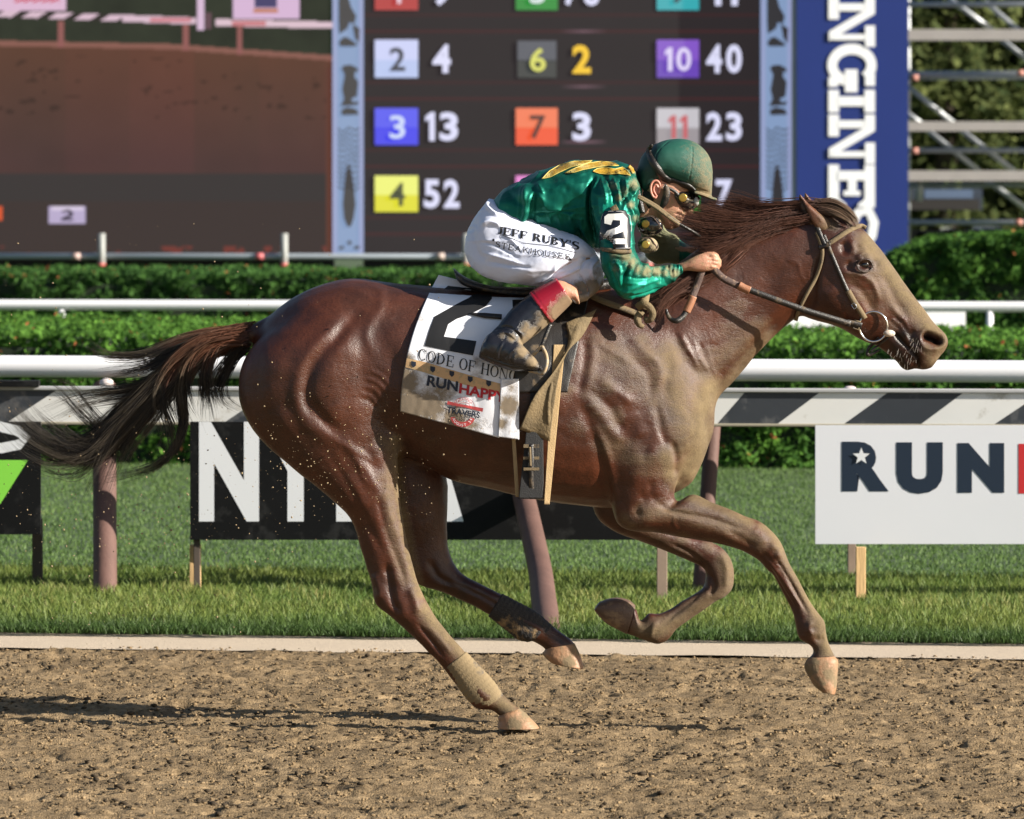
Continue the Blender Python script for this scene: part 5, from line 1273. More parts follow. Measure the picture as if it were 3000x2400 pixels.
# ears
def ear(y, dx=0, dy=0):
    st_ = [(2341+dx, 567+dy, 2345+dx, 569+dy, .003, y), (2340+dx, 584+dy, 2356+dx, 582+dy, .012, y), (2343+dx, 604+dy, 2372+dx, 600+dy, .020, y), (2352+dx, 630+dy, 2396+dx, 618+dy, .026, y), (2366+dx, 658+dy, 2420+dx, 636+dy, .030, y),
           (2384+dx, 684+dy, 2450+dx, 660+dy, .030, y+.008), (2400+dx, 700+dy, 2465+dx, 676+dy, .016, y+.02)]
    me = remesh([loft(st_, n=20, sub=5)], .0035, 4)
    s = Sculpt(me)
    s.stroke([(2346+dx, 592+dy), (2352+dx, 615+dy), (2364+dx, 645+dy), (2382+dx, 676+dy)], 8, -.014, side=1, taper=False)
    s.stroke([(2362+dx, 600+dy), (2385+dx, 622+dy), (2415+dx, 650+dy)], 7, .004, side=1)
    s.upd(); s.lap(1)
    d = np.clip(1-np.abs((s.px-dx-2340-(s.py-dy-570)*.36)/12), 0, 1)*(s.no[:, 1] < .3)  # shade inside the ear, painted into its coat colour
    attr_c(s.me, 'coat', np.array([[.125, .05, .025]])*(1-.75*d[:, None])); attr_f(s.me, 'mud', np.clip((s.px-dx-2375)/60, 0, .7))
    return s.me
part('ear', ear(-.052), M_coat, horse); part('ear', ear(.055, 16, -3), M_coat, horse)
# eyes
M_eye = simple('eye', (.012, .006, .004), .04, spec=.8, coat=1.0)
for sgn in (-1, 1):
    loc, no = hit(horse_bvh, 2533, 777)
    c = np.array(loc)+np.array([0, .0105, 0]); c[1] *= -sgn
    part('eye', to_mesh('eye', ellipsoid(c, (.0185, .0165, .0165), n=28, m=18), True), M_eye, horse)
lid = [strap_mesh([(2511, 782), (2516, 768), (2532, 760), (2548, 764), (2557, 780)], 5.5, horse_bvh, .006, .006, sm=2),
       strap_mesh([(2511, 783), (2520, 793), (2536, 797), (2550, 792), (2558, 781)], 4.5, horse_bvh, .004, .004, sm=2)]
me = to_mesh('eyelid', lid, True); attr_c(me, 'coat', np.tile([.03, .014, .01], (len(me.vertices), 1))); attr_f(me, 'mud', np.full(len(me.vertices), .25))
part('eyelid', me, M_coat, horse)
# hooves
M_hoof = simple('hoof_horn', (.31, .165, .085), .55, var=.25, scale=18, bump=.3, bscale=90, dirt=(.17, .125, .07), dirt_amt=.5, dirt_scale=9)
M_hoof_shade = simple('hoof_horn_shaded', (.10, .06, .04), .5, var=.3, scale=18, bump=.3, bscale=90, dirt=(.22, .15, .09), dirt_amt=.35)  # far fore hoof: shade put into the horn colour
def hoof(st_, mat, **kw):
    me = to_mesh('hoof', loft(st_, n=28, sub=4, p=2.3), True)
    o = part('hoof', me, mat, horse, **kw); bevel(o, .003, 2, .5); return o
hoof([(1521, 2074, 1464, 2094, .034, -.135), (1527, 2079, 1459, 2101, .044, -.135), (1545, 2094, 1460, 2112, .050, -.135), (1566, 2115, 1458, 2126, .056, -.135), (1581, 2133, 1457, 2134, .060, -.135)], M_hoof)
hoof([(2444, 1922, 2370, 1926, .034, -.125), (2454, 1934, 2360, 1938, .043, -.125), (2456, 1950, 2357, 1958, .047, -.125), (2453, 1985, 2372, 1988, .052, -.125), (2451, 2012, 2384, 2008, .054, -.125), (2446, 2034, 2402, 2024, .050, -.125)], M_hoof)
hoof([(1683, 1884, 1600, 1898, .043, .14), (1698, 1915, 1591, 1916, .049, .14), (1706, 1940, 1601, 1930, .054, .14), (1710, 1960, 1616, 1943, .054, .14)], M_hoof)
hoof([(1836, 1858, 1862, 1774, .042, .13), (1808, 1844, 1842, 1758, .048, .13), (1780, 1829, 1812, 1751, .052, .13), (1757, 1808, 1784, 1754, .048, .13), (1740, 1787, 1756, 1764, .034, .13)], M_hoof_shade)
# leg wraps
def wrap(st_, mat, name='leg_wrap'):
    me = remesh([loft(st_, n=28, sub=4)], .005, 3); s = Sculpt(me)
    L_ = st_[0]; A = np.array([(L_[0]+L_[2])/2, (L_[1]+L_[3])/2]); L_ = st_[-1]; B = np.array([(L_[0]+L_[2])/2, (L_[1]+L_[3])/2])
    d = (B-A)/np.linalg.norm(B-A); t = (s.px-A[0])*d[0]+(s.py-A[1])*d[1]
    s.co += s.no*(np.sin(t*.42)*.0007)[:, None]; s.upd()
    return part(name, s.me, mat, horse)
M_wrap = simple('muddy_wrap', (.045, .04, .04), .75, var=.3, scale=40, bump=.25, bscale=160, dirt=(.205, .15, .08), dirt_amt=.8, dirt_scale=9)
M_wrapd = simple('dark_wrap', (.02, .018, .018), .75, var=.3, scale=40, bump=.5, bscale=160, dirt=(.24, .16, .08), dirt_amt=.25, dirt_scale=14)
wrap([(1366, 1908, 1302, 1956, .038, -.135), (1392, 1936, 1326, 1990, .038, -.135), (1434, 1980, 1352, 2030, .040, -.135), (1462, 2014, 1380, 2062, .041, -.135), (1476, 2040, 1412, 2078, .038, -.135)], M_wrap)
wrap([(1470, 1738, 1430, 1806, .037, .14), (1508, 1758, 1456, 1826, .038, .14), (1572, 1792, 1490, 1854, .039, .14), (1602, 1818, 1520, 1876, .040, .14), (1625, 1838, 1550, 1882, .038, .14)], M_wrapd)
# ================================================================== TACK
M_lea = simple('black_leather', (.014, .012, .011), .38, spec=.5, var=.3, scale=60, bump=.25, bscale=300, dirt=(.12, .085, .05), dirt_amt=.25, dirt_scale=18)
M_leam = simple('muddy_leather', (.03, .022, .018), .5, var=.3, scale=60, bump=.3, bscale=300, dirt=(.17, .125, .07), dirt_amt=.9, dirt_scale=16)
M_leab = simple('brown_rubber', (.075, .042, .034), .6, var=.2, scale=60, bump=.5, bscale=700, dirt=(.3, .2, .13), dirt_amt=.3, dirt_scale=60)
M_leat = simple('tan_leather', (.28, .12, .06), .5, var=.25, scale=50, bump=.2, bscale=300)
M_steel = simple('polished_steel', (.75, .76, .78), .18, metal=1.0)
M_brass = simple('brass', (.45, .30, .07), .35, metal=.8, var=.2, scale=80)
M_tan = simple('muddy_chamois', (.175, .125, .062), .85, var=.22, scale=14, bump=.35, bscale=120, dirt=(.13, .095, .05), dirt_amt=.45, dirt_scale=9)
M_tanb = simple('felt_edge', (.34, .235, .115), .85, var=.15, scale=30, bump=.3, bscale=200, dirt=(.36, .25, .13), dirt_amt=.4, dirt_scale=14)
bridle = thing('bridle', 'black leather bridle with muddy straps and a ring bit on the racehorse', 'bridle', (2.6*0+1.2, 0, 1.7))
hs = horse_bvh
part('browband', to_mesh('b', strap_mesh([(2424, 716), (2450, 700), (2485, 677), (2520, 662), (2537, 668)], 13, hs, .003, .005), True), M_leam, bridle)
part('cheek_strap', to_mesh('b', strap_mesh([(2412, 688), (2424, 716), (2446, 770), (2472, 830), (2490, 868)], 12, hs, .003, .005), True), M_lea, bridle)
part('cheek_strap', to_mesh('b', strap_mesh([(2484, 852), (2500, 880), (2518, 908), (2534, 934)], 17, hs, .007, .005), True), M_leam, bridle)
part('headpiece', to_mesh('b', strap_mesh([(2390, 652), (2396, 672), (2408, 700), (2418, 722)], 14, hs, .004, .005), True), M_lea, bridle)
part('throatlatch', to_mesh('b', strap_mesh([(2392, 680), (2402, 706), (2409, 735), (2405, 770), (2388, 818), (2362, 865), (2342, 905), (2331, 940)], 11, hs, .003, .005), True), M_leam, bridle)
part('strap_keeper', to_mesh('b', strap_mesh([(2398, 726), (2414, 722), (2432, 714)], 12, hs, .009, .004, sm=1), True), M_lea, bridle)
part('buckle', to_mesh('b', [tube([W(x, y, hit(hs, 2504, 900)[0].y-.016) for x, y in [(2494, 893), (2503, 888), (2511, 900), (2502, 906), (2494, 893)]], .0016, 6)], True), M_steel, bridle)
ry = hit(hs, 2558, 960)[0].y-.014
a = np.linspace(0, 2*math.pi, 49)
part('bit_ring', to_mesh('b', tube([W(2559+41*math.cos(t), 957+44*math.sin(t), ry+.004*math.sin(t)) for t in a], .0036, 8, cap=False), True), M_steel, bridle)
part('bit_guard', to_mesh('b', ellipsoid(W(2605, 977, ry-.002), (.022, .012, .013)), True), simple('white_rubber', (.62, .55, .48), .6, dirt=(.4, .28, .18), dirt_amt=.4, dirt_scale=60), bridle)
part('rein_loop', to_mesh('b', [strap_mesh([(2480, 945), (2500, 950), (2524, 956)], 20, hs, .014, .006, sm=1)], True), M_lea, bridle)
o = part('rein_buckle', to_mesh('b', [tube([W(x, y, ry-.008) for x, y in [(2503, 940), (2519, 943), (2516, 966), (2500, 962), (2503, 940)]], .0042, 6)], True), M_leam, bridle)
part('chin_strap', to_mesh('b', [strap_mesh([(2575, 990), (2560, 1005), (2545, 1020), (2541, 1040), (2556, 1036), (2575, 1026)], 9, hs, .008, .006, y0=-.05, sm=1), strap_mesh([(2605, 985), (2588, 1000), (2570, 1015), (2550, 1030)], 6, hs, .010, .005, y0=-.05, sm=1)], True), M_lea, bridle)
# the reins: free ribbons in the air ----------------------------------------
def ribbon(pts, width, th=.004, tilt=(0, 0, 1), sub=8):
    """pts (px,py,y): a strap whose width lies in the picture's vertical direction at right angles to its run"""
    p = crom(np.array(pts, float), sub); w = W(p[:, 0], p[:, 1], p[:, 2])
    t = np.gradient(w, axis=0); t /= np.linalg.norm(t, axis=1)[:, None]
    s = np.cross(t, [0, 1, 0]); s /= np.linalg.norm(s, axis=1)[:, None]+1e-9; n = np.cross(s, t)
    wd = (np.interp(np.linspace(0, 1, len(p)), np.linspace(0, 1, len(width)), width) if np.ndim(width) else np.full(len(p), float(width)))/800.0/2
    r = np.stack([w-s*wd[:, None]-n*th/2, w+s*wd[:, None]-n*th/2, w+s*wd[:, None]+n*th/2, w-s*wd[:, None]+n*th/2], 1)
    return tubemesh(r)
reins = thing('reins', 'black and brown reins running from the rider\'s fist to the bit ring', 'reins', (.9, -.14, 1.6))
part('rein', to_mesh('r', ribbon([(2078, 776, -.150), (2098, 796, -.165), (2120, 816, -.163), (2160, 836, -.16), (2196, 850, -.16)], 21), True), M_leab, reins)
part('rein', to_mesh('r', ribbon([(2186, 846, -.161), (2288, 884, -.15), (2364, 911, -.135), (2430, 931, -.12), (2492, 950, -.105)], 18), True), M_lea, reins)
part('rein_stop', to_mesh('r', ribbon([(2164, 836, -.1655), (2180, 845, -.1655), (2197, 852, -.1655)], 24, .005), True), M_leat, reins)
part('rein_slack', to_mesh('r', ribbon([(2062, 782, -.150), (2055, 800, -.158), (2042, 836, -.155), (2028, 872, -.165)], [17, 20, 20]), True), M_leab, reins)
part('rein_stop', to_mesh('r', ribbon([(2031, 868, -.169), (2022, 890, -.172), (2011, 914, -.175)], 23, .006), True), M_leat, reins)
part('rein_slack', to_mesh('r', ribbon([(2012, 908, -.173), (2000, 928, -.18), (1982, 940, -.19), (1964, 934, -.185), (1954, 918, -.18), (1952, 906, -.175)], [15, 17, 12, 7]), True), M_lea, reins)
part('rein', to_mesh('r', ribbon([(2090, 770, .10), (2200, 850, .13), (2350, 905, .12), (2490, 955, .10)], 18), True), M_lea, reins)
# ------------------------------------------------------------------ number cloth
def barrel_y(x, z, far=False):
    s = 1 if far else -1
    loc, no, i, d = hs.ray_cast(Vector((x, s*2, z)), Vector((0, -s, 0)))
    return None if loc is None else loc.y
def drape(x, zs, lift=.010):
    """near-side surface heights from the spine down; the cloth never turns back under the barrel"""
    out = []; cur = 0.0
    for z in zs:
        y = barrel_y(x, z)
        if y is not None: cur = min(cur, y)
        out.append(cur-lift)
    return out
def cloth_grid(corner, nx=80, nz=90, lift=.010, wr=.004, seed=0, fold=None, bend=0):
    """corner(u) -> (top px,py) and (bottom px,py)"""
    rows = []
    for i in range(nx):
        u = i/(nx-1); (tx, ty), (bx_, by_) = corner(u)
        v = np.linspace(0, 1, nz); px_ = tx+(bx_-tx)*v+bend*(1-u)*4*v*(1-v); py_ = ty+(by_-ty)*v
        Wp = W(px_, py_, -.28); zs = Wp[:, 2]; xs = Wp[:, 0]; ys = []; cur = 0
        for k in range(nz):
            y = barrel_y(xs[k], zs[k])
            if y is None: y = 0
            cur = min(cur, y); ys.append(cur-lift)
        ys = smooth1(ys, 6)
        w = W(px_, py_, np.array(ys))
        rows.append(w)
    G_ = np.array(rows)
    q = G_.reshape(-1, 3)
    rp = fbm(q, 9, 3, seed, (1, 1, .35)).reshape(nx, nz)*wr+fbm(q, 24, 2, seed+3, (1, 1, .5)).reshape(nx, nz)*wr*.35
    v = np.linspace(0, 1, nz)[None]
    G_[:, :, 1] -= np.abs(rp)*(0.3+v)*1.6
    if fold is not None: G_[:, :, 1] -= fold(np.linspace(0, 1, nx)[:, None], v)
    return G_
def grid_mesh(G_, th=.003):
    nx, nz, _ = G_.shape; B = G_.copy(); B[:, :, 1] += th
    v = np.concatenate([G_.reshape(-1, 3), B.reshape(-1, 3)])
    i = np.arange(nx-1)[:, None]; j = np.arange(nz-1)[None]
    f = np.stack([i*nz+j, (i+1)*nz+j, (i+1)*nz+j+1, i*nz+j+1], -1).reshape(-1, 4)
    f = np.concatenate([f, f[:, ::-1]+nx*nz])
    ed = []
    o = nx*nz
    for a in range(nx-1): ed += [[a*nz, a*nz+o, (a+1)*nz+o, (a+1)*nz], [(a+1)*nz-1, (a+2)*nz-1, (a+2)*nz-1+o, (a+1)*nz-1+o]]
    for b in range(nz-1): ed += [[b, b+1, b+1+o, b+o], [(nx-1)*nz+b, (nx-1)*nz+b+o, (nx-1)*nz+b+1+o, (nx-1)*nz+b+1]]
    return mesh_np('cloth', v, np.concatenate([f, np.array(ed)]), True)
def cloth_mat(name, base, dirt_list, rough=.75):
    """woven cloth with thrown mud in the places given (position blobs) plus noise"""
    m, nt, b = nm(name); L = nt.links.new
    mu = N(nt, 'ShaderNodeAttribute', attribute_name='mud'); tc = N(nt, 'ShaderNodeTexCoord')
    g = N(nt, 'ShaderNodeTexNoise', inputs={'Scale': 55.0, 'Detail': 10.0, 'Roughness': .78}); L(tc.outputs['Object'], g.inputs['Vector'])
    a3 = N(nt, 'ShaderNodeMath', operation='MULTIPLY_ADD', inputs={1: .9, 2: -.35}); L(mu.outputs['Fac'], a3.inputs[0])
    a2 = N(nt, 'ShaderNodeMath', operation='ADD'); L(a3.outputs[0], a2.inputs[0]); L(g.outputs['Fac'], a2.inputs[1])
    fr = N(nt, 'ShaderNodeMapRange', inputs={'From Min': .40, 'From Max': .82, 'To Max': .93}); L(a2.outputs[0], fr.inputs['Value'])
    ca = N(nt, 'ShaderNodeAttribute', attribute_name='tint')
    mc = N(nt, 'ShaderNodeMix', data_type='RGBA'); L(g.outputs['Fac'], mc.inputs['Factor'])
    mc.inputs['A'].default_value = rgba((.10, .07, .035)); mc.inputs['B'].default_value = rgba((.27, .195, .108))
    mx = N(nt, 'ShaderNodeMix', data_type='RGBA'); L(fr.outputs[0], mx.inputs['Factor'])
    if base is None: L(ca.outputs['Color'], mx.inputs['A'])
    else: mx.inputs['A'].default_value = rgba(base)
    L(mc.outputs['Result'], mx.inputs['B']); L(mx.outputs['Result'], b.inputs['Base Color'])
    ro = N(nt, 'ShaderNodeMapRange', inputs={'To Min': rough, 'To Max': .9}); L(fr.outputs[0], ro.inputs['Value']); L(ro.outputs[0], b.inputs['Roughness'])
    w = N(nt, 'ShaderNodeTexNoise', inputs={'Scale': 600.0, 'Detail': 2.0}); L(tc.outputs['Object'], w.inputs['Vector'])
    b1 = N(nt, 'ShaderNodeBump', inputs={'Strength': .15, 'Distance': .002}); L(w.outputs['Fac'], b1.inputs['Height'])
    b2 = N(nt, 'ShaderNodeBump', inputs={'Strength': .6, 'Distance': .004}); L(fr.outputs[0], b2.inputs['Height']); L(b1.outputs[0], b2.inputs['Normal'])
    L(b2.outputs[0], b.inputs['Normal'])
    return m, b
def mudattr(me, blobs, base=0.0):
    n = len(me.vertices); co = np.empty(n*3, np.float32); me.vertices.foreach_get('co', co); co = co.reshape(-1, 3)
    x, y = P(co); m = np.full(n, base)
    for (bx_, by_, r, a) in blobs: m = np.maximum(m, a*np.exp(-((x-bx_)**2+(y-by_)**2)/(r*r)))
    attr_f(me, 'mud', m); return x, y
def nc_corner(u):
    tx = 1285+(1560-1285)*u; ty = 806+(858-806)*min(1, u*1.3)
    bx_ = 1172+(1463-1172)*u; by_ = 1206+(1283-1206)*u
    return (tx, ty), (bx_, by_)
ncg = cloth_grid(nc_corner, 96, 110, .012, .0032, 3, None, -27)
cloth_bvh_me = grid_mesh(ncg)
numcloth = thing('saddle_cloth', 'white number 2 saddle cloth spattered with mud behind the rider\'s boot', 'saddle cloth', (-.2, 0, 1.3))
M_ncloth, _ = cloth_mat('white_cloth', (.74, .75, .80), None)
mudattr(cloth_bvh_me, [(1190, 1060, 30, .95), (1185, 1120, 50, 1.15), (1200, 1190, 60, 1.2), (1260, 1190, 60, 1.0), (1330, 1240, 45, .9), (1260, 1080, 40, .5), (1330, 1230, 60, .9), (1400, 1060, 25, .6), (1290, 1150, 60, .75), (1380, 1250, 40, .7), (1420, 1240, 30, .4), (1230, 930, 20, .45), (1400, 1100, 28, .5)], .12)
part('cloth_panel', cloth_bvh_me, M_ncloth, numcloth)
# the far half of the same cloth
G2 = ncg[::4, ::4].copy(); G2[:, :, 1] *= -1
part('cloth_panel', grid_mesh(G2, -.003), M_ncloth, numcloth)
ncb = bvh_of(cloth_bvh_me); ncs = bvh_surf(ncb, -.3)
# dark strip of the cloth to the right of the seam and its muddy white flap
def fl_corner(u): return ((1468+52*u, 1110), (1459+62*u, 1280+8*u))
flg = cloth_grid(fl_corner, 20, 50, .020, .004, 5)
me = grid_mesh(flg); mudattr(me, [(1490, 1190, 40, 1.0), (1500, 1140, 30, .6), (1470, 1240, 25, .8)], .3)
part('cloth_flap', me, M_ncloth, numcloth)
M_ink = simple('black_ink', (.008, .008, .009), .6)
M_navy = simple('navy_ink', (.012, .018, .035), .6)
M_red = simple('red_ink', (.42, .012, .02), .6)
M_redp = simple('pale_red_ink', (.45, .06, .06), .6)
M_buff = simple('buff_band', (.58, .36, .18), .75, var=.12, scale=12, dirt=(.42, .31, .17), dirt_amt=.4, dirt_scale=30)
M_white_ink = simple('white_ink', (.75, .75, .78), .6)
cr = lambda L_: [(600+x/2.3, 750+y/2.3) for x, y in L_]
# the big 2
two = [cr([(1610, 228), (1640, 203), (1930, 238), (1935, 290), (1890, 345), (1790, 395), (1700, 425), (1640, 462), (1612, 545), (1735, 562), (1830, 575), (1808, 672), (1640, 640), (1482, 606), (1510, 510), (1545, 412), (1620, 370), (1700, 325), (1780, 285), (1835, 240), (1760, 225), (1700, 243)])]
part('number', decal_mesh([poly2d(two[0])], ncs, .002), M_ink, numcloth)
def serif_line(text, base0, base1, height, up=None, T=.17, t=.07, s=.07, gap=.1, curve=None):
    """text between two pixel points of its base line"""
    x = 0; its = []
    for c in text:
        R, w = serif_letter(c, T, t, s); its += [(v+np.array([x, 0]), f) for v, f in R]; x += w+gap
    x -= gap; b0, b1 = np.array(base0, float), np.array(base1, float); d = b1-b0
    n = np.array([d[1], -d[0]])/np.linalg.norm(d) if up is None else np.array(up, float)
    out = []
    for v, f in its:
        u = v[:, 0:1]/x
        q = b0+d*u+n*v[:, 1:2]*height
        if curve: q = q+n*curve(u)
        out.append((q, f))
    return out
part('lettering', decal_mesh(serif_line('CODE OF HONOR', cr([(1436, 698)])[0], (1540, 1126), 33, up=(.12, -.99), T=.15, t=.055, s=.06), ncs, .002, 14), M_ink, numcloth)
bl = cr([(1350, 655), (1350, 735)]); 
part('buff_band', decal_mesh([poly2d([(1192, 1050), (1250, 1062), (1330, 1086), (1420, 1112), (1466, 1124), (1466, 1152), (1410, 1142), (1330, 1118), (1250, 1093), (1188, 1076)])], ncs, .0015), M_buff, numcloth)
sh = []
for (x, y) in [(1212, 1066), (1268, 1081), (1324, 1094), (1378, 1110), (1432, 1122)]:
    sh.append(poly2d([(x-7, y-8), (x+7, y-5), (x+7, y+5), (x, y+11), (x-7, y+4)]))
for q_ in sh: part('shield', decal_mesh([q_], ncs, .003), M_navy, numcloth)
def qt(s, tl, tr, br, bl_, bold=.03): return quad_text(s, tl, tr, br, bl_, bold)
c5 = lambda x, y: (1150+x/4.791, 1020+y/4.791)
part('lettering', decal_mesh([qt('RUN', c5(500, 380), c5(925, 470), c5(915, 615), c5(475, 528), .035)], ncs, .002), M_navy, numcloth)
part('lettering', decal_mesh([qt('HAPPY', c5(945, 490), c5(1600, 625), c5(1590, 775), c5(930, 632), .035)], ncs, .002), M_red, numcloth)
part('lettering', decal_mesh([qt('TRAVERS', c5(760, 815), c5(1235, 905), c5(1222, 985), c5(765, 905), .03)], ncs, .0032), M_navy, numcloth)
red = [strip([c5(770, 765), c5(900, 795), c5(1020, 815), c5(1270, 870)], [10, 8, 7, 11]),
       strip([c5(x, y) for x, y in arcp(1000, 850, 160, 155, 192, 352, 18)], 1.2), strip([c5(x, y) for x, y in arcp(1000, 870, 105, 110, 200, 345, 14)], 1.0),
       ringp(*c5(985, 960), 172/4.791, 148/4.791, 13, 15, 12, 175, 24)]
part('emblem', decal_mesh(red, ncs, .0024, 8), M_redp, numcloth)
small = []
def arc_text(s, cx, cy, r, a0, a1, h, inner=False, bold=.01):
    out = []
    for k, ch_ in enumerate(s):
        if ch_ == ' ': continue
        a_ = math.radians(a0+(a1-a0)*k/(len(s)-1)); v, f = text2d(ch_, bold); v = v*h; v = v-np.array([v[:, 0].max()/2, 0])
        cx_, cy_ = cx+r*math.cos(a_), cy+r*math.sin(a_)
        ux = np.array([-math.sin(a_), math.cos(a_)])*(1 if not inner else -1); uy = np.array([math.cos(a_), math.sin(a_)])*(1 if not inner else -1)
        out.append((np.array([cx_, cy_])+v[:, 0:1]*ux+v[:, 1:2]*uy, f))
    return out
cx_, cy_ = c5(1000, 850)
part('lettering', decal_mesh(arc_text('SARATOGA', cx_, cy_, 24, 222, 322, 6.5), ncs, .0026), M_redp, numcloth)
part('lettering', decal_mesh([qt('150', c5(938, 955), c5(1020, 975), c5(1015, 1030), c5(935, 1010), .0)], ncs, .0032), M_navy, numcloth)
cx_, cy_ = c5(985, 955)
part('lettering', decal_mesh(arc_text('AUGUST 24', cx_, cy_, 30, 160, 22, 7.5, True), ncs, .0042), M_white_ink, numcloth)
# ------------------------------------------------------------------ saddle, pads, overgirth
saddle = thing('saddle', 'small black racing saddle with muddy chamois and buckled elastic girth', 'saddle', (.1, 0, 1.45))
sm_ = remesh([loft([(1322, 776, 1330, 792, .05, 0), (1345, 800, 1340, 822, .09, 0), (1385, 822, 1372, 842, .115, 0), (1440, 838, 1440, 858, .12, 0), (1520, 842, 1520, 868, .12, 0), (1620, 838, 1620, 868, .11, 0), (1720, 826, 1720, 860, .10, 0), (1790, 812, 1790, 850, .07, 0)], n=24, sub=4, p=3)], .006, 3)
part('seat', sm_, M_lea, saddle)
def pad(corner, nx, nz, lift, mat, name, root, seed=0, wr=.004, th=.003, fold=None, blobs=None, base=0.0):
    g_ = cloth_grid(corner, nx, nz, lift, wr, seed, fold); me = grid_mesh(g_, th)
    if blobs is not None: mudattr(me, blobs, base)
    return part(name, me, mat, root), me
pad(lambda u: ((1500+230*u, 850), (1512+150*u, 1150)), 40, 50, .016, M_lea, 'saddle_flap', saddle, 7)
pad(lambda u: ((1560+30*u, 1100), (1519+74*u, 1462)), 24, 60, .012, simple('black_elastic', (.012, .012, .013), .7, bump=.4, bscale=300), 'girth', saddle, 8, .001)
pad(lambda u: ((1622+34*u, 1010), (1594+16*u, 1478)), 12, 70, .020, M_tanb, 'felt_edge', saddle, 9, .002, th=.008)
pad(lambda u: ((1499+11*u, 1280), (1510+12*u, 1456)), 6, 40, .016, M_tanb, 'felt_edge', saddle, 10, .001, th=.006)
def ch_corner(u):
    left = crom([(1660, 948), (1667, 1010), (1620, 1090), (1566, 1160), (1522, 1257)], 10); right = crom([(1747, 908), (1700, 985), (1662, 1040), (1632, 1120), (1612, 1292)], 10)
    k = int(u*(len(left)-1)); return tuple(left[k]), tuple(right[k])
# chamois: hangs in a long folded strip from the withers to the girth
L_ = crom([(1658, 946), (1664, 1005), (1625, 1085), (1566, 1160), (1522, 1257)], 12); R_ = crom([(1748, 906), (1706, 985), (1664, 1030), (1634, 1120), (1611, 1294)], 12)
nr = len(L_); nc_ = 22; gg = np.zeros((nc_, nr, 3)); cur = 0
for k in range(nr):
    for j in range(nc_):
        u = j/(nc_-1); q = L_[k]*(1-u)+R_[k]*u
        y = barrel_y(*W(q[0], q[1], -.28)[[0, 2]]) or -.25
        gg[j, k] = W(q[0], q[1], min(y, -.26 if k > 20 else y)-.030-.012*math.sin(u*5+k*.05)*(k/nr)-.010*math.sin(u*3.1))
me = grid_mesh(gg, .004); s_ = Sculpt(me)
s_.stroke([(1600, 1110), (1588, 1180), (1590, 1240), (1604, 1288)], 9, -.016); s_.stroke([(1618, 1110), (1606, 1180), (1606, 1260)], 8, .010); s_.stroke([(1660, 960), (1680, 990), (1700, 940)], 12, .006)
s_.upd()
part('chamois', s_.me, M_tan, saddle)
gs = bvh_surf(hs, -.28)
for (y0_, y1_) in ((1302, 1312), (1338, 1346), (1370, 1378)):
    yy = -.318
    part('girth_loop', to_mesh('l', box(W(1534, 0, yy)[0], W(1580, 0, yy)[0], yy-.006, yy, W(0, y1_, yy)[2], W(0, y0_, yy)[2]), False), M_leam, saddle)
part('girth_strap', to_mesh('l', ribbon([(1556, 1302, -.322), (1557, 1350, -.322), (1556, 1400, -.318), (1560, 1462, -.30)], [14, 15, 13, 16], .004), True), M_lea, saddle)
part('girth_strap', to_mesh('l', ribbon([(1552, 1310, -.328), (1553, 1336, -.328), (1554, 1366, -.326)], 7, .004), True), M_leam, saddle)
# whip-tongue strap across the cloth and breast strap with its knot
part('surcingle_end', to_mesh('l', strap_mesh([(1378, 919), (1420, 924), (1470, 928)], [6, 15, 15], ncb, .004, .004), True), M_lea, saddle)
part('neck_strap', to_mesh('l', strap_mesh([(1700, 850), (1760, 880), (1830, 905), (1880, 925)], 17, hs, .012, .006), True), M_leam, saddle)
part('neck_strap', to_mesh('l', ribbon([(1893, 860, -.21), (1888, 880, -.235), (1882, 905, -.245)], [23, 26, 24], .006), True), M_tan, saddle)
part('neck_strap', to_mesh('l', [ribbon([(1866, 902, -.245), (1882, 892, -.26), (1900, 898, -.265), (1912, 918, -.262), (1905, 936, -.258), (1888, 938, -.25)], [22, 22, 20, 18], .006),
     ribbon([(1880, 912, -.235), (1868, 930, -.25), (1872, 950, -.255), (1886, 958, -.25)], [20, 22, 12], .006)], True), M_tan, saddle)
# stirrup
part('stirrup_leather', to_mesh('l', ribbon([(1612, 950, -.335), (1598, 985, -.345), (1588, 1010, -.35), (1582, 1030, -.35)], [12, 11, 10], .004), True), M_lea, saddle)
ir = [(1588, 1015, -.35), (1600, 1040, -.37), (1602, 1065, -.385), (1592, 1092, -.385), (1572, 1090, -.37), (1546, 1082, -.36), (1548, 1060, -.345), (1566, 1036, -.345), (1588, 1015, -.35)]
part('stirrup_iron', to_mesh('l', tube([W(*q) for q in ir], .0065, 8, sub=6), True), simple('muddy_iron', (.30, .28, .25), .4, metal=.3, dirt=(.4, .3, .18), dirt_amt=.7, dirt_scale=40), saddle)
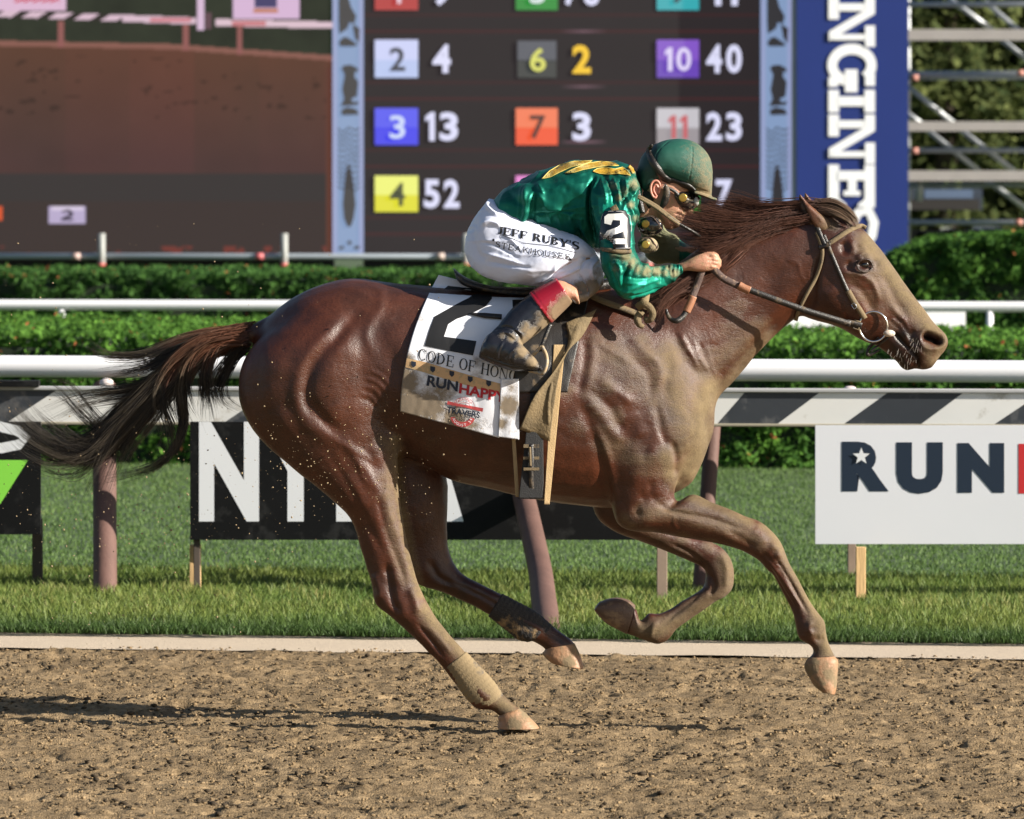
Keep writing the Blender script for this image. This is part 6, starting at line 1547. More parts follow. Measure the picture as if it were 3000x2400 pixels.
# ================================================================== THE RIDER
A_ = lambda L_: [(1350+x/2.464, 400+y/2.464) for x, y in L_]
rider = thing('person', 'jockey in green and yellow silks crouched over the galloping chestnut horse', 'person', (.2, 0, 1.5))
M_skin = simple('skin', (.42, .21, .135), .5, var=.12, scale=60, bump=.25, bscale=260, dirt=(.33, .22, .12), dirt_amt=.36, dirt_scale=40)
M_skin.node_tree.nodes['Principled BSDF'].inputs['Subsurface Weight'].default_value = .06
M_skin.node_tree.nodes['Principled BSDF'].inputs['Subsurface Radius'].default_value = (.02, .008, .004)
def mirror(st_): return [(a, b, c, d, w, -y) for a, b, c, d, w, y in st_]
thigh = [(1440, 590, 1392, 655, .085, -.04), (1480, 606, 1374, 705, .115, -.055), (1530, 628, 1376, 748, .118, -.075), (1590, 658, 1398, 780, .112, -.105), (1650, 688, 1438, 802, .10, -.14), (1705, 714, 1498, 818, .09, -.18),
         (1738, 750, 1566, 828, .066, -.175), (1756, 790, 1628, 842, .054, -.18), (1750, 834, 1660, 864, .048, -.19), (1720, 866, 1640, 852, .047, -.22), (1682, 884, 1622, 836, .048, -.258)]
shin = [(1690, 838, 1700, 896, .045, -.262), (1625, 822, 1672, 884, .05, -.268), (1552, 868, 1605, 940, .045, -.29), (1470, 952, 1532, 994, .034, -.32), (1438, 990, 1505, 1015, .032, -.335)]
torso = [(1446, 596, 1460, 640, .10, 0), (1500, 560, 1520, 655, .135, 0), (1590, 516, 1590, 680, .155, 0), (1680, 490, 1670, 690, .165, 0), (1770, 486, 1750, 700, .165, 0), (1840, 506, 1810, 690, .13, 0), (1875, 545, 1860, 650, .07, 0)]
neck_ = [(1835, 530, 1830, 640, .07, 0), (1880, 520, 1880, 650, .058, 0), (1915, 530, 1925, 650, .05, 0)]
head_ = [(1880, 500, 1890, 580, .05, 0), (1905, 455, 1908, 620, .068, 0), (1945, 435, 1938, 655, .074, 0), (1985, 440, 1962, 668, .070, 0), (2010, 470, 1984, 668, .058, 0), (2022, 540, 1996, 655, .040, 0), (2022, 590, 2004, 640, .022, 0)]
nose_ = [(2000, 575, 2000, 630, .020, 0), (2018, 590, 2012, 634, .017, 0), (2029, 612, 2020, 636, .014, 0), (2032, 622, 2026, 634, .009, 0)]
chin_ = [(1950, 640, 1945, 668, .03, 0), (1968, 650, 1962, 674, .026, 0), (1978, 654, 1972, 672, .016, 0)]
lips_ = [(1985, 634, 1975, 660, .026, 0), (1998, 640, 1990, 654, .016, 0)]
def arm(sign):
    if sign < 0:
        return [(1756, 545, 1850, 535, .055, -.15), (1762, 620, 1850, 620, .050, -.185), (1768, 700, 1844, 692, .045, -.225), (1775, 760, 1850, 750, .042, -.262), (1795, 815, 1862, 785, .040, -.272), (1830, 850, 1872, 792, .036, -.26),
                (1890, 850, 1888, 792, .034, -.225), (1940, 828, 1930, 786, .030, -.165), (1985, 804, 1975, 776, .026, -.145), (2010, 794, 2000, 768, .024, -.15), (2040, 796, 2024, 756, .022, -.158), (2068, 796, 2052, 744, .020, -.16), (2088, 792, 2080, 742, .017, -.158)]
    return [(1790, 545, 1860, 540, .05, .15), (1850, 610, 1900, 600, .045, .18), (1900, 690, 1935, 670, .042, .19), (1920, 745, 1965, 705, .038, .19), (1960, 760, 1975, 712, .034, .175), (2010, 752, 2015, 722, .028, .15), (2050, 746, 2050, 722, .024, .13), (2085, 760, 2085, 730, .020, .12), (2105, 770, 2105, 742, .017, .115)]
body = [loft(thigh, 20), loft(mirror(thigh), 20), loft(shin, 20), loft(mirror(shin), 20), loft(torso, 28), loft(neck_, 20), loft(head_, 28), loft(nose_, 14), loft(chin_, 14), loft(lips_, 14), loft(arm(-1), 18), loft(arm(1), 18)]
# fingers: four, unequal, curled round the rein, and the thumb laid over the top
def finger(pts, r): return tube([W(*q) for q in pts], r, 10, sub=5)
for i, (kx, ky, L_) in enumerate([(2088, 748, 1.0), (2093, 758, 1.05), (2093, 769, 1.0), (2088, 780, .85)]):
    yk = -.160
    body.append(finger([(kx-26, ky+2, yk), (kx, ky, yk-.002), (kx+10*L_, ky+4, yk+.006), (kx+14*L_, ky+9, yk+.022), (kx+8*L_, ky+14, yk+.036), (kx-6, ky+15, yk+.040), (kx-16, ky+12, yk+.036)], [.0095, .0098, .0092, .0088, .0082, .0075, .006]))
    kx2, ky2 = kx+14, ky-18
    body.append(finger([(kx2-26, ky2+2, .118), (kx2, ky2, .118), (kx2+12, ky2+6, .108), (kx2+8, ky2+14, .085), (kx2-8, ky2+14, .078)], [.0095, .0095, .009, .008, .006]))
body.append(finger([(2036, 768, -.146), (2058, 752, -.138), (2078, 744, -.134), (2094, 746, -.134), (2104, 752, -.138)], [.013, .012, .0105, .010, .007]))
body.append(finger([(2060, 735, .108), (2085, 725, .10), (2105, 728, .096), (2116, 734, .098)], [.012, .011, .010, .007]))
bmsh = remesh(body, .0042, 3)
R = Sculpt(bmsh)
H = lambda L_: [(1800+x/4.791, 380+y/4.791) for x, y in L_]
R.lap(12, R.blobmask([(1860, 600, 40), (1895, 600, 24), (2012, 600, 8), (1965, 660, 8), (1990, 648, 6), (1700, 860, 30), (1440, 980, 20)]), .6)
rs = R.stroke
rs(H([(850, 1180), (930, 1200), (975, 1240)]), 2.2, -.0045, 0); rs(H([(860, 1140), (930, 1150), (970, 1190)]), 3, .003, 0); rs(H([(860, 1250), (920, 1260), (960, 1270)]), 3, .003, 0)
rs(H([(1060, 1190), (1080, 1215)]), 3, -.005, 0, False); rs(H([(1000, 1120), (1010, 1170), (1040, 1200)]), 2.5, -.003, 1)
rs(H([(930, 1080), (900, 1150), (860, 1200)]), 4, -.003, 1); rs(H([(780, 1280), (840, 1330), (830, 1380)]), 3, -.003, 1)
rs(H([(700, 1100), (660, 1180), (700, 1290), (780, 1370)]), 9, .003, 1)
for k, (kx, ky) in enumerate([(2088, 748), (2093, 759), (2093, 770), (2088, 781)]):
    rs([(kx-3, ky), (kx+3, ky+1)], 3.6, .0028, 1, False)
    rs([(kx-34, ky+2-k*2), (kx-16, ky+1)], 2.2, .0012, 1)
for k in range(3): rs([(2072, 753+11*k), (2090, 753.5+11*k), (2104, 757+11*k)], 1.6, -.0035, 1)
rs([(2010, 790), (2040, 780), (2075, 765)], 2, -.0012, 1); rs([(2020, 770), (2050, 758)], 2, .0015, 1)
R.upd()
body_o = part('body', R.me, M_skin, rider)
head_bvh = bvh_of(R.me)
# near ear
c = H([(575, 835)])[0]; ey = hit(head_bvh, *c, -.07)[0].y-.004
em = [tube([W(x, y, ey-.006-(.003 if 1 < i < 7 else 0)) for i, (x, y) in enumerate(H([(620, 900), (640, 830), (635, 760), (590, 715), (535, 735), (510, 800), (515, 880), (545, 940), (575, 955), (600, 920)]))], [.0028, .0038, .0042, .0045, .0048, .0048, .0046, .0046, .005, .003], 8, sub=4),
      tube([W(x, y, ey-.005) for x, y in H([(600, 790), (565, 790), (550, 850), (575, 900), (590, 930)])], .0032, 8, sub=4),
      ellipsoid(W(*H([(585, 850)])[0], ey+.003), (.014, .005, .024))]
me = remesh(em, .0016, 3); part('ear', me, simple('ear_skin', (.55, .22, .16), .5), rider)
# ---------------------------------------------------------------- silks
M_silk, bsil = cloth_mat('green_satin', None, None, .46)
bsil.inputs['Metallic'].default_value = 0.0; bsil.inputs['Specular IOR Level'].default_value = .8; bsil.inputs['IOR'].default_value = 1.6; bsil.inputs['Specular Tint'].default_value = (.12, 1.0, .72, 1)
sil = [loft([(1432, 604, 1442, 612, .05, 0), (1452, 582, 1470, 632, .12, 0), (1480, 556, 1505, 655, .155, 0), (1530, 528, 1548, 674, .178, 0), (1587, 503, 1600, 689, .19, 0), (1670, 480, 1670, 708, .198, 0), (1735, 473, 1725, 724, .20, 0), (1800, 478, 1770, 730, .195, 0),
             (1845, 490, 1815, 710, .165, 0), (1870, 512, 1848, 680, .12, 0), (1884, 545, 1868, 650, .075, 0)], 36, 5, 2.4),
       loft([(1735, 520, 1862, 500, .05, -.11), (1736, 560, 1868, 545, .066, -.165), (1744, 621, 1866, 615, .068, -.20), (1750, 680, 1858, 664, .060, -.225), (1755, 730, 1858, 712, .056, -.25), (1763, 770, 1864, 742, .055, -.268), (1778, 806, 1874, 765, .056, -.278),
             (1796, 844, 1884, 774, .056, -.278), (1822, 871, 1896, 778, .052, -.268), (1865, 873, 1912, 781, .047, -.24), (1909, 860, 1930, 779, .045, -.195), (1952, 833, 1955, 776, .040, -.165), (1980, 815, 1978, 773, .034, -.158), (2002, 803, 1999, 768, .030, -.152)], 30, 5, 2.3),
       loft([(1790, 520, 1870, 520, .05, .12), (1850, 600, 1915, 590, .062, .18), (1880, 700, 1950, 672, .062, .20), (1895, 750, 1978, 690, .056, .20), (1930, 770, 1995, 708, .050, .19), (1970, 770, 2020, 720, .042, .17), (2020, 765, 2040, 722, .034, .15), (2062, 757, 2062, 726, .028, .13)], 28, 5, 2.3)]
sm = remesh(sil, .0046, 4); Z = Sculpt(sm)
Z.lap(14, Z.blobmask([(1750, 560, 30), (1760, 690, 26), (1870, 560, 26)]), .6)
zs = Z.stroke
Z.GAIN = 1.35
# folds of the satin
zs(A_([(960, 290), (930, 450), (940, 620), (975, 800)]), 7, -.020); zs(A_([(985, 300), (970, 450), (985, 620)]), 6, .009)
zs(A_([(480, 360), (465, 450), (470, 540), (440, 640)]), 9, .011); zs(A_([(540, 370), (525, 480), (520, 590), (500, 680)]), 9, -.009)
zs(A_([(560, 350), (600, 420)]), 4, .004); zs(A_([(330, 400), (420, 470), (520, 520)]), 12, -.006)
zs(A_([(240, 500), (320, 545), (420, 570), (480, 600)]), 8, .007); zs(A_([(260, 560), (340, 600), (430, 650)]), 6, -.007)
zs(A_([(480, 620), (600, 660), (740, 690), (860, 700)]), 12, .006); zs(A_([(520, 560), (680, 545), (880, 545)]), 2.2, -.004)
zs(A_([(460, 640), (470, 680), (540, 700)]), 5, -.010); zs(A_([(700, 560), (720, 640), (690, 720)]), 6, .005); zs(A_([(790, 550), (800, 620)]), 4, .004); zs(A_([(640, 570), (650, 640)]), 4, .004)
zs(A_([(860, 560), (880, 680), (960, 780)]), 7, .007); zs(A_([(820, 640), (880, 740), (940, 790)]), 6, -.006)
zs(A_([(700, 300), (820, 370), (900, 430)]), 14, .004); zs(A_([(420, 330), (560, 320), (700, 310)]), 12, -.004)
for k, (x0, x1) in enumerate([(1010, 1060), (1050, 1110), (1100, 1150), (1150, 1175), (1185, 1210), (1220, 1250)]):
    zs(A_([(x0, 285+8*k), ((x0+x1)/2-8, 350), (x1-10, 420), (x1-5, 500)]), 3.4, -.008 if k % 2 else .007)
zs(A_([(1245, 330), (1215, 400), (1180, 470)]), 5, -.012); zs(A_([(1280, 350), (1240, 430), (1200, 500)]), 4, .008)
zs(A_([(1230, 500), (1260, 570), (1265, 640)]), 4, -.007); zs(A_([(1200, 480), (1235, 560), (1240, 650)]), 4, .006)
zs(A_([(1070, 900), (1100, 1000), (1150, 1090)]), 6, -.006); zs(A_([(1030, 850), (1040, 960), (1090, 1060), (1150, 1150)]), 5, .004)
zs(A_([(1110, 900), (1150, 960), (1160, 1130)]), 6, .008)
zs(A_([(1150, 1150), (1260, 1080), (1440, 1030)]), 5, .005); zs(A_([(1165, 1130), (1180, 1010), (1230, 940)]), 5, -.009)
for k in range(6):
    zs(A_([(1215+48*k, 905+8*k), (1195+50*k, 960+6*k), (1180+54*k, 1015+2*k)]), 3.2, -.004); zs(A_([(1238+48*k, 905+8*k), (1218+50*k, 960+6*k), (1205+54*k, 1010+2*k)]), 3.4, .0035)
zs(A_([(1160, 1000), (1300, 1025), (1440, 1000)]), 1.8, -.003); zs(A_([(1445, 940), (1450, 1000), (1435, 1060)]), 2.5, -.005); zs(A_([(1200, 1155), (1320, 1135), (1440, 1090)]), 2.5, -.005)
for x in (1490, 1520, 1550, 1580): zs(A_([(x, 895), (x+12, 940), (x+4, 1000)]), 2.6, -.005)
zs(A_([(1060, 830), (1150, 850), (1220, 835)]), 3, -.006); zs(A_([(1100, 860), (1180, 880), (1230, 870)]), 3, .006)
for k in range(7):
    zs(A_([(1400+30*k, 700+28*k*.6), (1420+32*k, 800+8*k), (1400+34*k, 880)]), 4, .006 if k % 2 else -.006, 1)
f1 = fbm(Z.co, 11, 3, 11, (1, .6, 1))*.009+fbm(Z.co, 34, 3, 12, (1, .6, .6))*.0035
rg_ = (1-np.abs(fbm(Z.co, 10, 2, 15, (1.3, .5, .45)))*2.2).clip(0, 1)**3; rg2 = (1-np.abs(fbm(Z.co, 19, 2, 16, (.6, .5, 1.2)))*2.2).clip(0, 1)**3
f1 = f1+rg_*.0065+rg2*.0035*(np.abs(Z.co[:, 1]) > .1)
Z.co += Z.no*f1[:, None]; Z.upd()
x, y = Z.px, Z.py
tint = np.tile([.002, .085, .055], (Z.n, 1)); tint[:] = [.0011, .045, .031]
painted_sheen = inpoly(x, y, A_([(990, 440), (1110, 430), (1130, 520), (1000, 560)])) | inpoly(x, y, A_([(1150, 1000), (1300, 1030), (1445, 1000), (1500, 1090), (1200, 1190), (1120, 1100), (1060, 900)]))
tint[painted_sheen] = [.004, .15, .10]  # sunlit teal sheen painted into the sleeve colour
mudz = np.zeros(Z.n)
for bx_, by_, r_, a_ in [(1795, 545, 18, .6), (1812, 580, 14, .75), (1830, 560, 20, .6), (1858, 540, 20, .8), (1850, 600, 14, .8), (1862, 640, 14, .6), (1838, 505, 20, .5), (1866, 500, 16, .9), (1800, 748, 20, .6), (1835, 752, 22, .95), (1852, 770, 22, .8),
                          (1870, 790, 18, .75), (1895, 795, 20, .85), (1925, 795, 20, .85), (1950, 800, 16, .7), (1975, 800, 18, .9), (1960, 785, 14, .8), (1802, 790, 14, .6), (1860, 830, 14, .2), (1930, 830, 12, .3)]:
    mudz = np.maximum(mudz, a_*np.exp(-((x-bx_)**2+(y-by_)**2)/(r_*r_)))
far = (Z.co[:, 1] > .11) & (x > 1860)
mudz = np.where(far, np.where(x > 1990, .35, .85), mudz)
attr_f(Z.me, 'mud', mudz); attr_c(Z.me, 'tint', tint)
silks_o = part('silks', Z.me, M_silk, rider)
sil_bvh = bvh_of(Z.me); ss = bvh_surf(sil_bvh, -.15)
M_yel = simple('yellow_satin', (.36, .21, .02), .4, var=.35, scale=50, bump=.2, bscale=200, dirt=(.42, .34, .12), dirt_amt=.3)
M_yelp = simple('yellow_piping', (.55, .44, .11), .5)
for pl in ([(585, 311), (640, 255), (720, 208), (820, 184), (950, 180), (910, 200), (800, 225), (715, 262), (650, 295)],
           [(752, 268), (830, 232), (910, 198), (1010, 185), (1100, 192), (1138, 214), (1050, 217), (980, 226), (880, 245), (820, 264)],
           [(952, 256), (985, 236), (1050, 228), (1110, 240), (1165, 226), (1200, 250), (1222, 285), (1180, 278), (1130, 272), (1060, 278), (1000, 272)]):
    q = A_(pl); o = part('chevron', decal_mesh([poly2d(q)], ss, .0022, 7), M_yel, rider)
    pp = q+[q[0]]; p3 = [np.array(ss(*u)[0])+np.array(ss(*u)[1])*.003 for i in range(len(q)) for u in [tuple(np.array(pp[i])*(1-t)+np.array(pp[i+1])*t) for t in (0, .25, .5, .75)]]
    part('piping', to_mesh('p', tube(p3+[p3[0]], .0013, 5), True), M_yelp, rider)
# arm number
me = to_mesh('plate', strap_mesh(A_([(1112, 535), (1115, 600), (1115, 700), (1112, 812)]), [62, 84, 92, 92], sil_bvh, .006, .005, sm=8), True)
arm_o = part('arm_band', me, simple('band_black', (.008, .009, .014), .25, spec=.6), rider); bb = bvh_of(me); bs_ = bvh_surf(bb, -.27)
two_s = A_([(1037, 628), (1037, 580), (1062, 560), (1170, 555), (1203, 590), (1198, 660), (1165, 690), (1100, 712), (1085, 738), (1175, 738), (1195, 745), (1190, 778), (1030, 775), (1032, 715), (1060, 680), (1130, 655), (1150, 640), (1150, 606), (1098, 604), (1090, 622), (1085, 640)])
part('arm_number', decal_mesh([poly2d(two_s)], bs_, .0015, 6), simple('number_white', (.72, .72, .70), .5), rider)
p3 = [np.array(bs_(*u)[0])+np.array([0, -.001, 0]) for u in A_([(1012, 600), (1025, 560), (1070, 540), (1160, 540), (1220, 570), (1232, 640), (1228, 740), (1222, 805), (1120, 808), (1010, 800), (1010, 700), (1012, 600)])]
part('arm_band_stitching', to_mesh('p', tube(p3, .0009, 5), True), simple('white_thread', (.6, .6, .6), .6), rider)
part('arm_strap', to_mesh('p', strap_mesh(A_([(1005, 812), (1080, 822), (1160, 832), (1232, 828)]), 12, sil_bvh, .004, .004), True), M_leam, rider)
part('arm_strap', to_mesh('p', strap_mesh(A_([(1088, 535), (1110, 520), (1130, 508)]), 18, sil_bvh, .004, .003), True), M_tan, rider)
# ---------------------------------------------------------------- breeches
M_br, _ = cloth_mat('white_breeches', (.66, .69, .82), None, .55)
br = [loft([(1436, 580, 1392, 640, .09, 0), (1440, 586, 1376, 668, .13, -.0), (1480, 600, 1364, 712, .13, 0), (1520, 625, 1372, 745, .11, 0)], 32, 5, 2.3)]
thb = [(1440, 584, 1384, 655, .09, -.04), (1482, 600, 1364, 708, .125, -.055), (1530, 620, 1367, 756, .13, -.075), (1590, 648, 1389, 790, .125, -.105), (1650, 678, 1428, 812, .112, -.14), (1712, 706, 1490, 828, .10, -.18),
       (1748, 742, 1562, 837, .076, -.175), (1768, 790, 1624, 850, .062, -.18), (1762, 838, 1655, 872, .056, -.19), (1728, 872, 1645, 850, .054, -.22), (1688, 892, 1622, 826, .055, -.258)]
br += [loft(thb, 32), loft(mirror(thb), 24)]
bm_ = remesh(br, .0046, 4); B = Sculpt(bm_)
B.lap(12, B.blobmask([(1420, 640, 40)]), .6)
bs = B.stroke
B.GAIN = 1.9
for L_, w_, d_ in [([(120, 600), (90, 700), (110, 820), (180, 920)], 10, -.004), ([(150, 640), (220, 620), (300, 650)], 6, .006), ([(140, 760), (260, 790), (420, 880)], 4, -.004), ([(160, 840), (300, 880), (460, 930)], 4, .004), ([(200, 900), (340, 930), (520, 950)], 4, -.004),
                   ([(700, 930), (640, 1000), (540, 1050)], 5, .005), ([(860, 880), (760, 940), (640, 1010)], 5, -.005), ([(880, 940), (800, 980), (700, 1020)], 4, .005), ([(980, 850), (900, 900), (860, 970)], 4, -.006), ([(1000, 880), (940, 950), (960, 1040)], 4, .006), ([(870, 870), (980, 880)], 3, -.004),
                   ([(300, 690), (380, 760), (450, 830)], 5, .003), ([(200, 470), (200, 520), (280, 580)], 5, .006), ([(850, 990), (900, 1060), (930, 1160)], 3, -.005)]:
    bs(A_(L_), w_, d_)
f1 = fbm(B.co, 14, 3, 21, (1, .6, 1))*.0034+fbm(B.co, 45, 2, 22)*.0011
rg_ = (1-np.abs(fbm(B.co, 12, 2, 25, (.5, .5, 1.5)))*2.2).clip(0, 1)**3; f1 = f1+rg_*.0035
B.co += B.no*f1[:, None]; B.upd()
x, y = B.px, B.py
mb = np.zeros(B.n)
for bx_, by_, r_, a_ in [(1700, 850, 34, 1.1), (1735, 840, 34, 1.0), (1665, 860, 28, 1.1), (1750, 800, 24, .55), (1770, 770, 22, .4), (1750, 870, 34, 1.1), (1715, 890, 34, 1.1), (1770, 840, 26, .9)]: mb = np.maximum(mb, a_*np.exp(-((x-bx_)**2+(y-by_)**2)/(r_*r_)))
attr_f(B.me, 'mud', mb); part('breeches', B.me, M_br, rider)
br_bvh = bvh_of(B.me); brs = bvh_surf(br_bvh, -.25)
w2 = A_([(262, 700), (850, 822)])
part('lettering', decal_mesh(serif_line("JEFF RUBY'S", w2[0], w2[1], 22, up=(.10, -.995), T=.22, t=.08, s=.05, gap=.06), brs, .002, 10), M_ink, rider)
w2 = A_([(248, 795), (785, 888)])
part('lettering', decal_mesh(serif_line("STEAKHOUSES", w2[0], w2[1], 16.5, up=(.12, -.99), T=.13, t=.10, s=.05, gap=.16, curve=lambda u: 4.0*(u-.5)**2*4-4), brs, .002, 10), M_ink, rider)
part('lettering_rule', decal_mesh([strip(A_([(300, 712), (450, 770), (640, 790), (830, 838)]), 1.5)], brs, .002, 8), M_ink, rider)
part('lettering_dots', decal_mesh([(np.array([A_([(237, 748)])[0]])+np.array([(-3, -3), (3, -3), (3, 3), (-3, 3)]), [[0, 1, 2, 3]]), (np.array([A_([(790, 886)])[0]])+np.array([(-3, -3), (3, -3), (3, 3), (-3, 3)]), [[0, 1, 2, 3]])], brs, .002), M_ink, rider, kind='stuff')
# ---------------------------------------------------------------- boots
M_boot, bbo = cloth_mat('boot_leather', None, None, .22); bbo.inputs['Specular IOR Level'].default_value = .7
shaft = [(1620, 815, 1674, 886, .062, -.268), (1582, 838, 1645, 916, .060, -.275), (1552, 860, 1614, 944, .058, -.285), (1496, 908, 1578, 976, .053, -.30), (1457, 956, 1543, 1002, .048, -.318), (1428, 985, 1520, 1016, .045, -.332)]
foot = [(1416, 998, 1402, 1046, .028, -.335), (1434, 978, 1416, 1056, .040, -.338), (1466, 976, 1446, 1068, .043, -.342), (1500, 990, 1478, 1080, .045, -.348), (1528, 1008, 1514, 1089, .046, -.352), (1554, 1036, 1548, 1090, .044, -.355), (1576, 1060, 1574, 1090, .034, -.355), (1590, 1080, 1590, 1088, .014, -.355)]
bt = remesh([loft(shaft, 28), loft(foot, 28)], .004, 3)
T_ = Sculpt(bt); T_.lap(14, T_.blobmask([(1470, 1000, 26)]), .6)
ts = T_.stroke
ts(A_([(240, 1400), (330, 1370), (420, 1430), (440, 1490)]), 3.5, -.007); ts(A_([(250, 1430), (340, 1420), (430, 1500)]), 3.5, .006); ts(A_([(320, 1390), (400, 1400), (450, 1440)]), 3, .005)
ts(A_([(130, 1570), (260, 1615), (400, 1660), (560, 1680)]), 2.2, -.006); ts(A_([(305, 1480), (270, 1560), (265, 1625)]), 2.5, .003); ts(A_([(320, 1485), (288, 1560), (285, 1625)]), 1.6, -.003)
ts(A_([(345, 1620), (360, 1560), (420, 1530)]), 2.5, .004); ts(A_([(380, 1640), (390, 1590), (450, 1570)]), 2.5, .004)
T_.co += T_.no*(fbm(T_.co, 22, 3, 31)*.003)[:, None]; T_.upd()
def paint(s, blobs, tint):
    m = np.zeros(s.n)
    for bx_, by_, r_, a_ in blobs: m = np.maximum(m, a_*np.exp(-((s.px-bx_)**2+(s.py-by_)**2)/(r_*r_)))
    attr_f(s.me, 'mud', m); attr_c(s.me, 'tint', np.tile(tint, (s.n, 1)))
paint(T_, [(1640, 930, 34, 1.0), (1600, 950, 30, 1.0), (1560, 980, 28, 1.0), (1540, 960, 22, .7), (1535, 1000, 20, 1.0), (1500, 990, 16, .8), (1530, 1030, 24, .9), (1560, 1060, 22, .95), (1490, 1050, 14, .4), (1470, 985, 14, .6), (1580, 920, 18, .5), (1440, 1070, 12, .6)], (.012, .012, .016))
part('boot', T_.me, M_boot, rider)
me = remesh([loft(mirror(shaft), 20), loft(mirror(foot), 20)], .006, 3); s = Sculpt(me); paint(s, [(1600, 950, 60, .8)], (.012, .012, .016)); part('boot', s.me, M_boot, rider)
cf = remesh([loft([(1628, 812, 1679, 886, .066, -.267), (1590, 833, 1648, 916, .065, -.274), (1549, 857, 1616, 948, .0625, -.286)], 28)], .004, 2); s = Sculpt(cf)
s.stroke([(1551, 860), (1614, 944)], 1.6, .002, taper=False); s.stroke([(1558, 854), (1621, 938)], 1.2, -.002, taper=False); s.upd()
paint(s, [(1660, 890, 30, 1.2), (1635, 915, 30, 1.2), (1640, 890, 14, .8), (1615, 920, 12, .8)], (.24, .006, .018)); part('boot_cuff', s.me, M_boot, rider)
# ---------------------------------------------------------------- helmet, goggles
M_helm, bh = cloth_mat('helmet_cover', None, None, .6)
hl = [loft([(1866, 500, 1872, 540, .045, 0), (1878, 462, 1886, 572, .082, 0), (1900, 436, 1908, 560, .100, 0), (1930, 418, 1934, 534, .110, 0), (1965, 408, 1966, 540, .113, 0), (2000, 407, 1998, 552, .110, 0), (2034, 416, 2028, 566, .100, 0), (2062, 436, 2054, 574, .082, 0), (2082, 468, 2076, 582, .055, 0), (2088, 505, 2084, 578, .030, 0)], 36),
      loft([(2030, 560, 2030, 568, .090, 0), (2060, 568, 2058, 577, .085, 0), (2084, 576, 2080, 585, .062, 0), (2098, 580, 2096, 588, .028, 0), (2101, 583, 2100, 588, .008, 0)], 28)]
hmh = remesh(hl, .0035, 3); Q = Sculpt(hmh); Q.lap(10, Q.blobmask([(2040, 575, 16)]), .5)
Q.stroke(H([(660, 250), (600, 340), (575, 450), (590, 560)]), 1.5, -.003, 1); Q.stroke(H([(1088, 190), (1098, 330), (1080, 520), (1045, 740)]), 1.6, -.003, 1)
Q.stroke(H([(660, 250), (780, 150), (900, 120)]), 1.5, -.003, 1); Q.stroke(H([(830, 690), (1000, 760), (1200, 840), (1340, 880)]), 2, -.003, 1)
Q.co += Q.no*(fbm(Q.co, 30, 3, 41)*.0012)[:, None]; Q.upd()
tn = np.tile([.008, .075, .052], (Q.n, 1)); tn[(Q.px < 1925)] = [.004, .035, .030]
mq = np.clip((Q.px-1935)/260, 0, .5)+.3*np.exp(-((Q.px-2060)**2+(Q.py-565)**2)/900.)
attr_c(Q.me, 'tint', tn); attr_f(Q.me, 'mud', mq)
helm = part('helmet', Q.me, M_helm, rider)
hb = bvh_of(Q.me)
part('helmet_band', to_mesh('b', strap_mesh(H([(530, 210), (480, 300), (520, 420), (610, 560), (700, 680), (850, 740), (1040, 800), (1130, 860)]), [10, 15, 20, 22, 20, 17, 16, 10], hb, .003, .004), True), M_lea, rider)
M_gog = simple('goggle_black', (.008, .008, .009), .12, spec=.7, coat=.6, dirt=MUD, dirt_amt=.25, dirt_scale=60)
gm = remesh([loft([(1974, 560, 1978, 588, .076, 0), (1990, 552, 1988, 606, .080, 0), (2010, 556, 2004, 616, .076, 0), (2030, 564, 2020, 618, .062, 0), (2044, 572, 2034, 612, .042, 0), (2052, 580, 2042, 604, .02, 0)], 28)], .0035, 3)
s = Sculpt(gm); s.stroke(H([(860, 900), (870, 980), (930, 1070), (1010, 1110), (1100, 1090)]), 3, .004, 1, False); s.stroke(H([(900, 850), (880, 920), (900, 1000), (980, 1060), (1080, 1040)]), 4, -.004, 1, False); s.upd()
gog = part('goggles', s.me, M_gog, rider)
gb = bvh_of(s.me)
def disc(px_, py_, y_, r_, th=.005): 
    p = np.array(W(px_, py_, y_)); return tube([p+np.array([0, .001, 0]), p+np.array([0, -th, 0]), p+np.array([0, -th-.0005, 0])], [r_, r_, r_*.8], 24)
c = H([(960, 955)])[0]; yy = hit(gb, *c, -.08)[0].y
part('goggle_vent', to_mesh('d', disc(*c, yy, .0155), True), M_brass, rider)
part('goggle_strap', to_mesh('b', strap_mesh(H([(700, 790), (780, 830), (860, 880), (900, 930)]), [10, 9, 11, 9], head_bvh, .008, .004, y0=-.075), True), M_lea, rider)
part('goggle_lens', to_mesh('d', ellipsoid(W(*H([(1150, 1010)])[0], -.050), (.010, .006, .017)), True), simple('lens', (.35, .36, .34), .1, spec=.8), rider)
part('chin_strap', to_mesh('b', strap_mesh(H([(720, 800), (735, 880), (720, 960), (690, 1040), (655, 1100)]), [14, 20, 22, 19, 10], head_bvh, .006, .010, y0=-.072), True), M_lea, rider)
part('buckle', to_mesh('b', tube([W(x, y, -.088) for x, y in H([(690, 780), (720, 765), (742, 800), (715, 835), (685, 815), (690, 780)])], .0012, 6), True), M_steel, rider)
part('hair', remesh([loft([(1876, 545, 1884, 600, .056, 0), (1900, 540, 1900, 625, .068, 0), (1916, 535, 1914, 600, .072, 0), (1930, 525, 1928, 560, .072, 0)], 20)], .005, 2), simple('dark_hair', (.015, .011, .009), .6, bump=.5, bscale=300), rider)
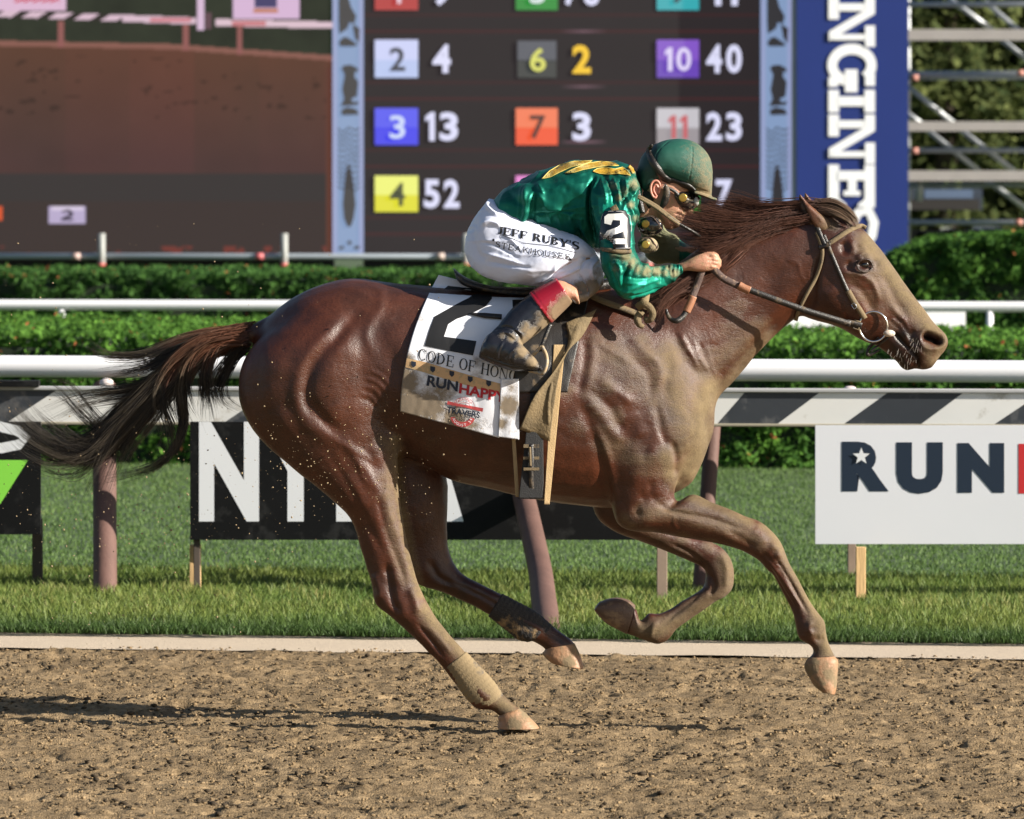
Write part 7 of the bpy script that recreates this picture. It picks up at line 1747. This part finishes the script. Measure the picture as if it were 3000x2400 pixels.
# spare goggles hanging at the throat
def spare(cx_, cy_, rx_, ry_, y_, bx_, by_, mat):
    g = remesh([loft([(cx_-rx_, cy_-3, cx_-rx_, cy_+3, .012, y_), (cx_-rx_*.7, cy_-ry_*.75, cx_-rx_*.7, cy_+ry_*.75, .026, y_), (cx_, cy_-ry_, cx_, cy_+ry_, .034, y_), (cx_+rx_*.7, cy_-ry_*.7, cx_+rx_*.7, cy_+ry_*.8, .030, y_), (cx_+rx_, cy_, cx_+rx_, cy_+8, .014, y_)], 22)], .0035, 3)
    s = Sculpt(g); s.co += s.no*(fbm(s.co, 60, 2, cx_)*.002)[:, None]; s.upd()
    o = part('spare_goggles', s.me, mat, rider); b_ = bvh_of(s.me)
    yb = hit(b_, bx_, by_, y_-.03)[0].y; v = part('vent', to_mesh('d', disc(bx_, by_, yb, .0145, .004), True), M_brass, o)
    v.matrix_parent_inverse = Matrix.Translation(-Vector(rider.location))@Matrix.Identity(4) if False else o.matrix_basis.inverted()
    p3 = [W(x, y, hit(b_, x, y, y_-.03)[0].y-.002) for x, y in [(cx_-rx_*.6, cy_-ry_*.75), (cx_+rx_*.1, cy_-ry_*.85), (cx_+rx_*.55, cy_-ry_*.3), (cx_+rx_*.85, cy_+ry_*.35)]]
    v2 = part('rim', to_mesh('d', tube(p3, .0026, 6, sub=5), True), M_leab, o)
M_gm = simple('goggle_muddy', (.03, .026, .02), .3, spec=.6, dirt=(.32, .25, .15), dirt_amt=.55, dirt_scale=45)
spare(1905, 661, 38, 30, -.085, 1891, 656, M_gog); spare(1898, 718, 31, 25, -.095, 1891, 717, M_gm)
part('goggle_strap', to_mesh('b', ribbon([(1866, 556, -.085), (1874, 590, -.105), (1882, 625, -.118)], 16, .004), True), M_lea, rider)
part('collar', to_mesh('b', strap_mesh(H([(200, 510), (240, 560), (270, 610)]), [10, 14, 8], sil_bvh, .003, .004, y0=-.12), True), M_yel, rider)
# ---------------------------------------------------------------- whip, held in the far hand
wp = [(1863, 575, -.13), (1880, 583, -.135), (1920, 606, -.14), (1955, 632, -.145), (1990, 656, -.14), (2035, 682, -.12), (2075, 712, -.02), (2095, 735, .09)]
w_o = thing('riding_whip', 'slim black riding whip crossing in front of the jockey\'s chin', 'whip', tuple(W(1960, 632, -.14)))
part('whip_shaft', to_mesh('w', tube([W(*q) for q in wp[3:]], [.007, .0055, .0055, .006, .007], 10, sub=6), True), M_lea, w_o)
part('whip_popper', to_mesh('w', [ribbon([(x, y-2.5, z) for x, y, z in wp[:5]], [7, 12, 13, 12, 10], .006), ribbon([(x, y+2.5, z-.004) for x, y, z in wp[:5]], [5, 8, 9, 9, 8], .005)], True), M_leam, w_o)
# ================================================================== dirt thrown up by the hooves
def fly(r, n):
    k = r.random(n)
    px_ = np.where(k < .55, r.normal(350, 240, n), np.where(k < .85, r.normal(980, 170, n), r.uniform(0, 1300, n)))
    py_ = np.where(k < .55, r.normal(1500, 200, n), np.where(k < .85, r.normal(1360, 110, n), r.uniform(650, 1700, n)))
    y = r.uniform(-.45, .5, n); y = np.where((px_ > 690) & (px_ < 1500), r.uniform(-.42, -.30, n), y)
    p = W(px_, py_, y); p[:, 2] = np.maximum(p[:, 2], .03); return p
link('flying_dirt', lumps(1300, fly, None, .0008, .0038, 77, 1.0), simple('thrown_dirt', (.27, .20, .115), .9), kind='stuff')
